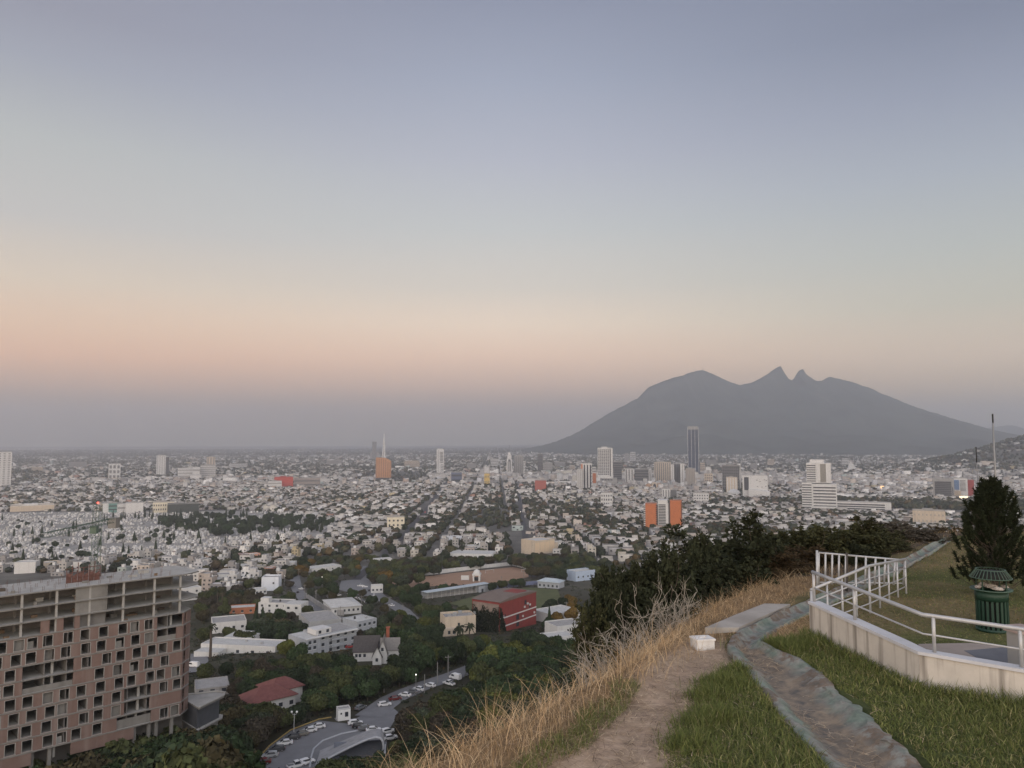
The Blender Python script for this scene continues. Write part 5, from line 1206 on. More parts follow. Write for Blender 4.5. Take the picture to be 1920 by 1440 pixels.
def build_zone_trees():
    # single trees the photograph shows plainly
    for px, py, h, r, cn, kd in ((566, 1051, 8, 5, 'autumn ochre', 'round'), (640, 1010, 0, 0, 0, 0), (480, 1142, 11, 2.0, 'dark green', 'cypress'), (493, 1141, 10.5, 1.9, 'dark green', 'cypress'), (447, 1152, 10, 2.2, 'dark green', 'cypress'), (1030, 1138, 11, 1.2, 'dark green', 'cypress'),
                                 (655, 1153, 9, 6.5, 'dark green', 'low'), (540, 1114, 5.5, 7, 'deep green', 'low'), (530, 1160, 8, 5.5, 'brownish', 'round'), (395, 1278, 7, 4.5, 'yellow green', 'round'), (455, 1283, 8, 5.5, 'yellow green', 'round'), (590, 1200, 9, 7, 'dusky brown', 'low'), (660, 1222, 8.5, 6, 'dusky brown', 'low'), (470, 1215, 10, 6, 'dark green', 'round'), (440, 1110, 9, 7, 'brownish', 'low'), (1062, 1092, 6, 4.5, 'autumn ochre', 'round'), (560, 1165, 9, 3, 'grey green', 'round'),
                                 (620, 1090, 9, 7, 'dark green', 'low'), (700, 1070, 9, 7, 'dark green', 'round'), (795, 1060, 9, 7, 'olive green', 'round')):
        if h: try_tree(px, py, h, r, cn, kd)
    for poly, sp, (h0, h1), cols in ZONES:
        n0 = len(TREES); STAT.clear()
        P = np.array(poly); taken = []
        for _ in range(4000):
            px, py = rng.uniform(P[:, 0].min(), P[:, 0].max()), rng.uniform(P[:, 1].min(), P[:, 1].max())
            if not in_poly(np.array([px]), np.array([py]), poly)[0]: continue
            if any(math.hypot(px - a, (py - b) * 1.5) < sp for a, b in taken): continue
            taken.append((px, py)); h = rng.uniform(h0, h1)
            try_tree(px, py, h, h * rng.uniform(.5, .72), cols[int(rng.integers(len(cols)))], 'round')

def scrub():
    n = 16000; d = rng.uniform(110, 640, n); u = rng.uniform(-.68, .12, n); x, y = u * d, d; ok = edge_dist(x, y) > 45
    for p in FOOT: ok &= poly_dist(x, y, p) < -.5
    for R in ROADS:
        A = np.array(R); ok &= (np.hypot(x[:, None] - A[None, :, 0], y[:, None] - A[None, :, 1]).min(1) > A[0, 2] + .8)
    qx, qy = proj(x, y, hz(x, y))
    for z in KEEP_PX: ok &= ~in_poly(qx, qy, z)
    ok &= rng.random(n) < np.where(d > 420, .45, .9) * np.clip(vnoise(x, y, 14, 91) * 1.6, .25, 1)
    x, y = x[ok], y[ok]; z = hz(x, y); n = len(x); k = 24; r = rng.uniform(.7, 1.9, n); h = r * rng.uniform(.5, 1.1, n)
    a = rng.normal(size=(n, k, 3)); a[..., 2] = np.abs(a[..., 2]); a /= np.linalg.norm(a, axis=2)[..., None]; P = np.stack([x, y, z], -1)[:, None] + a * np.stack([r, r, h], -1)[:, None] * rng.uniform(.5, 1.05, (n, k, 1))
    nr = a + rng.normal(size=a.shape) * .6; nr /= np.linalg.norm(nr, axis=2)[..., None]; e1 = np.cross(nr, rng.normal(size=a.shape)); e1 /= np.linalg.norm(e1, axis=2)[..., None]; e2 = np.cross(nr, e1); s = rng.uniform(.18, .42, (n, k, 1))
    V = np.stack([P - e1 * s, P - e2 * s * .8, P + e1 * s, P + e2 * s * .8], 2).reshape(-1, 3)
    C = np.repeat(TREECOL[rng.choice(6, n, p=[.3, .25, .18, .1, .15, .02])] * rng.uniform(.8, 1.5, (n, 1)), k * 4, 0)
    o = obj('undergrowth', np_mesh('undergrowth', V, np.arange(n * k * 4).reshape(-1, 4), None, [mat('undergrowth_leaves', (.05, .05, .03), 1, .3, 1.1, attr='Col', spec=0, island=.35)], C)); tag(o, kind='stuff')
scrub()
# creeper on the red block: leaf clumps on its left wall (part of that building)
def creeper():
    t, w, D, H, m, yaw = RED_BLD; r = np.random.default_rng(3); n = 5200
    y = r.uniform(.2, D - .5, n); z = r.uniform(-1, H - 2, n) * r.uniform(.6, 1, n); k = (z < (H - 1.5) * np.clip(.72 + .3 * np.sin(y * .9) * .6 + .2, 0, 1)); y, z = y[k], z[k]
    f = r.random(len(y)) < .16; x = np.where(f, -w + r.uniform(0, 5.5, len(y)) * (1 - z / H), -w - r.uniform(.05, 1.0, len(y))); y = np.where(f, -r.uniform(.05, .9, len(y)), y)
    p = np.stack([x, y, z], -1); a = r.normal(size=(len(p), 3)); a /= np.linalg.norm(a, axis=1)[:, None]; b = np.cross(a, r.normal(size=a.shape)); b /= np.linalg.norm(b, axis=1)[:, None]; s = .42
    V = np.stack([p - a * s, p - b * s * .8, p + a * s, p + b * s * .8], 1).reshape(-1, 3)
    o = obj('creeper', np_mesh('creeper', V, np.arange(len(V)).reshape(-1, 4), None, [leaf_m]), t, None, None, (.018, .023, .014))
creeper()
def palm(px, pyt, h, r=2.2, trunk=.22, label='tall palm', col=(.03, .036, .02)):
    p = under_ray(px, pyt, h); t = thing('palm_tree', label, 'palm tree', p)
    MB().tube([(0, 0, -1), (.1, 0, h * .5), (0, 0, h - r * .5)], [trunk * 1.3, trunk, trunk * .9], 8).build('trunk', bark_m, t)
    R = random.Random(int(px)); fr = MB()
    for k in range(26):
        a = R.uniform(0, 6.28); e = R.uniform(-.9, 1.1); L = r * R.uniform(.8, 1.1); pts = []
        for i in range(5):
            q = i / 4; pts.append(Vector((L * q * math.cos(a) * math.cos(e * .6), L * q * math.sin(a) * math.cos(e * .6), h - r * .4 + L * (q * math.sin(e) - .55 * q * q))))
        side = Vector((-math.sin(a), math.cos(a), 0))
        for i in range(4):
            for s in (-1, 1):
                wv = side * s * L * .22 * (1 - abs(i - 1.2) / 4); dn = Vector((0, 0, -L * .10))
                fr.quad([pts[i], pts[i] + wv + dn, pts[i + 1] + wv * .9 + dn, pts[i + 1]])
    fr.build('fronds', leaf_m, t, color=col); return t
palm(396, 1168, 15, 2.4, .55, 'tall thick trunked palm beside the bright white low house')
for a, l in ((408, 'left one of two bare twin palm trunks left of the white cube house'), (417, 'right one of two bare twin palm trunks left of the white cube house')): palm(a, 1104, 13, 1.5, .28, l)
for a, b_, l in ((838, 1163, 'squat palm with drooping fronds at the left corner of the beige block'), (862, 1170, 'middle one of three squat palms before the beige block'), (880, 1168, 'rightmost one of three squat palms before the beige block')): palm(a, b_, 6.5, 3, .3, l)

# ================================================================ CEMETERY
stone_m = mat('tomb_stone', (.36, .35, .34), .9, .18, .8, objcol=True, detail=6)
sheet('cemetery_ground', [(-60, 962), (200, 960), (420, 958), (560, 964), (628, 985), (606, 1010), (470, 1020), (420, 1038), (300, 1044), (180, 1054), (-60, 1072)], mat('cemetery_gravel', (.25, .24, .225), .95, .25, .05, detail=8), .45)
def tomb_mesh(k):
    r = random.Random(k); b = MB()
    if k == 0: b.box(-.6, .6, -1.1, 1.1, -.3, .55); b.box(-.5, .5, .8, 1.05, .552, 1.5)
    elif k == 1: b.box(-1.1, 1.1, -1.4, 1.4, -.3, 2.5); b.box(-1.3, 1.3, -1.6, 1.6, 2.502, 2.8)
    elif k == 2: b.box(-.8, .8, -1.2, 1.2, -.3, .7); b.box(-.12, .12, .7, .95, .702, 2.6); b.box(-.55, .55, .71, .94, 1.8, 2.05)
    elif k == 3: b.box(-.9, .9, -1.3, 1.3, -.3, 1.1); b.prism([(-.9, 1.0), (.9, 1.0), (.9, 1.3), (-.9, 1.3)], 1.102, 2.2)
    elif k == 4: b.box(-.45, .45, -.45, .45, -.3, 1.0); b.tube([(0, 0, 1), (0, 0, 3.4)], [.3, .12], 4)
    else: b.box(-1.3, 1.3, -1.5, 1.5, -.3, 2.0); b.v += [(-1.4, -1.6, 2.0), (1.4, -1.6, 2.0), (1.4, 1.6, 2.0), (-1.4, 1.6, 2.0), (0, -1.6, 3.1), (0, 1.6, 3.1)]; q = len(b.v) - 6; b.f += [(q, q + 1, q + 4), (q + 1, q + 2, q + 5, q + 4), (q + 2, q + 3, q + 5), (q + 3, q, q + 4, q + 5)]; b.m += [0] * 4
    return b
def cemetery():
    P = np.array([(-40, 962), (630, 1072)]); pts = []
    cols = {'white': (.60, .59, .58), 'grey': (.36, .35, .34), 'pale': (.48, .47, .45), 'dark': (.2, .195, .19)}
    px = rng.uniform(-40, 632, 60000); u = rng.uniform(0, 1, 60000)
    d = 1 / (1 / 1560 + u * (1 / 850 - 1 / 1560)); py = np.zeros_like(px)
    d = 850 + (1560 - 850) * rng.random(60000)
    x = (px - 960) / F * d; y = d; z = hz(x, y); ppx, ppy = proj(x, y, z)
    ok = in_poly(ppx, ppy, CEMETERY) & (vnoise(x, y, 45, 9) > .3)
    x, y, z = x[ok][:7000], y[ok][:7000], z[ok][:7000]
    # rows
    x = np.round(x / 2.6) * 2.6 + rng.uniform(-.3, .3, len(x)); y = np.round(y / 4.2) * 4.2 + rng.uniform(-.4, .4, len(y)); z = hz(x, y) + .45
    o_ = np.argsort(np.hypot(x, y)); x, y, z = x[o_], y[o_], z[o_]
    B = [tomb_mesh(k) for k in range(6)]; ms = [b.mesh('tomb', stone_m) for b in B]
    desc = ['low slab tomb with headstone', 'flat roofed vault', 'tomb with a stone cross', 'stepped block tomb', 'slender obelisk tomb', 'little gabled mausoleum']
    kk = rng.choice(6, len(x), p=[.3, .17, .2, .15, .08, .1]); cn = rng.choice(4, len(x), p=[.4, .2, .3, .1]); cnm = list(cols)
    tombs = []; near = []
    for i in range(len(x)):
        px_, py_ = proj(x[i], y[i], z[i])
        if len(near) < 290 and -5 < px_ < 620 and not (px_ < 345 and py_ > 1066): near.append(i)
    ns = set(near)
    for i in near:
        c = np.array(cols[cnm[cn[i]]]) * rng.uniform(.85, 1.1)
        o = obj('tomb', ms[kk[i]], None, (x[i], y[i], z[i]), rng.uniform(-.12, .12), c); tag(o, 'x', 'tomb', 'tombs in the cemetery')
        tombs.append((o, f'{cnm[cn[i]]} {desc[kk[i]]}', *proj(x[i], y[i], z[i])))
    label_all(tombs, 'tomb')
    Vs, Fs, Cs = [], [], []; off = 0
    mv = []
    for k in range(6):
        me = ms[k]; v = np.array([q.co[:] for q in me.vertices]); me.calc_loop_triangles(); f = np.array([t.vertices[:] for t in me.loop_triangles]); mv.append((v, f))
    rest = np.array([i for i in range(len(x)) if i not in ns])
    for k in range(6):
        m = rest[kk[rest] == k]; v, f = mv[k]; n = len(m); sc = rng.uniform(.8, 1.25, n)
        P_ = np.stack([x[m][:, None] + v[:, 0] * sc[:, None], y[m][:, None] + v[:, 1] * sc[:, None], z[m][:, None] + v[:, 2] * sc[:, None]], -1)
        Vs.append(P_.reshape(-1, 3)); Fs.append((np.arange(n)[:, None, None] * len(v) + f).reshape(-1, 3) + off); Cs.append(np.repeat(np.array([cols[cnm[c]] for c in cn[m]]) * rng.uniform(.85, 1.1, (n, 1)), len(v), 0)); off += n * len(v)
    o = obj('far_tombs', np_mesh('far_tombs', np.concatenate(Vs), None, np.concatenate(Fs), [mat('far_tomb_stone', (.5, .5, .5), .9, .15, .8, attr='Col')], np.concatenate(Cs))); tag(o, kind='stuff')
    # trees among the tombs: cypresses and a dark belt of round trees
    belt = [(285, 990), (300, 972), (420, 968), (520, 972), (600, 978), (628, 984), (600, 1000), (520, 998), (420, 1012), (380, 1000)]
    def scatter(poly, n, f):
        Pn = np.array(poly); c = 0
        for _ in range(n * 12):
            a, b = rng.uniform(Pn[:, 0].min(), Pn[:, 0].max()), rng.uniform(Pn[:, 1].min(), Pn[:, 1].max())
            if in_poly(np.array([a]), np.array([b]), poly)[0]:
                f(a, b); c += 1
                if c >= n: return
    def belt_tree(a, b):
        p = on_ground(a, b)
        if rng.random() < .3: plant(p.x, p.y, rng.uniform(11, 18), rng.uniform(1.6, 2.6), 'dark green', 'cypress')
        else: h = rng.uniform(9, 14); plant(p.x, p.y, h, h * rng.uniform(.48, .68), ['dark green', 'dark green', 'deep green'][int(rng.integers(3))], 'grove_tree')
    scatter(belt, 210, belt_tree)
    def loose(a, b):
        p = on_ground(a, b)
        if rng.random() < .45: plant(p.x, p.y, rng.uniform(9, 15), rng.uniform(1.2, 2.0), 'dark green', 'cypress')
        else: h = rng.uniform(5, 9); plant(p.x, p.y, h, h * .55, 'dark green')
    scatter([(0, 975), (200, 970), (290, 985), (380, 1012), (560, 1002), (590, 1010), (460, 1022), (300, 1044), (100, 1058), (0, 1064)], 80, loose)
    scatter([(195, 972), (290, 968), (290, 975), (195, 980)], 12, lambda a, b: (lambda p: plant(p.x, p.y, rng.uniform(11, 16), 1.5, 'dark green', 'cypress'))(on_ground(a, b)))

# ================================================================ CARS, LAMPS, POLES
carpaint_m = mat('car_paint', (.6, .6, .6), .3, .03, 1, objcol=True, spec=.5)
tyre_m = mat('tyre', (.02, .02, .02), .9, .05); rim_m = mat('wheel_rim', (.4, .4, .42), .35, .05, metal=.7); hl_m = mat('headlight', (.6, .6, .58), .2, 0); tl_m = mat('tail_light', (.25, .02, .02), .3, 0)
def car_parts(kind):
    P = []; L, Wd = (4.4, .86) if kind != 'pickup' else (5.1, .92)
    if kind == 'van': st = [(-2.4, .45, 1.0, .85), (-2.35, .35, 1.1, .9), (2.0, .35, 1.1, .9), (2.55, .35, .95, .86), (2.6, .45, .8, .8)]
    else: st = [(-L / 2, .42, .80, .72), (-L / 2 + .12, .28, .90, .82), (-L / 2 + .9, .24, .93, Wd), (.2, .24, .92, Wd), (1.1, .24, .88, Wd), (L / 2 - .45, .26, .78, .82), (L / 2 - .05, .32, .66, .72), (L / 2, .42, .58, .66)]
    def loft(stn, name, m):
        b = MB()
        for x, z0, z1, w in stn: b.v += [(x, -w * .94, z0), (x, -w, (z0 + z1) / 2), (x, -w * .93, z1), (x, w * .93, z1), (x, w, (z0 + z1) / 2), (x, w * .94, z0)]
        n = len(stn)
        for i in range(n - 1):
            for k in range(6): q = (k + 1) % 6; b.f.append((i * 6 + k, i * 6 + q, (i + 1) * 6 + q, (i + 1) * 6 + k)[::-1]); b.m.append(0)
        b.f += [tuple(range(6)), tuple((n - 1) * 6 + k for k in reversed(range(6)))]; b.m += [0, 0]
        return b.mesh(name, m)
    P.append(('body', loft(st, 'body', carpaint_m), None, 1))
    cab = {'sedan': [(-1.75, .90, .93, .74), (-1.1, .90, 1.38, .62), (-.3, .9, 1.45, .62), (.35, .9, 1.42, .62), (1.25, .88, .92, .74)], 'hatch': [(-2.05, .88, .98, .74), (-1.75, .9, 1.38, .63), (-.3, .9, 1.5, .63), (.3, .9, 1.46, .63), (1.2, .88, .92, .74)],
           'pickup': [(-.7, .9, 1.0, .78), (-.6, .9, 1.66, .66), (.5, .9, 1.66, .66), (1.35, .88, .94, .78)], 'van': [(-2.38, 1.05, 1.95, .78), (-2.2, 1.05, 2.15, .80), (1.0, 1.05, 2.15, .80), (1.3, 1.05, 2.0, .78), (2.0, 1.0, 1.12, .82)]}[kind]
    P.append(('cabin', loft(cab, 'cabin', carpaint_m), None, 1))
    a, b_ = cab[-2], cab[-1]; c, d = cab[1], cab[0]; e = .015
    g = MB().quad([(a[0] + .05 + e, -a[3] * .85, a[2] - .04 + e), (b_[0] - .08 + e, -b_[3] * .85, b_[2] + .05 + e), (b_[0] - .08 + e, b_[3] * .85, b_[2] + .05 + e), (a[0] + .05 + e, a[3] * .85, a[2] - .04 + e)]); 
    g = MB(); g.quad([(a[0] + .06, -a[3] * .85, a[2] - .03), (b_[0] - .05, -b_[3] * .85, b_[2] + .06), (b_[0] - .05, b_[3] * .85, b_[2] + .06), (a[0] + .06, a[3] * .85, a[2] - .03)]); g.v = [(x + .03, y, z + .03) for x, y, z in g.v]; P.append(('windscreen', g.mesh('windscreen', glass_m), None, 0))
    g = MB(); g.quad([(c[0] - .04, c[3] * .85, c[2] - .03), (d[0] + .05, d[3] * .85, d[2] + .06), (d[0] + .05, -d[3] * .85, d[2] + .06), (c[0] - .04, -c[3] * .85, c[2] - .03)]); g.v = [(x - .03, y, z + .03) for x, y, z in g.v]; P.append(('rear_window', g.mesh('rear_window', glass_m), None, 0))
    for s in (-1, 1):
        zt, zb = a[2] - .1, .98 if kind != 'van' else 1.25; wt, wb = .63, .78
        if kind == 'van': wt, wb = .82, .84; x0, x1 = .2, 1.2; zt = 1.85
        elif kind == 'pickup': x0, x1 = -.5, .6; wt, wb = .68, .82
        else: x0, x1 = -1.15, .5
        g = MB().box(0, 1, 0, 1, 0, 1); w_ = (x1 - x0)
        g.v = [(x0 - .25, s * (wb - .05), zb), (x1 + .35, s * (wb - .05), zb), (x1 + .35, s * (wb + .02), zb), (x0 - .25, s * (wb + .02), zb), (x0, s * (wt - .05), zt), (x1, s * (wt - .05), zt), (x1, s * (wt + .035), zt), (x0, s * (wt + .035), zt)]
        P.append(('side_window', g.mesh('side_window', glass_m), None, 0))
        for x in (-L * .30, L * .30):
            wme = MB().tube([(x, s * (Wd - .2), .32), (x, s * (Wd + .01), .32)], .32, 12).mesh('wheel', tyre_m); rme = MB().tube([(x, s * (Wd), .32), (x, s * (Wd + .025), .32)], .19, 10).mesh('rim', rim_m)
            P.append(('wheel', wme, None, 0, ('rim', rme)))
        P.append(('headlight', MB().box(L / 2 - .22, L / 2 - .02 if kind != 'van' else 2.59, s * .62 - .13, s * .62 + .13, .56, .70).mesh('headlight', hl_m), None, 0)); P.append(('tail_light', MB().box(-L / 2 - .02, -L / 2 + .15, s * .62 - .12, s * .62 + .12, .66, .84).mesh('tail_light', tl_m), None, 0))
    if kind == 'pickup': P.append(('load_bed', MB().box(-2.35, -.85, -.7, .7, .9, .94).mesh('load_bed', glass_m), None, 0))
    return P
CARP = {k: car_parts(k) for k in ('sedan', 'hatch', 'pickup', 'van')}
CCOL = {'white': (.62, .62, .62), 'silver': (.32, .33, .34), 'dark grey': (.05, .052, .055), 'black': (.016, .016, .018), 'beige grey': (.17, .16, .14), 'dark red': (.12, .018, .018), 'red': (.28, .02, .02), 'grey': (.13, .135, .14)}
CARS = []
def car(px, py, yaw, cn, kind='sedan', raise_=.3, where=None):
    p = on_ground(px, py); t = thing('parked_car' if kind != 'van' else 'parked_van', 'x', 'car' if kind != 'van' else 'van', (p.x, p.y, p.z + raise_ - .05), math.radians(yaw), 'parked cars below the hill')
    for q in CARP[kind]:
        o = obj(q[0], q[1], t, None, None, CCOL[cn] if q[3] else None)
        if len(q) > 4: obj(q[4][0], q[4][1], o)
    CARS.append((t, f'{cn} {dict(sedan="saloon car", hatch="hatchback car", pickup="pickup truck", van="delivery van")[kind]}', px, py))
for a in ((534, 1398, 200, 'white'), (548, 1388, 205, 'dark grey', 'hatch'), (564, 1381, 205, 'beige grey'), (580, 1374, 200, 'white'), (596, 1367, 200, 'white'), (519, 1410, 200, 'dark grey', 'hatch'), (506, 1421, 195, 'silver', 'hatch'), (492, 1434, 195, 'dark red', 'sedan'), (476, 1443, 190, 'white'),
          (666, 1360, 15, 'white', 'hatch'), (674, 1366, 12, 'black', 'hatch'), (685, 1370, 15, 'grey', 'sedan'), (700, 1373, 12, 'white'), (721, 1325, 20, 'white', 'hatch'), (741, 1314, 25, 'dark red'), (759, 1307, 160, 'white'), (773, 1301, 158, 'grey'), (785, 1296, 155, 'white'), (806, 1289, 150, 'white', 'hatch'), (842, 1285, 140, 'white', 'pickup'), (854, 1275, 140, 'white', 'van'), (676, 1331, 60, 'grey', 'hatch'),
          (556, 1440, 35, 'white', 'pickup'), (575, 1434, 35, 'white', 'hatch'), (727, 1376, 30, 'white', 'hatch'), (731, 1388, 28, 'white')): car(*a)
CLEAR += [(a - 14, b - 10, a + 14, b, 400) for (_, _, a, b) in CARS]
for a in ((362, 1252, 170, 'white', 'van'), (982, 1241, 160, 'white'), (998, 1234, 160, 'white', 'hatch'), (1012, 1229, 160, 'silver'), (655, 1216, 30, 'red', 'hatch'), (662, 1211, 30, 'white'), (674, 1207, 30, 'white', 'hatch'),
          (588, 1088, 10, 'white'), (600, 1090, 10, 'silver'), (612, 1088, 10, 'white', 'hatch'), (596, 1096, 12, 'white'), (608, 1097, 12, 'grey'), (614, 1114, 12, 'white'), (624, 1116, 14, 'silver', 'hatch'), (634, 1118, 14, 'white'), (628, 1110, 14, 'white'), (618, 1121, 14, 'dark grey'),
          (654, 1116, 120, 'white'), (660, 1119, 120, 'silver'), (666, 1122, 120, 'white', 'hatch'), (672, 1125, 120, 'white'), (679, 1128, 120, 'grey'), (686, 1131, 120, 'white'), (676, 1100, 15, 'white', 'pickup'), (684, 1102, 15, 'white'), (701, 1118, 100, 'white', 'hatch'), (692, 1109, 100, 'dark grey'), (734, 1137, 150, 'white'), (565, 1106, 160, 'white'), (583, 1141, 130, 'white', 'hatch'), (552, 1100, 100, 'silver'), (558, 1112, 110, 'black')): car(*a, raise_=.35)
label_all(CARS, 'car')
pole_m = mat('pole_concrete', (.2, .195, .19), .9, .15, 1); lampw_m = mat('lamp_globe', (.8, .8, .78), .4, 0)
POLES = []
def pole(px, pyb, pyt, cross=True):
    p = on_ground(px, pyb); h = at_depth(px, pyt, p.y).z - p.z; t = thing('utility_pole', 'x', 'utility pole', p, random.uniform(-.4, .4))
    MB().tube([(0, 0, -1), (0, 0, h)], [.19, .12], 8).build('post', pole_m, t)
    if cross:
        MB().box(-1.1, 1.1, -.07, .07, h - .9, h - .74).build('cross_arm', pole_m, t)
        for x in (-1, 0.3, 1): MB().tube([(x, 0, h - .74), (x, 0, h - .5)], .06, 6).build('insulator', pole_m, t)
    POLES.append((t, 'grey utility pole' + (' with cross arm' if cross else ', bare topped'), px, pyb))
for a in ((571, 1126, 1096), (592, 1141, 1106), (638, 1158, 1136), (677, 1156, 1116), (731, 1146, 1118), (755, 1153, 1133), (560, 1084, 1066), (736, 1064, 1035), (586, 1212, 1184), (982, 1096, 1070), (934, 1102, 1086), (834, 1150, 1134), (835, 1104, 1090), (1062, 1150, 1128), (940, 1098, 1080)): pole(*a)
for a in ((796, 1300, 1264, False), (820, 1284, 1241, False), (890, 1330, 1291, False), (720, 1300, 1272), (840, 1272, 1228)): pole(*a)
label_all(POLES, 'pole')
def double_lamp(px, pyb, pyt, label):
    p = on_ground(px, pyb); h = at_depth(px, pyt, p.y).z - p.z; t = thing('street_lamp', label, 'street lamp', p)
    MB().tube([(0, 0, -1), (0, 0, h - .9)], [.12, .08], 8).build('post', white_m, t)
    for s in (-1, 1):
        MB().tube([(0, 0, h - 1.2), (s * .5, 0, h - 1.1), (s * .75, 0, h - .7)], .06, 6).build('arm', white_m, t)
        MB().lathe([(.05, -.32), (.26, -.2), (.32, 0), (.26, .2), (0, .32)], 10, (s * .75, 0, h - .4)).build('lamp_globe', lampw_m, t, True)
double_lamp(551, 1374, 1332, 'white street lamp with two globes behind the parked cars at the yellow kerb')
double_lamp(450, 1438, 1400, 'white two globe lamp at the lower end of the yellow kerb')
def lit_lamp(px, py, label, col=(1, .93, .82), e=3.5, hh=7, r=.2):
    p = under_ray(px, py, hh); t = thing('street_lamp', label, 'street lamp', p); MB().tube([(0, 0, -1), (0, 0, hh)], .1, 6).build('post', pole_m, t)
    d = p.y; r = max(.2, d * .00032)
    MB().lathe([(.05, -r), (r * .8, -r * .5), (r, 0), (r * .8, r * .5), (0, r)], 8, (0, 0, hh)).build('lamp_head', mat('lit_lamp' if col[2] > .5 else 'red_lamp', col, .5, 0, emit=e), t)
for a, b_, l in ((1050, 1020, 'lit white lamp beside the tall cream hall'), (899, 846, 'bright lamp on the skyline right of the split white tower'), (997, 848, 'bright lamp on the skyline before the left mountain foot'), (1155, 897, 'lit lamp at the foot of the white grid tower'), (978, 872, 'lit lamp beside the plain grey slab'), (976, 960, 'lit lamp on the long straight street'), (320, 869, 'lit lamp right of the lone white slab tower'), (604, 1082, 'lit lamp in the upper car park trees'), (534, 1080, 'lit lamp right of the white cube house'), (780, 1265, 'lit lamp over the tree lined road'), (234, 848, 'faint lamp at the left horizon'), (427, 845, 'reddish white lamp on the horizon above the hospital')): lit_lamp(a, b_, l)
for a, b_, l in ((797, 960, 'red traffic lights glowing on the slanting street'), (790, 967, 'smaller red lights below the traffic lights on the slanting street')): lit_lamp(a, b_, l, (1, .05, .04), 3, 5, .6)
# ================================================================ THE CITY ITSELF
def city2():
    x, y, w, d, t = lots()
    bad, px, py = keep_out(x, y)
    ok = ~bad & (px > -120) & (px < 2040) & (y > 430)
    for k in (0, 1): ok &= ave_dist(x, y, k) > AVENUES[k][2] / 2 + np.minimum(w / 2, 6) * .8
    far = np.clip((np.hypot(x, y) - 4500) / 4000, 0, .42)
    ok &= rng.random(len(x)) > far
    ok &= ~((y > 6600) & (px > 1010) & (rng.random(len(x)) < .6)) & ~((y > 7700) & (px > 985))
    hill = np.exp(-(((x - 2650) / 620) ** 2 + ((y - 3350) / 620) ** 2)) > .22; ok &= ~(hill & (rng.random(len(x)) < .45))
    green = vnoise(x, y, 140, 5) * .6 + vnoise(x, y, 420, 6) * .4
    tr = rng.random(len(x)) < np.where(hill, .6, 0) + np.clip((green - .24) * 1.5, .16, .85)
    h = ok & ~tr
    near = pick_near(x, y, w, d, h, px, py)
    build_near_houses(x[near], y[near])
    lim = np.hypot(x[near], y[near]).max()
    m = h.copy(); m[near] = False
    m &= ((np.hypot(x, y) > lim) | ((px > 1110) & (y > 600)))
    build_house_mass(x[m], y[m], w[m], d[m], None)
    a = np.nonzero(ok & tr)[0]; b = np.nonzero(ok & (rng.random(len(x)) < .78))[0]
    tx = np.concatenate([x[a] + rng.uniform(-3, 3, len(a)), x[b] + w[b] * .6]); ty = np.concatenate([y[a] + rng.uniform(-3, 3, len(a)), y[b] - d[b] * .62])
    k = np.hypot(tx, ty) < 14500
    for q in (0, 1): k &= ave_dist(tx, ty, q) > 3.2
    tx, ty = tx[k], ty[k]
    # nearest street trees one by one, with the zone trees
    dist = np.hypot(tx, ty); qx, qy = proj(tx, ty, hz(tx, ty))
    vis = (qx > 0) & (qx < 1140) & ~((qx < 372) & (qy > 1078)) & (qy < 1125) & ~((qx > 560) & (qy > 1052)) & ~((qx > 1110) & (qy > 1010)) & ~((qx < 400) & (qy > 1110))
    for z in NO_HOUSE: vis &= ~in_poly(qx, qy, z)
    idx = np.nonzero(vis)[0]; idx = idx[np.argsort(dist[idx])]
    room = max(0, 980 - len(TREES)); took = 0; names = ['dark green', 'olive green', 'brownish', 'grey green', 'deep green', 'dark green', 'dusky brown', 'autumn ochre']; last = 0
    used = np.zeros(len(tx), bool)
    for i in idx:
        if took >= room: break
        used[i] = True
        if in_foot(tx[i], ty[i], 3) or on_road(tx[i], ty[i], 3): continue
        hh = rng.uniform(5.5, 10); plant(tx[i], ty[i], hh, hh * rng.uniform(.42, .62), names[int(rng.choice(8, p=[.24, .22, .14, .12, .12, .08, .06, .02]))]); took += 1; last = dist[i]
    rest = ~used & ((dist > lim * .98) | ((qx > 1110) & (ty > 600)) | ((dist > 640) & vis))
    tx, ty = tx[rest], ty[rest]
    for poly, cnt in ((PARKS[0], 260), (PARKS[1], 90), (PARKS[2], 160), (RIVER, 900)):
        P = np.array(poly); u = rng.uniform(P[:, 0].min(), P[:, 0].max(), cnt * 3); v = rng.uniform(P[:, 1].min(), P[:, 1].max(), cnt * 3)
        ins = in_poly(u, v, poly); u, v = u[ins][:cnt], v[ins][:cnt]
        dd = 146.5 * F / np.maximum(v - HORIZ, 30)
        tx = np.concatenate([tx, (u - 960) / F * dd]); ty = np.concatenate([ty, dd])
    n = len(tx); dist = np.hypot(tx, ty)
    r = rng.uniform(2.6, 5.2, n) * np.where(dist > 8000, 2.2, np.where(dist > 3500, 1.5, 1)); hg = r * rng.uniform(1.3, 2.0, n)
    col = TREECOL[rng.choice(6, n, p=[.25, .25, .18, .12, .15, .05])] * rng.uniform(.8, 1.25, (n, 1))
    build_tree_mass(tx, ty, r, hg, col, 'far_trees')
build_zone_trees()
cemetery()
city2()
label_all(TREES, 'tree')
for k in (0, 1): avenue(k, 'street')
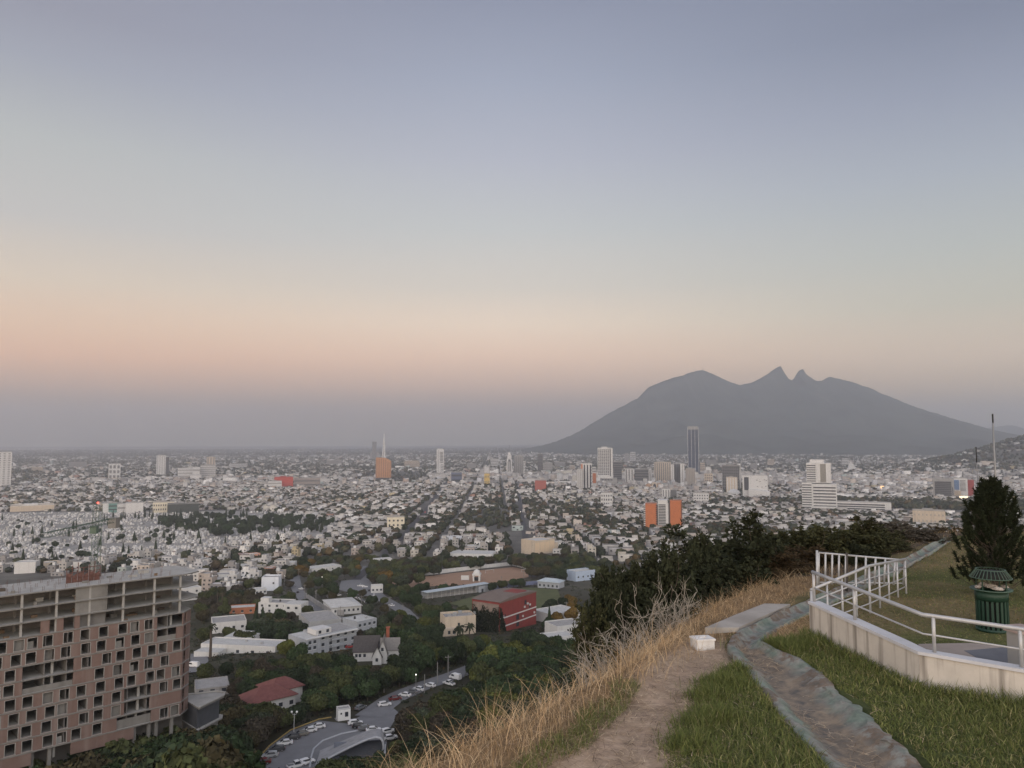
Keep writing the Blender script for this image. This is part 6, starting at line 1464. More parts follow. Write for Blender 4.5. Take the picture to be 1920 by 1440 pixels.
# ================================================================ UNFINISHED BRICK BLOCK AND ITS CRANE
def unfinished():
    R0 = at_depth(346, 1076, 195.0); FH = 3.1; NF = 11
    zt = R0.z; gz = 66.0
    t = thing('unfinished_building', 'unfinished block of pinkish brick with empty window holes and bare concrete top floors', 'building', (R0.x, R0.y, gz), math.radians(45))
    top = zt - gz; W = 50.0; D = 15.0
    def lx(px, py):          # where a sight line meets the front wall: local x
        r = ray(px, py); k = r[0] / r[1]; u = (R0.y * k - R0.x) / (.70711 * (k - 1)); return -u
    zx = lambda a, b: lx(a / 3.6, 1040 + b / 3.6)
    sl = lambda k: top - k * FH                      # top of slab k
    bm_ = mat('pink_brick', (.165, .112, .096), .92, .13, .5, stain=((.33, .29, .27), .35, .35), detail=7)
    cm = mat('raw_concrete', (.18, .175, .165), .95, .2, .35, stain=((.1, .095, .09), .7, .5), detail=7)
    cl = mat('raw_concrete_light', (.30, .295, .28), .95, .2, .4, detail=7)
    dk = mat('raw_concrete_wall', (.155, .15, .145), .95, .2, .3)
    out = [(-W, -.12), (.05, -.12), (3.1, 2.9), (3.1, D), (-W, D)]
    wide = [(-W, -.25), (0.4, -.25), (4.4, 1.8), (5.0, 4.5), (3.6, D), (-W, D)]
    for k in range(NF + 1):
        pl = wide if k in (0, 1, 2) else out
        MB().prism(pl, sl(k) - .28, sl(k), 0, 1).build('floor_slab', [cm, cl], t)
    # columns of the open floors and of the ground floor
    colx = [zx(a, b) for a, b in ((840, 215), (1048, 200), (1222, 190), (388, 280), (152, 310), (612, 240), (-80, 330))]
    for k in range(0, 3):
        for x in colx:
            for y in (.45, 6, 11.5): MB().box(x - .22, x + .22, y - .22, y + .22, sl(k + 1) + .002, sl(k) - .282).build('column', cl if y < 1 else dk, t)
    a, b = zx(515, 250), zx(730, 230)
    for k in range(0, 2): MB().box(a, b, .25, .6, sl(k + 1) + .002, sl(k) - .282).build('core_wall', cm, t)
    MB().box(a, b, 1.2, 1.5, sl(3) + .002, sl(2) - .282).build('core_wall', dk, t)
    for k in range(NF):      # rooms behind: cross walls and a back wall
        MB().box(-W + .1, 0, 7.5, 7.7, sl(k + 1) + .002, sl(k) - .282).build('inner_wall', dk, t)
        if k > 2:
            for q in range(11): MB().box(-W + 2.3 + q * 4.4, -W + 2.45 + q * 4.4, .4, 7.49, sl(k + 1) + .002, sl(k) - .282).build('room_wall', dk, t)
    rows = {1: [(130, 565), (220, 560), (325, 540), (462, 520), (575, 508), (700, 490), (830, 475), (910, 460), (1005, 445), (10, 582)],
            2: [(110, 660), (210, 650), (335, 628), (445, 612), (580, 592), (685, 577), (810, 558), (915, 545), (1005, 530), (-20, 672)],
            3: [(585, 680), (722, 660), (815, 647), (925, 630), (1025, 614), (1100, 602), (1195, 585), (70, 765), (-40, 780)],
            4: [(60, 860), (672, 755), (795, 735), (908, 715), (1003, 698), (1112, 682), (1205, 665), (-30, 872)],
            5: [(70, 955), (188, 935), (325, 905), (437, 885), (550, 868), (680, 840), (805, 815), (887, 805), (1015, 783), (1085, 770), (1187, 752), (-40, 970)],
            6: [(95, 1045), (215, 1015), (340, 990), (422, 970), (558, 950), (665, 930), (787, 908), (1105, 850), (1195, 832), (-30, 1062)],
            7: [(90, 1140), (180, 1105), (315, 1085), (425, 1062), (568, 1032), (665, 1013), (783, 990), (-40, 1160)],
            8: [(70, 1230), (185, 1210), (325, 1180), (418, 1155), (515, 1135), (657, 1105), (1108, 1015), (1180, 998)]}
    holes = {1: [(1062, 1235, 440)], 2: [(1062, 1190, 510)], 3: [(155, 500, 700)], 4: [(155, 495, 790)], 6: [(840, 1020, 880)], 7: [(840, 1010, 970)], 8: [(790, 1020, 1060)], 9: [(215, 480, 1260)]}
    FRM = MB()
    for q in ((-1.05, -.93, -.06, .3, 0, 2.3), (.93, 1.05, -.06, .3, 0, 2.3), (-1.12, 1.12, -.1, .3, -.12, -.002), (-1.05, 1.05, -.06, .3, 2.302, 2.4)): FRM.box(*q)
    frame = FRM.mesh('window_frame', cl)
    r = random.Random(4)
    WH, SILL = 2.3, .22
    TONE_A = MB().box(-1.1, 1.1, 0, .12, 0, 2.75).mesh('room_tone_panel', cm); TONE_B = MB().box(-.9, .7, 0, .12, 0, 1.5).mesh('room_tone_panel', cl)  # panels added behind some windows to vary how bright the rooms look
    for j in range(0, 10):
        z0, z1 = sl(j + 3) + .002, sl(j + 2) - .282
        if j == 9: z0, z1 = sl(11) - FH + .2, sl(11) - .282
        wins = [zx(*q) for q in rows.get(j, [])]
        hs = [(zx(a, y), zx(b, y)) for a, b, y in holes.get(j, [])]
        if j == 0: spans = [(-W, zx(285, 465))] if False else [(zx(275, 465), zx(335, 455)), (zx(385, 450), zx(430, 445)), (zx(505, 432), zx(540, 430))]
        elif j == 9: spans = [(-W, zx(215, 1260)), (zx(480, 1215), zx(905, 1130))]
        else:
            spans = []; cur = -W
            for a, b in sorted(hs): spans.append((cur, a)); cur = b
            spans.append((cur, -.02))
        for a, b in spans:
            if b - a < .2: continue
            m = MB()
            ws = sorted(w for w in wins if a + 1.0 < w < b - 1.0); cur = a
            for w in ws:
                if w - .93 > cur: m.box(cur, w - .93, 0, .25, z0, z1)
                m.box(w - .93, w + .93, .003, .247, z0, z0 + SILL); 
                if z0 + SILL + WH < z1: m.box(w - .93, w + .93, .003, .247, z0 + SILL + WH, z1)
                obj('window_frame', frame, t, (w, 0, z0 + SILL))
                q_ = r.random()
                if q_ < .2: obj('room_tone_panel', (TONE_A, TONE_B)[q_ < .09], t, (w + r.uniform(-.5, .5), r.uniform(.5, 1.6), z0 + .01))
                cur = w + .93
            if b > cur: m.box(cur, b, 0, .25, z0, z1)
            if m.v: m.build('brick_wall', bm_, t)
        # rubble parapet in the openings
        for a, b in hs:
            if j in (2, 4, 8): MB().box(a, b, .3, .5, z0, z0 + (1.1 if j != 8 else 2.0)).build('half_wall', cm, t)
            xm = a + (b - a) * .6; MB().box(xm - .25, xm + .25, 1.2, 1.7, z0, z1).build('column', cl, t)
    # chamfered right side
    M = Matrix.Translation((0.02, 0, 0)) @ Matrix.Rotation(math.radians(45), 4, 'Z')
    for j in range(1, 9):
        z0, z1 = sl(j + 3) + .002, sl(j + 2) - .282; m = MB()
        m.box(0, .9, .003, .25, z0, z1, M=M); m.box(2.1, 4.2, .003, .25, z0, z1, M=M); m.box(.9, 2.1, .006, .247, z0, z0 + .3, M=M); m.box(.9, 2.1, .006, .247, z1 - .2, z1, M=M); m.build('brick_wall', bm_, t)
    m = MB().box(3.0, 3.1, 3.0, D - .1, sl(11) + .01, sl(3) - .3).build('end_wall', bm_, t)
    MB().box(-W + .1, 2.9, D - .3, D - .05, sl(11) + .01, sl(3) - .3).build('rear_wall', bm_, t)
    # ground storey: pilotis, dark undercroft
    for a, b in ((915, 1110), (1010, 1160), (1165, 1100), (1060, 1130), (340, 1300), (100, 1330), (220, 1320)):
        x = zx(a, b); MB().box(x - .35, x + .35, .4, 1.1, 0, sl(11) - .29).build('column', cm, t)
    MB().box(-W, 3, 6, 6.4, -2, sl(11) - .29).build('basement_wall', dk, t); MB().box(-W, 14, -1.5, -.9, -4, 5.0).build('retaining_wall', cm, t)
    # terrace wing at the right foot
    ter = [(3.2, -3.5), (11.5, 1.0), (12.6, 3.2), (11.6, 5.5), (3.2, 9)]
    MB().prism(ter, sl(10) - 1.9, sl(10) - 1.5, 0, 1).build('terrace_slab', [cm, cl], t); MB().prism([(x * .98, y * .98) for x, y in ter], sl(10) - 7.2, sl(10) - 6.9, 0, 1).build('terrace_slab', [cm, cl], t)
    MB().prism([(3.4, -2), (10.6, 1.6), (10.8, 4), (3.4, 7.5)], sl(10) - 6.88, sl(10) - 1.92).build('dark_glazing', mat('dark_cladding', (.06, .065, .075), .5, .2, .6), t)
    MB().prism([(3.4, -2), (10.4, 1.6), (10.6, 4), (3.4, 7.5)], -4, sl(10) - 7.22).build('terrace_base', dk, t)
    e = MB()
    for p, q in zip(ter[:-1], ter[1:]): e.tube([(p[0], p[1], sl(10) - 1.3), (q[0], q[1], sl(10) - 1.3)], .22, 5)
    e.build('terrace_kerb', cl, t)
    # clutter on the roof and the open floors, each piece its own part
    for k in range(46):
        x = -W + 4 + r.random() * (W - 4); y = 1 + r.random() * 11; s = r.uniform(.3, 1.2); fl = r.choice([0, 0, 0, 3, 3, 2, 1])
        MB().box(x - s, x + s, y - s * .6, y + s * .6, sl(fl) + .002, sl(fl) + r.uniform(.15, .9)).build(r.choice(['timber_stack', 'block_pallet', 'sand_heap']), r.choice([cm, cl, bark_m, mat('formwork_timber', (.14, .095, .06), .9, .25, 3)]), t)
    rebar = mat('rusty_rebar', (.10, .05, .035), .8, .2, 3)
    for k in range(60):
        x = -W + 3 + (k % 20) * 2.3; y = .6 + (k // 20) * 5.5
        for dx in (-.15, .15): MB().tube([(x + dx, y, sl(0)), (x + dx + r.uniform(-.05, .05), y, sl(0) + r.uniform(.8, 1.7))], .03, 4).build('rebar', rebar, t)
    x0, x1 = zx(505, 150), zx(735, 130)
    sc = MB()
    for i in range(7):
        x = x0 + (x1 - x0) * i / 6; sc.tube([(x, 6.2, sl(0)), (x, 6.2, sl(0) + 3.4 + (i % 3) * .6)], .09, 5)
    for z in (1.2, 2.4, 3.3): sc.tube([(x0, 6.2, sl(0) + z), (x1, 6.2, sl(0) + z)], .08, 5)
    for i in range(6): sc.quad([(x0 + (x1 - x0) * i / 6, 6.3, sl(0)), (x0 + (x1 - x0) * (i + .9) / 6, 6.3, sl(0)), (x0 + (x1 - x0) * (i + .9) / 6, 6.3, sl(0) + 2.2), (x0 + (x1 - x0) * i / 6, 6.3, sl(0) + 2.2 - (i % 2) * .8)])
    sc.build('scaffold', mat('red_brown_scaffold', (.12, .06, .05), .85, .25, 2), t)
    foot_m = Vector((R0.x, R0.y, 0)); foot(foot_m, math.radians(45), -W, 13, -3, D)
    # crane
    gm = mat('crane_green', (.075, .11, .085), .6, .15, 1)
    p = at_depth(178, 1088, 189.0); zc = gz + sl(0) - 6; hm = at_depth(179, 946, 189.0).z - zc
    c = thing('tower_crane', 'thin green lattice tower crane with a red light on top, behind the unfinished block', 'crane', (p.x, p.y, zc))
    def lattice(name, p0, p1, w, n, parent, rr=.065):
        p0, p1 = Vector(p0), Vector(p1); d = (p1 - p0); L = d.length; d.normalize(); e1 = d.cross(Vector((0, 0, 1)) if abs(d.z) < .9 else Vector((1, 0, 0))).normalized(); e2 = d.cross(e1)
        b = MB(); cs = [e1 * a * w / 2 + e2 * b_ * w / 2 for a, b_ in ((-1, -1), (1, -1), (1, 1), (-1, 1))]
        for q in cs: b.tube([p0 + q, p1 + q], rr, 4)
        for i in range(n):
            for k in range(4): b.tube([p0 + d * L * i / n + cs[k], p0 + d * L * (i + 1) / n + cs[(k + 1) % 4]], rr * .6, 4)
        return b.build(name, gm, parent)
    lattice('mast', (0, 0, 0), (0, 0, hm), 1.5, 18, c)
    zj = at_depth(178, 982, 189.0).z - zc
    end = on_z(84, 1004, zj + zc - CZ); lattice('jib', (0, 0, zj), (end.x - p.x, end.y - p.y, zj), 1.0, 18, c, .055)
    dv = Vector((end.x - p.x, end.y - p.y, 0)).normalized(); lattice('counter_jib', (0, 0, zj), (-dv.x * 9, -dv.y * 9, zj), 1.0, 6, c, .055)
    MB().box(-1, 1, -1, 1, -1, 1.6).build('counterweight', cm, c, loc=(-dv.x * 9, -dv.y * 9, zj - 1))
    MB().box(-.8, .8, -1.8, -.8, zj - 2.2, zj - .4).build('cab', gm, c)
    MB().tube([(0, 0, hm), tuple(Vector((end.x - p.x, end.y - p.y, zj + .5)) * .7 + Vector((0, 0, zj * .3)))], .04, 4).build('tie_bar', gm, c)
    MB().lathe([(0, -.25), (.25, 0), (0, .25)], 8, (0, 0, hm + .4)).build('warning_light', mat('red_warning_light', (1, .06, .04), .5, 0, emit=6), c)
unfinished()
# ================================================================ THE HILLTOP IN FRONT
GP = lambda px, py, z=G0: tuple(on_z(px, py, z)[:2])
PATH = [GP(*q) for q in ((1000, 1500), (1045, 1440), (1110, 1390), (1160, 1340), (1212, 1272), (1246, 1234), (1295, 1203), (1345, 1203), (1372, 1212), (1382, 1238), (1350, 1262), (1310, 1300), (1282, 1345), (1245, 1420), (1215, 1500))]
GL = [GP(*q) for q in ((1600, 1500), (1545, 1425), (1482, 1360), (1430, 1295), (1392, 1250), (1368, 1213), (1383, 1190), (1420, 1172), (1468, 1150), (1520, 1126), (1575, 1103), (1640, 1074), (1700, 1048), (1745, 1022), (1772, 1011))]
GR = [GP(*q) for q in ((1775, 1500), (1705, 1425), (1625, 1350), (1560, 1295), (1525, 1258), (1465, 1226), (1424, 1206), (1443, 1190), (1484, 1170), (1530, 1146), (1605, 1110), (1665, 1079), (1722, 1051), (1762, 1026), (1786, 1014))]
GUT = GL + GR[::-1]
SLAB = [GP(*q) for q in ((1322, 1184), (1380, 1159), (1433, 1138), (1482, 1139), (1440, 1158), (1402, 1176), (1385, 1184))]
WA, WB, WC = at_depth(1517, 1127, 13.7), on_z(1723, 1221, -2.95), on_z(1922, 1255, -3.0)
WC2 = WC + (WC - WB) * 3.0
def wall_line(x, y):
    """signed side of the parapet wall: positive behind it"""
    best = np.full(np.shape(x), 1e9); sg = np.ones(np.shape(x))
    for a, b in ((WA, WB), (WB, WC2)):
        dx, dy = b.x - a.x, b.y - a.y; t = np.clip(((x - a.x) * dx + (y - a.y) * dy) / (dx * dx + dy * dy), 0, 1)
        d = np.hypot(x - a.x - t * dx, y - a.y - t * dy); s = np.sign(dx * (y - a.y) - dy * (x - a.x)); m = d < best; best = np.where(m, d, best); sg = np.where(m, s, sg)
    return best * sg
def near_z(x, y):
    z = hz(x, y) + (vnoise(x, y, 1.7, 31) - .5) * .10 + (vnoise(x, y, .5, 32) - .5) * .04
    g = poly_dist(x, y, GUT); z = z - np.clip((g + .05) / .2, 0, 1) * .42
    p = poly_dist(x, y, PATH); z = z - np.clip((p + .2) / .5, 0, 1) * .06
    return z
def build_near():
    x0, x1, y0, y1 = NEAR; st = .14
    xs = np.arange(x0, x1 + .01, st); ys = np.arange(y0, y1 + .01, st)
    X, Y = np.meshgrid(xs, ys); Z = near_z(X, Y)
    edge = np.minimum(np.minimum(X - x0, x1 - X), np.minimum(Y - y0, y1 - Y)); Z = Z - np.clip(1 - edge / .3, 0, 1) * 1.0
    n1 = vnoise(X, Y, .8, 41); n2 = vnoise(X, Y, .23, 42); nn = n1 * .6 + n2 * .4
    mixc = lambda a, b, f: a[None] * (1 - f[..., None]) + b[None] * f[..., None] if a.ndim == 1 else a * (1 - f[..., None]) + np.array(b) * f[..., None]
    dirt = np.array((.31, .23, .175)); straw = np.array((.42, .325, .24)); soil = np.array((.07, .055, .04)); green = np.array((.060, .072, .028)); dry = np.array((.20, .135, .075)); lawn1 = np.array((.078, .086, .034)); lawn2 = np.array((.135, .105, .058))
    C = np.ones(X.shape + (3,)) * dry * (.6 + .5 * nn[..., None])
    es = edge_dist(X, Y)
    C = np.where(((es > 2) | ((Y > 20) & (es > -1.2)))[..., None], soil * (.8 + .7 * nn[..., None]), C)
    behind = wall_line(X, Y)
    right = (X > 3.2) & (es < -1.0)
    f = np.clip((vnoise(X, Y, 3.2, 43) * .6 + n1 * .4 - .42) * 2.4 + np.clip((Y - 16) / 14, 0, .45), 0, .85); L = lawn1 * (1 - f[..., None]) + lawn2 * f[..., None]
    C = np.where(right[..., None], L * (.75 + .5 * nn[..., None]), C)
    front = (behind < 0) & (X > 1.5) & (Y < 14.2) & (es < -.8); C = np.where(front[..., None], green * (.6 + .8 * nn[..., None]), C)
    p = np.clip((poly_dist(X, Y, PATH) + .22 + (n1 - .5) * .3) / .3, 0, 1); P_ = dirt * (1 - n2[..., None]) + straw * n2[..., None]; C = C * (1 - p[..., None]) + P_ * p[..., None]
    D = poly_dist(X, Y, [GP(*q) for q in ((1400, 1205), (1470, 1172), (1520, 1150), (1518, 1195), (1500, 1212), (1420, 1218))]); d = np.clip((D + .1) / .2, 0, 1); C = C * (1 - d[..., None]) + (dry * .95) * (.7 + .6 * nn[..., None]) * d[..., None]
    k = X.shape[1]; n = X.shape[0]; i = np.arange(n * k).reshape(n, k)
    Q = np.stack([i[:-1, :-1], i[:-1, 1:], i[1:, 1:], i[1:, :-1]], -1).reshape(-1, 4)
    m = mat('hilltop_soil', (.1, .1, .1), .95, .35, 9, bump=.6, attr='Col', spec=.1, detail=8)
    o = obj('hilltop_ground', np_mesh('hilltop_ground', np.stack([X, Y, Z], -1).reshape(-1, 3), Q, None, [m], C.reshape(-1, 3), True)); tag(o, kind='structure')
build_near()
# ---- open concrete gutter, painted green long ago
def gutter():
    A, B = np.array(GL), np.array(GR); n = len(A); ts = np.linspace(0, n - 1, 150)
    ip = lambda a, t: np.stack([np.interp(t, np.arange(n), a[:, 0]), np.interp(t, np.arange(n), a[:, 1])], -1)
    L, R_ = ip(A, ts), ip(B, ts); prof = [(-.06, -.30), (-.05, .05), (.06, .06), (.10, .03), (.28, -.09), (.5, -.125), (.70, -.08), (.90, .02), (.94, .05), (1.05, .04), (1.06, -.30)]
    V = []; GC = []
    for q, (l, r_) in enumerate(zip(L, R_)):
        dp = 1.0 if ts[q] < 5.2 else max(.35, 1 - (ts[q] - 5.2) * .5)
        for f, z in prof:
            jx = (vnoise(np.array([ts[q] * 1.0]), np.array([f * 3.0]), .06, 18)[0] - .5) * (.10 if f in (.28, .70, .90, .94, 1.05, .06, .10) else .04); p = l + (r_ - l) * (f + jx * (1 if -.01 < f < 1.055 else 0)); zz = G0 + (z * dp if -.29 < z < .0 else z) + (vnoise(np.array([p[0]]), np.array([p[1]]), .35, 8)[0] - .5) * .06; V.append((p[0], p[1], CZ + zz)); GC.append((np.clip(1.15 - abs(f - .5) * 2.6, 0, 1) * (1 if ts[q] < 5.6 else .25),) * 3)
    k = len(prof); i = np.arange(len(ts) * k).reshape(len(ts), k)
    Q = np.stack([i[:-1, :-1], i[:-1, 1:], i[1:, 1:], i[1:, :-1]], -1).reshape(-1, 4)
    m = mat('weathered_green_paint', (.13, .18, .15), .9, 0, 1)
    t = m.node_tree; b = t.nodes['Principled BSDF']; Lk = t.links.new; co = t.nodes.new('ShaderNodeTexCoord')
    def nz(sc, d=6, st=(1, 1, 1)):
        mp = t.nodes.new('ShaderNodeMapping'); mp.inputs['Scale'].default_value = st; Lk(co.outputs['Object'], mp.inputs[0])
        q = t.nodes.new('ShaderNodeTexNoise'); q.inputs['Scale'].default_value = sc; q.inputs['Detail'].default_value = d; q.inputs['Roughness'].default_value = .65; Lk(mp.outputs[0], q.inputs[0]); return q
    r1 = t.nodes.new('ShaderNodeValToRGB'); e = r1.color_ramp.elements; e[0].position = .36; e[0].color = (.15, .135, .115, 1); e[1].position = .60; e[1].color = (.16, .20, .168, 1); q = e.new(.47); q.color = (.23, .23, .21, 1); q = e.new(.41); q.color = (.16, .12, .09, 1)
    Lk(nz(1.6).outputs[0], r1.inputs[0])
    mx = t.nodes.new('ShaderNodeMix'); mx.data_type = 'RGBA'; mx.blend_type = 'MULTIPLY'; mx.inputs[0].default_value = .6
    r2 = t.nodes.new('ShaderNodeValToRGB'); r2.color_ramp.elements[0].position = .3; r2.color_ramp.elements[0].color = (.35, .35, .36, 1); r2.color_ramp.elements[1].position = .62; r2.color_ramp.elements[1].color = (1.1, 1.1, 1.1, 1)
    Lk(nz(7, 8).outputs[0], r2.inputs[0]); Lk(r1.outputs[0], mx.inputs[6]); Lk(r2.outputs[0], mx.inputs[7]); 
    at = t.nodes.new('ShaderNodeAttribute'); at.attribute_name = 'Col'; ad = t.nodes.new('ShaderNodeMath'); ad.operation = 'ADD'; Lk(at.outputs['Fac'], ad.inputs[0]); nq = nz(2.6, 8); Lk(nq.outputs[0], ad.inputs[1])
    mr = t.nodes.new('ShaderNodeMapRange'); mr.inputs[1].default_value = .78; mr.inputs[2].default_value = 1.2; Lk(ad.outputs[0], mr.inputs[0])
    dr = t.nodes.new('ShaderNodeValToRGB'); dr.color_ramp.elements[0].position = .35; dr.color_ramp.elements[0].color = (.10, .095, .09, 1); dr.color_ramp.elements[1].position = .62; dr.color_ramp.elements[1].color = (.25, .20, .148, 1); Lk(nz(4.5, 8).outputs[0], dr.inputs[0])
    m3_ = t.nodes.new('ShaderNodeMix'); m3_.data_type = 'RGBA'; Lk(mr.outputs[0], m3_.inputs[0]); Lk(mx.outputs[2], m3_.inputs[6]); Lk(dr.outputs[0], m3_.inputs[7]); Lk(m3_.outputs[2], b.inputs['Base Color'])
    bp = t.nodes.new('ShaderNodeBump'); bp.inputs['Strength'].default_value = .7; bp.inputs['Distance'].default_value = .02; Lk(nz(9).outputs[0], bp.inputs['Height']); Lk(bp.outputs[0], b.inputs['Normal'])
    o = obj('gutter', np_mesh('gutter', np.array(V), Q, None, [m], np.array(GC), True)); tag(o, 'weathered green concrete gutter curving from the front grass past the wall corner', 'gutter')
gutter()
def flat(name, P, z, m, th=.12, **kw):
    b = MB().prism([(p[0], p[1]) for p in P], z - th, z); o = b.build(name, m); return o
cpave = mat('pale_concrete', (.31, .29, .265), .92, .22, 1.2, bump=.3, stain=((.16, .14, .12), 1.2, .4), detail=7)
o = flat('concrete_slab', SLAB[::-1], CZ + G0 + .07, cpave); tag(o, 'pale worn concrete slab beside the gutter bend', 'slab')
o = flat('concrete_path', [GP(*q) for q in ((1722, 1213), (1822, 1211), (1990, 1232), (1990, 1300), (1735, 1240))][::-1], CZ + G0 + .05, mat('pinkish_concrete', (.26, .225, .20), .92, .2, 1.0, bump=.2)); tag(o, kind='structure')
o = flat('asphalt_path', [GP(*q) for q in ((1808, 1226), (1880, 1220), (1990, 1236), (1990, 1285), (1850, 1250))][::-1], CZ + G0 + .054, mat('asphalt_walk', (.11, .115, .13), .9, .2, 2)); tag(o, kind='structure')
# ---- parapet wall with coping
def parapet():
    t = thing('parapet_wall', 'low stained concrete wall with white painted coping under the pipe railing', 'wall', WA)
    wm = mat('stained_concrete_wall', (.44, .415, .38), .92, .16, 2.2, bump=.25, stain=((.085, .072, .06), 7.0, .95), detail=8)
    cm = mat('white_coping', (.42, .43, .46), .8, .12, 3, bump=.15)
    def strip(pts, o0, o1, z0f, z1f, name, m):
        P = [Vector((p.x, p.y, 0)) for p in pts]; nr = []
        for i in range(len(P)):
            d = (P[min(i + 1, len(P) - 1)] - P[max(i - 1, 0)]).normalized(); nr.append(Vector((-d.y, d.x, 0)))
        b = MB()
        for p, n, q in zip(P, nr, pts):
            for o, z in ((o0, z0f(q)), (o1, z0f(q)), (o1, z1f(q)), (o0, z1f(q))): v = p + n * o; b.v.append((v.x - WA.x, v.y - WA.y, z - WA.z))
        for i in range(len(P) - 1):
            a = i * 4; c = a + 4
            for k in range(4): q = (k + 1) % 4; b.f.append((a + k, c + k, c + q, a + q)); b.m.append(0)
        b.f += [(0, 1, 2, 3), tuple(len(b.v) - 4 + k for k in (3, 2, 1, 0))]; b.m += [0, 0]
        return b.build(name, m, t)
    pts = []
    for a, b, n in ((WA, WB, 6), (WB, WC, 3), (WC, WC2, 4)): pts += [a.lerp(b, k / n) for k in range(n)]
    pts.append(WC2)
    strip(pts, 0.0, .16, lambda q: CZ + G0 - .5, lambda q: q.z - .045, 'wall_face', wm)
    strip(pts, -.025, .19, lambda q: q.z - .044, lambda q: q.z, 'coping', cm)
    return pts
parapet()
rail_m = mat('grey_painted_pipe', (.36, .37, .385), .45, .12, 9, metal=.25, spec=.4, bump=.05)
def along(f):            # point on the coping line, 0..1 WA-WB, 1..2 WB-WC, beyond to WC2
    n = lambda a, b: Vector((-(b - a).y, (b - a).x, 0)).normalized() * .08
    if f <= 1: return WA.lerp(WB, f) + n(WA, WB)
    if f <= 2: return WB.lerp(WC, f - 1) + n(WB, WC)
    return WC.lerp(WC2, (f - 2) / 3) + n(WB, WC)
def wall_railing():
    t = thing('pipe_railing', 'grey pipe railing with two rails along the white coping of the wall', 'railing', WA); o = WA
    fs = [0.012, .33, .72 + .33, 1.95, 2.9, 3.9]
    fs = [0.012, .43, 1.15, 1.97, 3.2, 4.6]
    P = [along(f) - o for f in [0.0, .2, .43, .7, .9, 1.0, 1.15, 1.5, 1.97, 3.2, 5]]
    up = lambda p, h: Vector((p.x, p.y, p.z + h))
    MB().tube([up(p, .50) for p in P], .03, 10).build('top_rail', rail_m, t, True)
    MB().tube([up(p, .235) for p in P], .014, 8).build('middle_rail', rail_m, t, True)
    for f in fs: p = along(f) - o; MB().tube([p, up(p, .50)], .025, 10).build('post', rail_m, t, True)
wall_railing()
def ramp_railing():
    a = at_depth(1521, 1108, 14.05); b = at_depth(1629, 1063, 15.7); c = at_depth(1697, 1050, 17.7)
    t = thing('ramp_railing', 'second grey pipe railing with four rails climbing beside the green gutter ramp', 'railing', (a.x, a.y, CZ + G0)); o = Vector((a.x, a.y, CZ + G0))
    top = [a - o, b - o, c - o]; H0 = [a.z - o.z, b.z - o.z, c.z - o.z]
    for k, (nm, r_) in enumerate((('top_rail', .028), ('middle_rail', .013), ('middle_rail', .013), ('lower_rail', .013))):
        f = (0, .27, .54, .80)[k]; MB().tube([(p.x, p.y, h * (1 - f) + .02) for p, h in zip(top, H0)], r_, 8).build(nm, rail_m, t, True)
    for s, e, n in ((0, 1, 4), (1, 2, 4)):
        for k in range(n + (s == 1)):
            q = top[s].lerp(top[e], k / n); MB().tube([(q.x, q.y, -.25), (q.x, q.y, q.z)], .02 if k else .024, 8).build('post', rail_m, t, True)
ramp_railing()
def bar_fence():
    l0, l1, r0 = at_depth(1532, 1036, 18.4), at_depth(1532, 1100, 18.4), at_depth(1697, 1050.5, 17.8)
    r1 = at_depth(1694, 1102, 17.8); m0, m1 = l0.lerp(r0, .345), l1.lerp(r1, .345)
    t = thing('bar_fence', 'grey gate and fence of upright bars closing the ramp before the shrubs', 'fence', l1); o = l1
    q = lambda p: tuple(p - o)
    for (a0, a1, b0, b1, n, nm) in ((l0.lerp(r0, .02), l1.lerp(r1, .02), l0.lerp(r0, .335), l1.lerp(r1, .335), 5, 'gate_bar'), (m0, m1, r0, r1, 7, 'bar')):
        MB().tube([q(a0), q(b0)], .022, 8).build('top_rail', rail_m, t, True); MB().tube([q(a1 + Vector((0, 0, .1))), q(b1 + Vector((0, 0, .1)))], .016, 8).build('bottom_rail', rail_m, t, True)
        for k in range(n):
            f = k / (n - 1); MB().tube([q(a1.lerp(b1, f) + Vector((0, 0, .06))), q(a0.lerp(b0, f))], .024, 8).build(nm, rail_m, t, True)
    MB().tube([q(l1 - Vector((0, 0, .3))), q(l0 + Vector((0, 0, .05)))], .03, 8).build('post', rail_m, t, True); MB().tube([q(m1 - Vector((0, 0, .3))), q(m0 + Vector((0, 0, .05)))], .03, 8).build('post', mat('dark_rusty_post', (.05, .045, .042), .8), t, True)
bar_fence()
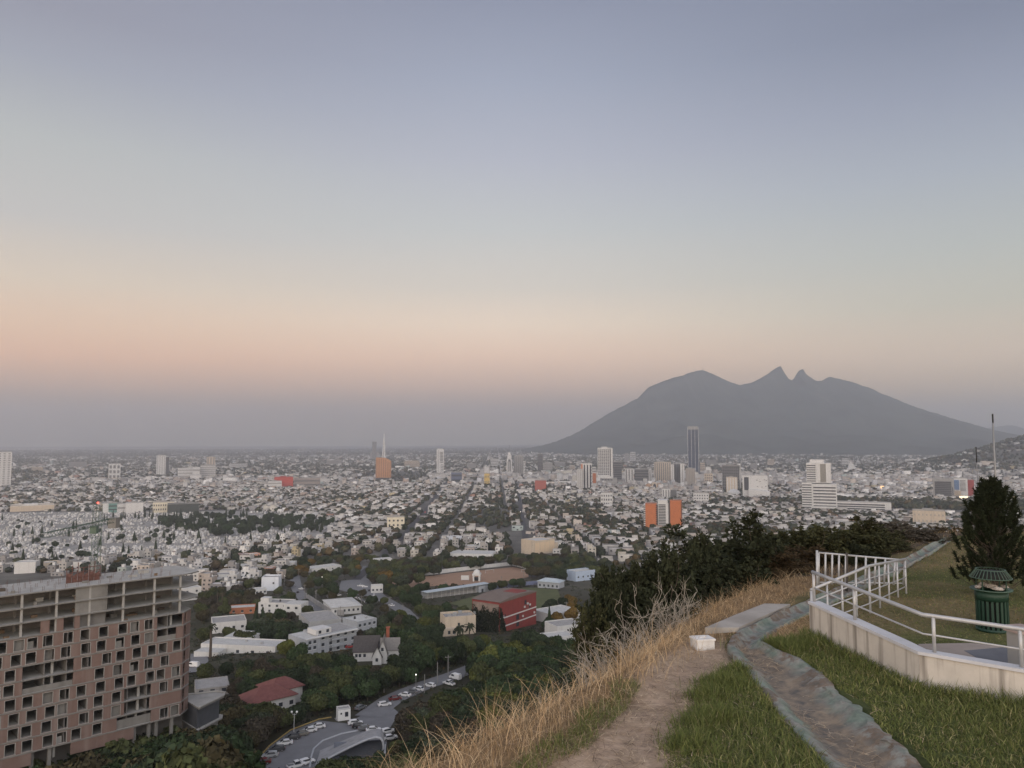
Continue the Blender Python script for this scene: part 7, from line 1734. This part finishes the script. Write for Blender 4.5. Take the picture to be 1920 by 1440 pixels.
# ---- white box, bin, grey pillar, flag poles
def white_box():
    p = Vector((*GP(1317, 1206), CZ + G0 - .06)); t = thing('meter_box', 'small white painted concrete box with a lid beside the footpath', 'box', p, .22)
    wm = mat('chalky_white_paint', (.62, .61, .6), .85, .10, 6, bump=.2, stain=((.3, .27, .24), 5, .45))
    MB().box(-.16, .16, -.13, .13, -.1, .125).build('body', wm, t); MB().box(-.175, .175, -.145, .145, .127, .158).build('lid', wm, t); MB().box(-.05, .05, -.015, .015, .159, .17).build('handle', wm, t)
white_box()
def bin_():
    p = Vector((*GP(1862, 1182), CZ + G0)); t = thing('litter_bin', 'dark green slatted litter bin with a spoked metal hood before the small conifer', 'litter bin', p)
    g = mat('bin_green', (.010, .036, .024), .55, .25, 8, spec=.4); gl = mat('bin_green_worn', (.05, .085, .066), .6, .25, 8)
    me = MB().box(-.021, .021, -.012, .012, 0, .56).mesh('slat', g)
    for k in range(21):
        a = 2 * math.pi * k / 21; obj('slat', me, t, (.25 * math.cos(a), .25 * math.sin(a), .02), a + math.pi / 2)
    MB().lathe([(.205, .02), (.205, .56)], 24).build('liner', mat('bin_liner', (.012, .014, .013), .8), t, True)
    MB().lathe([(.24, 0), (.275, 0), (.275, .05), (.24, .05)], 26).build('foot_ring', g, t, True); MB().lathe([(.262, .555), (.272, .555), (.272, .72), (.262, .72)], 26).build('upper_band', g, t, True)
    MB().lathe([(.24, .72), (.345, .735), (.345, .755), (.24, .74)], 26).build('rim', gl, t, True)
    for k in range(4): a = k * math.pi / 2 + .5; MB().tube([(.27 * math.cos(a), .27 * math.sin(a), .73), (.27 * math.cos(a), .27 * math.sin(a), .97)], .013, 6).build('hood_post', g, t)
    MB().lathe([(.225, 1.092), (.245, 1.092), (.245, 1.106), (.225, 1.106)], 24).build('hood_top_ring', gl, t, True); MB().lathe([(.325, .948), (.345, .948), (.345, .962), (.325, .962)], 26).build('hood_ring', gl, t, True)
    for k in range(30):
        a = 2 * math.pi * k / 30; c, s = math.cos(a), math.sin(a); MB().tube([(.335 * c, .335 * s, .955), (.235 * c, .235 * s, 1.10)], .0075, 4).build('hood_spoke', gl, t)
    MB().lathe([(0, 1.075), (.22, 1.07), (.32, .945), (.3, .94), (.2, 1.05), (0, 1.06)], 24).build('hood_inner', mat('bin_liner', (.012, .014, .013)), t, True)
    r = random.Random(2); pm = mat('crumpled_paper', (.36, .33, .31), .9, .2, 8)
    for k, wh in enumerate(('at its left', 'at its right', 'at the front', 'at the back', 'heaped in the middle')):
        a = (math.pi, 0, -math.pi / 2, math.pi / 2, 1)[k]; q = (.24, .25, .2, .22, .05)[k]; b = bmesh.new(); bmesh.ops.create_icosphere(b, subdivisions=3, radius=(.05, .045, .055, .06, .065)[k])
        for v in b.verts: v.co *= r.uniform(.7, 1.2); v.co.z *= .6; v.co.x *= 1.6
        me = bpy.data.meshes.new('rubbish'); b.to_mesh(me); b.free(); me.materials.append(pm); o = obj('rubbish', me, None, (p.x + q * math.cos(a), p.y + q * math.sin(a), p.z + .785), r.uniform(0, 3)); tag(o, 'crumpled pale rubbish on the rim of the green bin, ' + wh, 'rubbish', 'rubbish on the litter bin')
bin_()
p = Vector((*GP(1918, 1262), CZ + G0)); t = thing('pillar', 'short grey concrete pillar with a pinkish cap at the right end of the wall', 'pillar', p, .2)
MB().box(-.13, .13, -.13, .13, -.1, .60).build('shaft', conc_m, t); MB().box(-.16, .16, -.16, .16, .601, .68).build('cap', mat('pinkish_cap', (.3, .24, .22), .9, .2, 3), t)
def flagpole(px, pyt, d, r, label, zb):
    tp = at_depth(px, pyt, d); b = thing('flag_pole', label, 'flag pole', (tp.x, d, CZ + zb)); h = tp.z - CZ - zb
    MB().tube([(0, 0, 0), (0, 0, h * .93)], [r * 1.15, r * .85], 10).build('pole', mat('pole_paint', (.2, .205, .21), .5, .1, 1, metal=.3), b, True); MB().tube([(0, 0, h * .93), (0, 0, h)], r * .9, 8).build('dark_cap', mat('dark_cap', (.02, .02, .02), .7), b, True); MB().box(-r * 2, r * 2, -r * 2, r * 2, -.3, .06).build('base_plate', conc_m, b)
flagpole(1861, 776, 27, .03, 'tall white flag pole with a dark tip rising behind the conifer', G0)
flagpole(1830, 838, 44, .03, 'thinner dark pole left of the tall white flag pole', hz1(at_depth(1830, 838, 44).x, 44) - CZ)
# sign board among the shrubs
p = at_depth(1603, 990, 60); t = thing('sign_board', 'back of a small grey sign board on a post beyond the shrubs', 'sign', (p.x, 60, hz1(p.x, 60))); hh = p.z - hz1(p.x, 60)
MB().tube([(0, 0, 0), (0, 0, hh)], .06, 6).build('post', steel_m, t); MB().box(-.75, .75, -.05, .05, hh - .45, hh + .45).build('board', steel_m, t)

# ================================================================ GRASS
def blades(name, x, y, h, w, lean, color, var, m=None, seg=3, droop=.5, z=None, flatf=0):
    n = len(x); z = (near_z(x, y) if z is None else z) - .015; a = rng.uniform(0, 6.283, n); dirx, diry = np.cos(a), np.sin(a)
    b = rng.uniform(0, 6.283, n); sx_, sy_ = np.cos(b), np.sin(b)
    V = np.zeros((n, seg * 2 + 1, 3)); 
    for i in range(seg + 1):
        f = i / seg; off = lean * h * (f ** 1.8); zz = h * f * (1 - droop * lean * f)
        px, py, pz = x + dirx * off, y + diry * off, z + zz * (1 - flatf) + .02 * flatf
        if i < seg:
            ww = w * (1 - f * .65)
            V[:, i * 2] = np.stack([px - sx_ * ww, py - sy_ * ww, pz], -1); V[:, i * 2 + 1] = np.stack([px + sx_ * ww, py + sy_ * ww, pz], -1)
        else: V[:, seg * 2] = np.stack([px, py, pz], -1)
    base = np.arange(n)[:, None] * (seg * 2 + 1)
    Q = np.concatenate([base + np.array([[i * 2, i * 2 + 1, i * 2 + 3, i * 2 + 2]]) for i in range(seg - 1)], 0); T = base + np.array([[seg * 2 - 2, seg * 2 - 1, seg * 2]])
    C = np.repeat(color * rng.uniform(1 - var, 1 + var, (n, 1)), seg * 2 + 1, 0)
    o = obj(name, np_mesh(name, V.reshape(-1, 3), Q, T, [mat('grass_blade', (.1, .1, .05), .8, 0, 1, attr='Col', spec=.15)], C)); tag(o, kind='stuff'); return o
def scatter(n, x0, x1, y0, y1): return rng.uniform(x0, x1, n), rng.uniform(y0, y1, n)
GREEN = np.array([(.108, .126, .040), (.074, .096, .030), (.155, .162, .060), (.26, .23, .12)]); DRY = np.array([(.41, .295, .175), (.30, .205, .115), (.48, .37, .235), (.22, .15, .09)])
def pickc(P, n, p): return P[rng.choice(len(P), n, p=p)]
def grass_all():
    # green grass in front of the wall and between path and gutter
    x, y = scatter(190000, 1.2, 9.5, 6.6, 14.4); wl = wall_line(x, y); gu = poly_dist(x, y, GUT); pa = poly_dist(x, y, PATH); es = edge_dist(x, y)
    lf = vnoise(x, y, .55, 51); lg = vnoise(x, y, 1.6, 52)
    mid = (gu < .10 * rng.random(len(x)) ** 2 - .01) & (pa < .16 * rng.random(len(x)) ** 3 - .03) & (es < -1.0)
    gx = np.interp(y, np.array(GL)[:6, 1], np.array(GL)[:6, 0])  # gutter's left rim
    left = x < gx
    okk = mid & (wl < -.01) & (lf + lg * .6 > .16 + np.where(left, np.clip(.35 - (-pa) * 1.2, 0, .35), 0)) & ~((y > 12.6) & left & (pa > -.25))
    okk &= (x < 6.9 + (y - 6) * .6) & ~(~left & (gu > -.30 * vnoise(x, y, .8, 55)) & (y < 11.3))
    okk &= ~((y > 13.0) & (x < 5.2)) | (lf > .62)
    x, y = x[okk], y[okk]; n = len(x); lg = vnoise(x, y, 1.6, 52); hgt = rng.uniform(.05, .17, n) * (.6 + 1.0 * lg)
    wl = wall_line(x, y); hgt = hgt * np.where(wl > -.35, 1.5, 1)
    blades('grass', x, y, hgt, rng.uniform(.003, .0068, n), rng.uniform(.15, 1.3, n), pickc(GREEN, n, [.40, .30, .22, .08]), .4)
    # taller tufts by the end of the path and along the wall foot
    cx = [GP(*q) for q in ((1345, 1285), (1372, 1290), (1330, 1310), (1385, 1265), (1310, 1360), (1350, 1350), (1290, 1400), (1420, 1216), (1440, 1219), (1470, 1221), (1500, 1218), (1405, 1211), (1455, 1216), (1520, 1214))]
    xs, ys = [], []
    for a, b in cx: q = rng.normal(size=(1000, 2)) * .15; xs.append(a + q[:, 0]); ys.append(b + q[:, 1])
    x, y = np.concatenate(xs), np.concatenate(ys); k = ((poly_dist(x, y, GUT) < -.0) | (y > 12.3)) & (wall_line(x, y) < 0); x, y = x[k], y[k]; n = len(x)
    blades('grass_tufts', x, y, rng.uniform(.12, .27, n), rng.uniform(.003, .005, n), rng.uniform(.2, 1.0, n), pickc(GREEN, n, [.5, .4, .08, .02]), .3)
    # green among the dry grass, left of the path
    poly = [GP(*q) for q in ((880, 1500), (985, 1410), (1060, 1362), (1125, 1332), (1175, 1300), (1205, 1290), (1212, 1300), (1180, 1342), (1112, 1392), (1045, 1445), (1000, 1500))]
    x, y = scatter(60000, -2.5, 3.2, 6.6, 12); k = (poly_dist(x, y, poly) + (vnoise(x, y, .5, 61) - .5) * .5 > -.05) & (poly_dist(x, y, PATH) < .02); x, y = x[k], y[k]; n = len(x)
    blades('grass', x, y, rng.uniform(.06, .22, n), rng.uniform(.0022, .0045, n), rng.uniform(.2, 1, n), pickc(GREEN, n, [.42, .3, .2, .08]), .3)
    # dry grass along the brow of the hill
    x, y = scatter(260000, -4, 20, 5.5, 34); es = edge_dist(x, y); pa = poly_dist(x, y, PATH); gu = poly_dist(x, y, GUT); sl_ = poly_dist(x, y, SLAB)
    w_in = np.where(y < 13.2, 1.2, 1.0) + (vnoise(x, y, .9, 71) - .5) * .9
    k = (es < .5) & (es > -w_in * 1.45) & (pa < -.02) & (gu < -.05) & (sl_ < -.05) & (vnoise(x, y, .6, 72) + .25 * rng.random(len(x)) > .36) & (poly_dist(x, y, poly) < .25 * rng.random(len(x)))
    k &= (y < 17.5) | (rng.random(len(x)) < np.where(y > 20, .2, .6))
    x, y = x[k], y[k]; n = len(x); es = edge_dist(x, y)
    tall = np.clip(.55 + .45 * (es + .9), .25, 1.15) * np.where(y > 13.4, .95, 1); hh = rng.uniform(.12, .52, n) * tall * .95 * (.6 + .8 * vnoise(x, y, .8, 73))
    blades('dry_grass', x, y, hh, rng.uniform(.0018, .0036, n), rng.uniform(.3, 1.7, n), pickc(DRY, n, [.36, .27, .22, .15]), .3, seg=4)
    # long loose stalks with drooping heads
    x, y = scatter(6000, -3, 4, 6, 13.5); es = edge_dist(x, y); k = (es < .5) & (es > -.7); x, y = x[k][:650], y[k][:650]; n = len(x)
    blades('dry_stalks', x, y, rng.uniform(.4, .85, n), rng.uniform(.0022, .0038, n), rng.uniform(.3, 1.1, n), pickc(DRY, n, [.4, .2, .35, .05]), .25, seg=5)
    # straw lying on the path and in the gutter
    x, y = scatter(60000, -.5, 7.5, 6.6, 15.5); pa = poly_dist(x, y, PATH); gu = poly_dist(x, y, GUT); k = ((pa > -.25) & (rng.random(len(x)) < .75)) | ((gu > .05) & (vnoise(x, y, .45, 81) > .6) & (rng.random(len(x)) < .45)) | ((pa > -.8) & (pa < 0) & (rng.random(len(x)) < .12)) | ((pa <= -.3) & (rng.random(len(x)) < .035))
    x, y = x[k], y[k]; n = len(x); zz = np.where(poly_dist(x, y, GUT) > 0, CZ + G0 - .085, near_z(x, y)) + .02
    blades('straw', x, y, rng.uniform(.07, .30, n), rng.uniform(.0025, .0052, n), np.full(n, 1.0), pickc(np.array([(.40, .30, .20), (.30, .22, .145), (.52, .42, .30), (.11, .075, .05)]), n, [.36, .3, .16, .18]), .25, seg=3, flatf=.86, z=zz)
    # dry litter in the pocket by the wall corner
    x, y = scatter(14000, 3.6, 6.2, 12.4, 16); poly2 = [GP(*q) for q in ((1400, 1205), (1470, 1172), (1520, 1150), (1518, 1195), (1500, 1212), (1420, 1218))]; k = poly_dist(x, y, poly2) > -.05; x, y = x[k], y[k]; n = len(x)
    blades('dry_grass', x, y, rng.uniform(.04, .16, n), rng.uniform(.0018, .0035, n), rng.uniform(.6, 1.2, n), pickc(DRY, n, [.3, .3, .25, .15]), .3)
    # lawn behind the wall
    x, y = scatter(330000, 5.0, 24, 9.2, 34); wl = wall_line(x, y); es = edge_dist(x, y); gu = poly_dist(x, y, GUT)
    pav = poly_dist(x, y, [GP(*q) for q in ((1722, 1213), (1822, 1211), (1990, 1232), (1990, 1300), (1735, 1240))])
    k = (wl > .2) & (es < -1.3) & (gu < -.03) & (pav < -.02) & (x < .70 * y + .3) & (rng.random(len(x)) < np.clip(16 / y, .2, 1)) & (x > .38 * y - .6); x, y = x[k], y[k]; n = len(x)
    f = np.clip((vnoise(x, y, 3.2, 43) * .6 + vnoise(x, y, .8, 41) * .4 - .42) * 2.4 + np.clip((y - 16) / 14, 0, .45), 0, .85)
    isdry = rng.random(n) < f * .5; c = np.where(isdry[:, None], pickc(np.array([(.20, .135, .07), (.15, .11, .055), (.25, .18, .1)]), n, [.4, .4, .2]), pickc(GREEN, n, [.35, .35, .2, .1]))
    blades('lawn', x, y, rng.uniform(.025, .075, n), rng.uniform(.003, .006, n) * np.clip(y / 13, 1, 2), rng.uniform(.3, 1.1, n), c, .3, seg=2)
grass_all()

# ================================================================ SHRUBS ON THE BROW
def grow(seed, stems, h, spread, kids, sub, wig=.25, up=.35):
    """branch skeletons: list of (points, radius0, level)"""
    r = np.random.default_rng(seed); out = []
    def branch(p, d, L, rad, lev):
        n = 5 if lev < 2 else 4; pts = [p.copy()]; q = p.copy(); dd = d / np.linalg.norm(d)
        for i in range(n):
            dd = dd + r.normal(size=3) * wig + np.array([0, 0, up * .25]); dd /= np.linalg.norm(dd); q = q + dd * L / n; pts.append(q.copy())
        out.append((np.array(pts), rad, lev))
        if lev < sub:
            for _ in range(kids[lev]):
                f = r.uniform(.3, 1.0); i = min(int(f * n), n - 1); b = pts[i] + (pts[i + 1] - pts[i]) * (f * n - i); nd = dd * .55 + r.normal(size=3) * .62; nd[2] += .12
                branch(b, nd, L * r.uniform(.42, .72), rad * .55, lev + 1)
    for k in range(stems):
        a = 2 * math.pi * k / stems + r.uniform(-.4, .4); d = np.array([math.cos(a) * spread, math.sin(a) * spread, 1.0]) + r.normal(size=3) * .15
        branch(np.array([math.cos(a) * .06, math.sin(a) * .06, -.05]), d, h * r.uniform(.6, .85), .03, 0)
    return out
def shrub_meshes(seed, leafn, leaf=(.035, .012), stems=7, spread=.75, wig=.25):
    sk = grow(seed, stems, 1.0, spread, (6, 6, 4), 3, wig); b = MB(); r = np.random.default_rng(seed + 1)
    for pts, rad, lev in sk:
        if lev < 3: b.tube([Vector(p) for p in pts], [rad * (1 - i / len(pts) * .7) * .55 for i in range(len(pts))], 4 if lev else 5, cap=False)
    tw = [s for s in sk if s[2] >= 2]; P = []; D = []
    per = max(1, leafn // len(tw))
    for pts, rad, lev in tw:
        f = r.uniform(.1, 1, per) * (len(pts) - 1); i = np.minimum(f.astype(int), len(pts) - 2); P.append(pts[i] + (pts[i + 1] - pts[i]) * (f - i)[:, None]); D.append(pts[i + 1] - pts[i])
    P = np.concatenate(P); D = np.concatenate(D); D /= np.linalg.norm(D, axis=1)[:, None]; n = len(P)
    sd = np.cross(D, r.normal(size=(n, 3))); sd /= np.linalg.norm(sd, axis=1)[:, None]; ax = sd + D * .5 + r.normal(size=(n, 3)) * .2; ax /= np.linalg.norm(ax, axis=1)[:, None]; wd_ = np.cross(ax, r.normal(size=(n, 3))); wd_ /= np.linalg.norm(wd_, axis=1)[:, None]
    l = leaf[0] * r.uniform(.6, 1.4, (n, 1)); w = leaf[1] * r.uniform(.7, 1.4, (n, 1))
    V = np.stack([P - wd_ * w * .3, P + ax * l * .5 - wd_ * w, P + ax * l, P + ax * l * .5 + wd_ * w], 1).reshape(-1, 3)
    return b.mesh('branches', bark_m), np_mesh('foliage', V, np.arange(n * 4).reshape(n, 4), None, [leaf_m])
SH = [shrub_meshes(200 + s, 46000, (.055, .0135), stems=8, spread=.8) for s in range(3)] + [shrub_meshes(300 + s, 30000, (.05, .013), stems=9, spread=.95, wig=.3) for s in range(2)]
SHB = []
for _, fo in SH:
    v = np.array([q.co[:] for q in fo.vertices]); SHB.append((np.percentile(np.hypot(v[:, 0], v[:, 1]), 96), v[:, 2].max() * .97))
BUSHES = []
def bush(px, pyt, d, rpx, k, cn, col, label, cat='shrub', name='shrub', zb=None):
    x = at_depth(px, pyt, d).x; zg = hz1(x, d) - .1; h = at_depth(px, pyt, d).z - zg; r = rpx * d / F
    t = thing(name, label, cat, (x, d, zg), random.uniform(0, 6.28), 'shrubs on the brow of the hill')
    br, fo = SH[k]; sc = (r / SHB[k][0], r / SHB[k][0], h / SHB[k][1])
    obj('branches', br, t, None, None, None, sc); obj('foliage', fo, t, None, None, col, sc); return t
dk_, ol_, br_, gy_, rd_ = (.030, .035, .020), (.044, .046, .022), (.060, .048, .028), (.085, .075, .060), (.058, .042, .024)
for a in ((1200, 1006, 19.0, 105, 0, 'd', dk_, 'feathery dark shrub at the left end of the brow, above the bare stems'), (1284, 990, 20.5, 120, 1, 'd', dk_, 'feathery dark shrub left of the tallest shrub, in front of the orange slabs'), (1385, 952, 22.5, 145, 2, 'd', dk_, 'tallest and darkest shrub on the brow, left of the bar fence'),
          (1160, 1075, 18.0, 80, 1, 'd', dk_, 'lower dark shrub hanging over the slope behind the bare stems'), (1250, 1045, 18.6, 100, 2, 'd', dk_, 'dark shrub behind the white meter box'), (1340, 1030, 19.8, 105, 0, 'd', dk_, 'dark shrub over the dry grass left of the bar fence'), (1430, 1015, 22.0, 95, 1, 'd', ol_, 'olive dark shrub just left of the bar fence'), (1480, 972, 23.0, 100, 0, 'o', ol_, 'olive shrub above the left post of the bar fence'),
          (1555, 968, 23.6, 105, 2, 'o', ol_, 'olive leafy shrub behind the bar fence'), (1500, 1022, 21.2, 80, 4, 'r', rd_, 'reddish brown low shrub left of the gate'), (1622, 980, 25.6, 90, 3, 'g', ol_, 'shrub below the long white office wing'), (1680, 976, 27.6, 80, 4, 'g', gy_, 'grey brown twiggy shrub below the end of the long white wing'), (1738, 985, 29.8, 75, 3, 'b', br_, 'brown shrub at the right end of the row, above the gutter end'),
          (1590, 1016, 22.6, 80, 1, 'o', dk_, 'low dark shrub behind the middle of the bar fence'), (1650, 1012, 25.0, 70, 3, 'o', ol_, 'low olive shrub right of the bar fence top'), (1708, 1004, 27.4, 55, 4, 'g', gy_, 'pale grey bush beside the far end of the gutter'), (1785, 985, 31.5, 65, 3, 'b', br_, 'brown shrub partly behind the conifer'), (1115, 1125, 17.5, 70, 4, 'o', ol_, 'sparse shrub at the far left behind the bare stems'), (1230, 1110, 17.6, 75, 0, 'd', dk_, 'dark shrub low on the slope behind the bare stems'), (1300, 1090, 18.4, 60, 4, 'd', dk_, 'small dark shrub under the tallest shrubs by the meter box'), (1385, 1060, 20.6, 70, 1, 'd', dk_, 'dark lower shrub touching the dry grass strip')): bush(*a)
# bare stems in front of the shrubs
stem_m = mat('bare_stem_bark', (.26, .235, .20), .9, .2, 6, objcol=False)
def bare(px, py, d, h, seed, label, n=11, sp=.7):
    x = at_depth(px, py, d).x; zg = hz1(x, d) - .1; t = thing('bare_shrub', label, 'shrub', (x, d, zg), 0, 'bare stems on the brow'); r = np.random.default_rng(seed)
    for k in range(n):
        b = MB()
        def br(p, dirv, L, rad, lev):
            pts = [p]; q = p; dd = dirv.normalized()
            for i in range(6):
                dd = (dd + Vector(r.normal(size=3)) * .27 + Vector((0, 0, .06))).normalized(); q = q + dd * L / 6; pts.append(q)
            b.tube(pts, [rad * (1 - .11 * i) for i in range(7)], 5, cap=False)
            if lev < 2:
                for _ in range(int(r.integers(2, 4))):
                    i = int(r.integers(2, 6)); br(pts[i], dd + Vector(r.normal(size=3)) * .5 + Vector((0, 0, .1)), L * r.uniform(.38, .6), rad * .62, lev + 1)
        a = r.uniform(0, 6.28); br(Vector((r.normal() * .12, r.normal() * .12, 0)), Vector((math.cos(a) * sp, math.sin(a) * sp * .6, 1)), h * r.uniform(.5, .9) * .78, .0095, 0)
        b.build('stem', stem_m, t)
for q in ((1105, 1200, 15.2, 1.35, 1, 'bare grey stems at the left end of the thicket'), (1150, 1190, 15.6, 1.7, 2, 'bare grey stems second from the left of the thicket'), (1195, 1190, 15.4, 1.65, 3, 'bare grey stems in the middle of the thicket'), (1240, 1185, 15.8, 1.6, 4, 'bare grey stems right of the thicket middle'), (1275, 1185, 16.2, 1.4, 5, 'bare forked stems at the right end of the thicket, behind the meter box'), (1170, 1200, 14.6, 1.2, 6, 'short bare stems at the front of the thicket'), (1060, 1230, 14.2, 1.15, 7, 'straggling bare stems left of and below the thicket'), (1130, 1215, 14.2, 1.3, 8, 'front left bare stems rising out of the dry grass')): bare(*q, n=11 if q[4] in (6, 7) else 17)
# conifer behind the bin
def conifer():
    d = 17.2; b = Vector((*GP(1866, 1118), CZ + G0)); t = thing('conifer', 'small dark bushy conifer behind the green litter bin', 'tree', b); r = np.random.default_rng(7); H = 2.55
    tb = MB().tube([(0, 0, -.1), (.02, 0, 1.2), (0, 0, H - .15)], [.06, .045, .01], 8); P, A = [], []
    for k in range(330):
        f = r.random() ** .8; z = .10 + f * (H - .30); R = 1.02 * (1 - f) ** .62 * (.9 if f > .12 else .72) + .08; a = r.uniform(0, 6.28); q = r.uniform(.12, 1.0) ** .7 * R
        tip = np.array([q * math.cos(a), q * math.sin(a), z + .16 + q * .18]); st = np.array([.1 * math.cos(a), .1 * math.sin(a), max(z - .1, .05)]); md = (tip + st) / 2 + np.array([0, 0, -.05])
        tb.tube([Vector(st), Vector(md), Vector(tip)], [.012, .008, .003], 3, cap=False)
        up = np.array([.45 * math.cos(a), .45 * math.sin(a), 1.0]); up /= np.linalg.norm(up); n = 120; g = r.random(n) * .26; P.append(tip - up * .14 + up * g[:, None]); v = up * r.uniform(.35, .9, (n, 1)) + r.normal(size=(n, 3)) * .55; A.append(v / np.linalg.norm(v, axis=1)[:, None])
    tb.build('branches', bark_m, t)
    P, A = np.concatenate(P), np.concatenate(A); n = len(P); s = np.cross(A, r.normal(size=(n, 3))); s /= np.linalg.norm(s, axis=1)[:, None]; L = r.uniform(.06, .13, (n, 1))
    V = np.stack([P - s * .011, P + s * .011, P + A * L], 1).reshape(-1, 3); obj('needles', np_mesh('needles', V, None, np.arange(n * 3).reshape(n, 3), [leaf_m]), t, color=(.020, .026, .014))
conifer()
# ---------------------------------------------------------------- haze
def haze():
    hb = MB().box(-19000, 19000, -400, 26500, -60, 1240)
    m = bpy.data.materials.new('haze_air'); m.use_nodes = True
    t = m.node_tree; t.nodes.clear()
    o = t.nodes.new('ShaderNodeOutputMaterial'); v = t.nodes.new('ShaderNodeVolumePrincipled')
    v.inputs['Color'].default_value = (.90, .93, 1.0, 1); v.inputs['Density'].default_value = HAZE
    v.inputs['Anisotropy'].default_value = 0.62
    t.links.new(v.outputs[0], o.inputs['Volume'])
    h = hb.build('haze', m); tag(h, kind='stuff')
HAZE = 0.000115
haze()
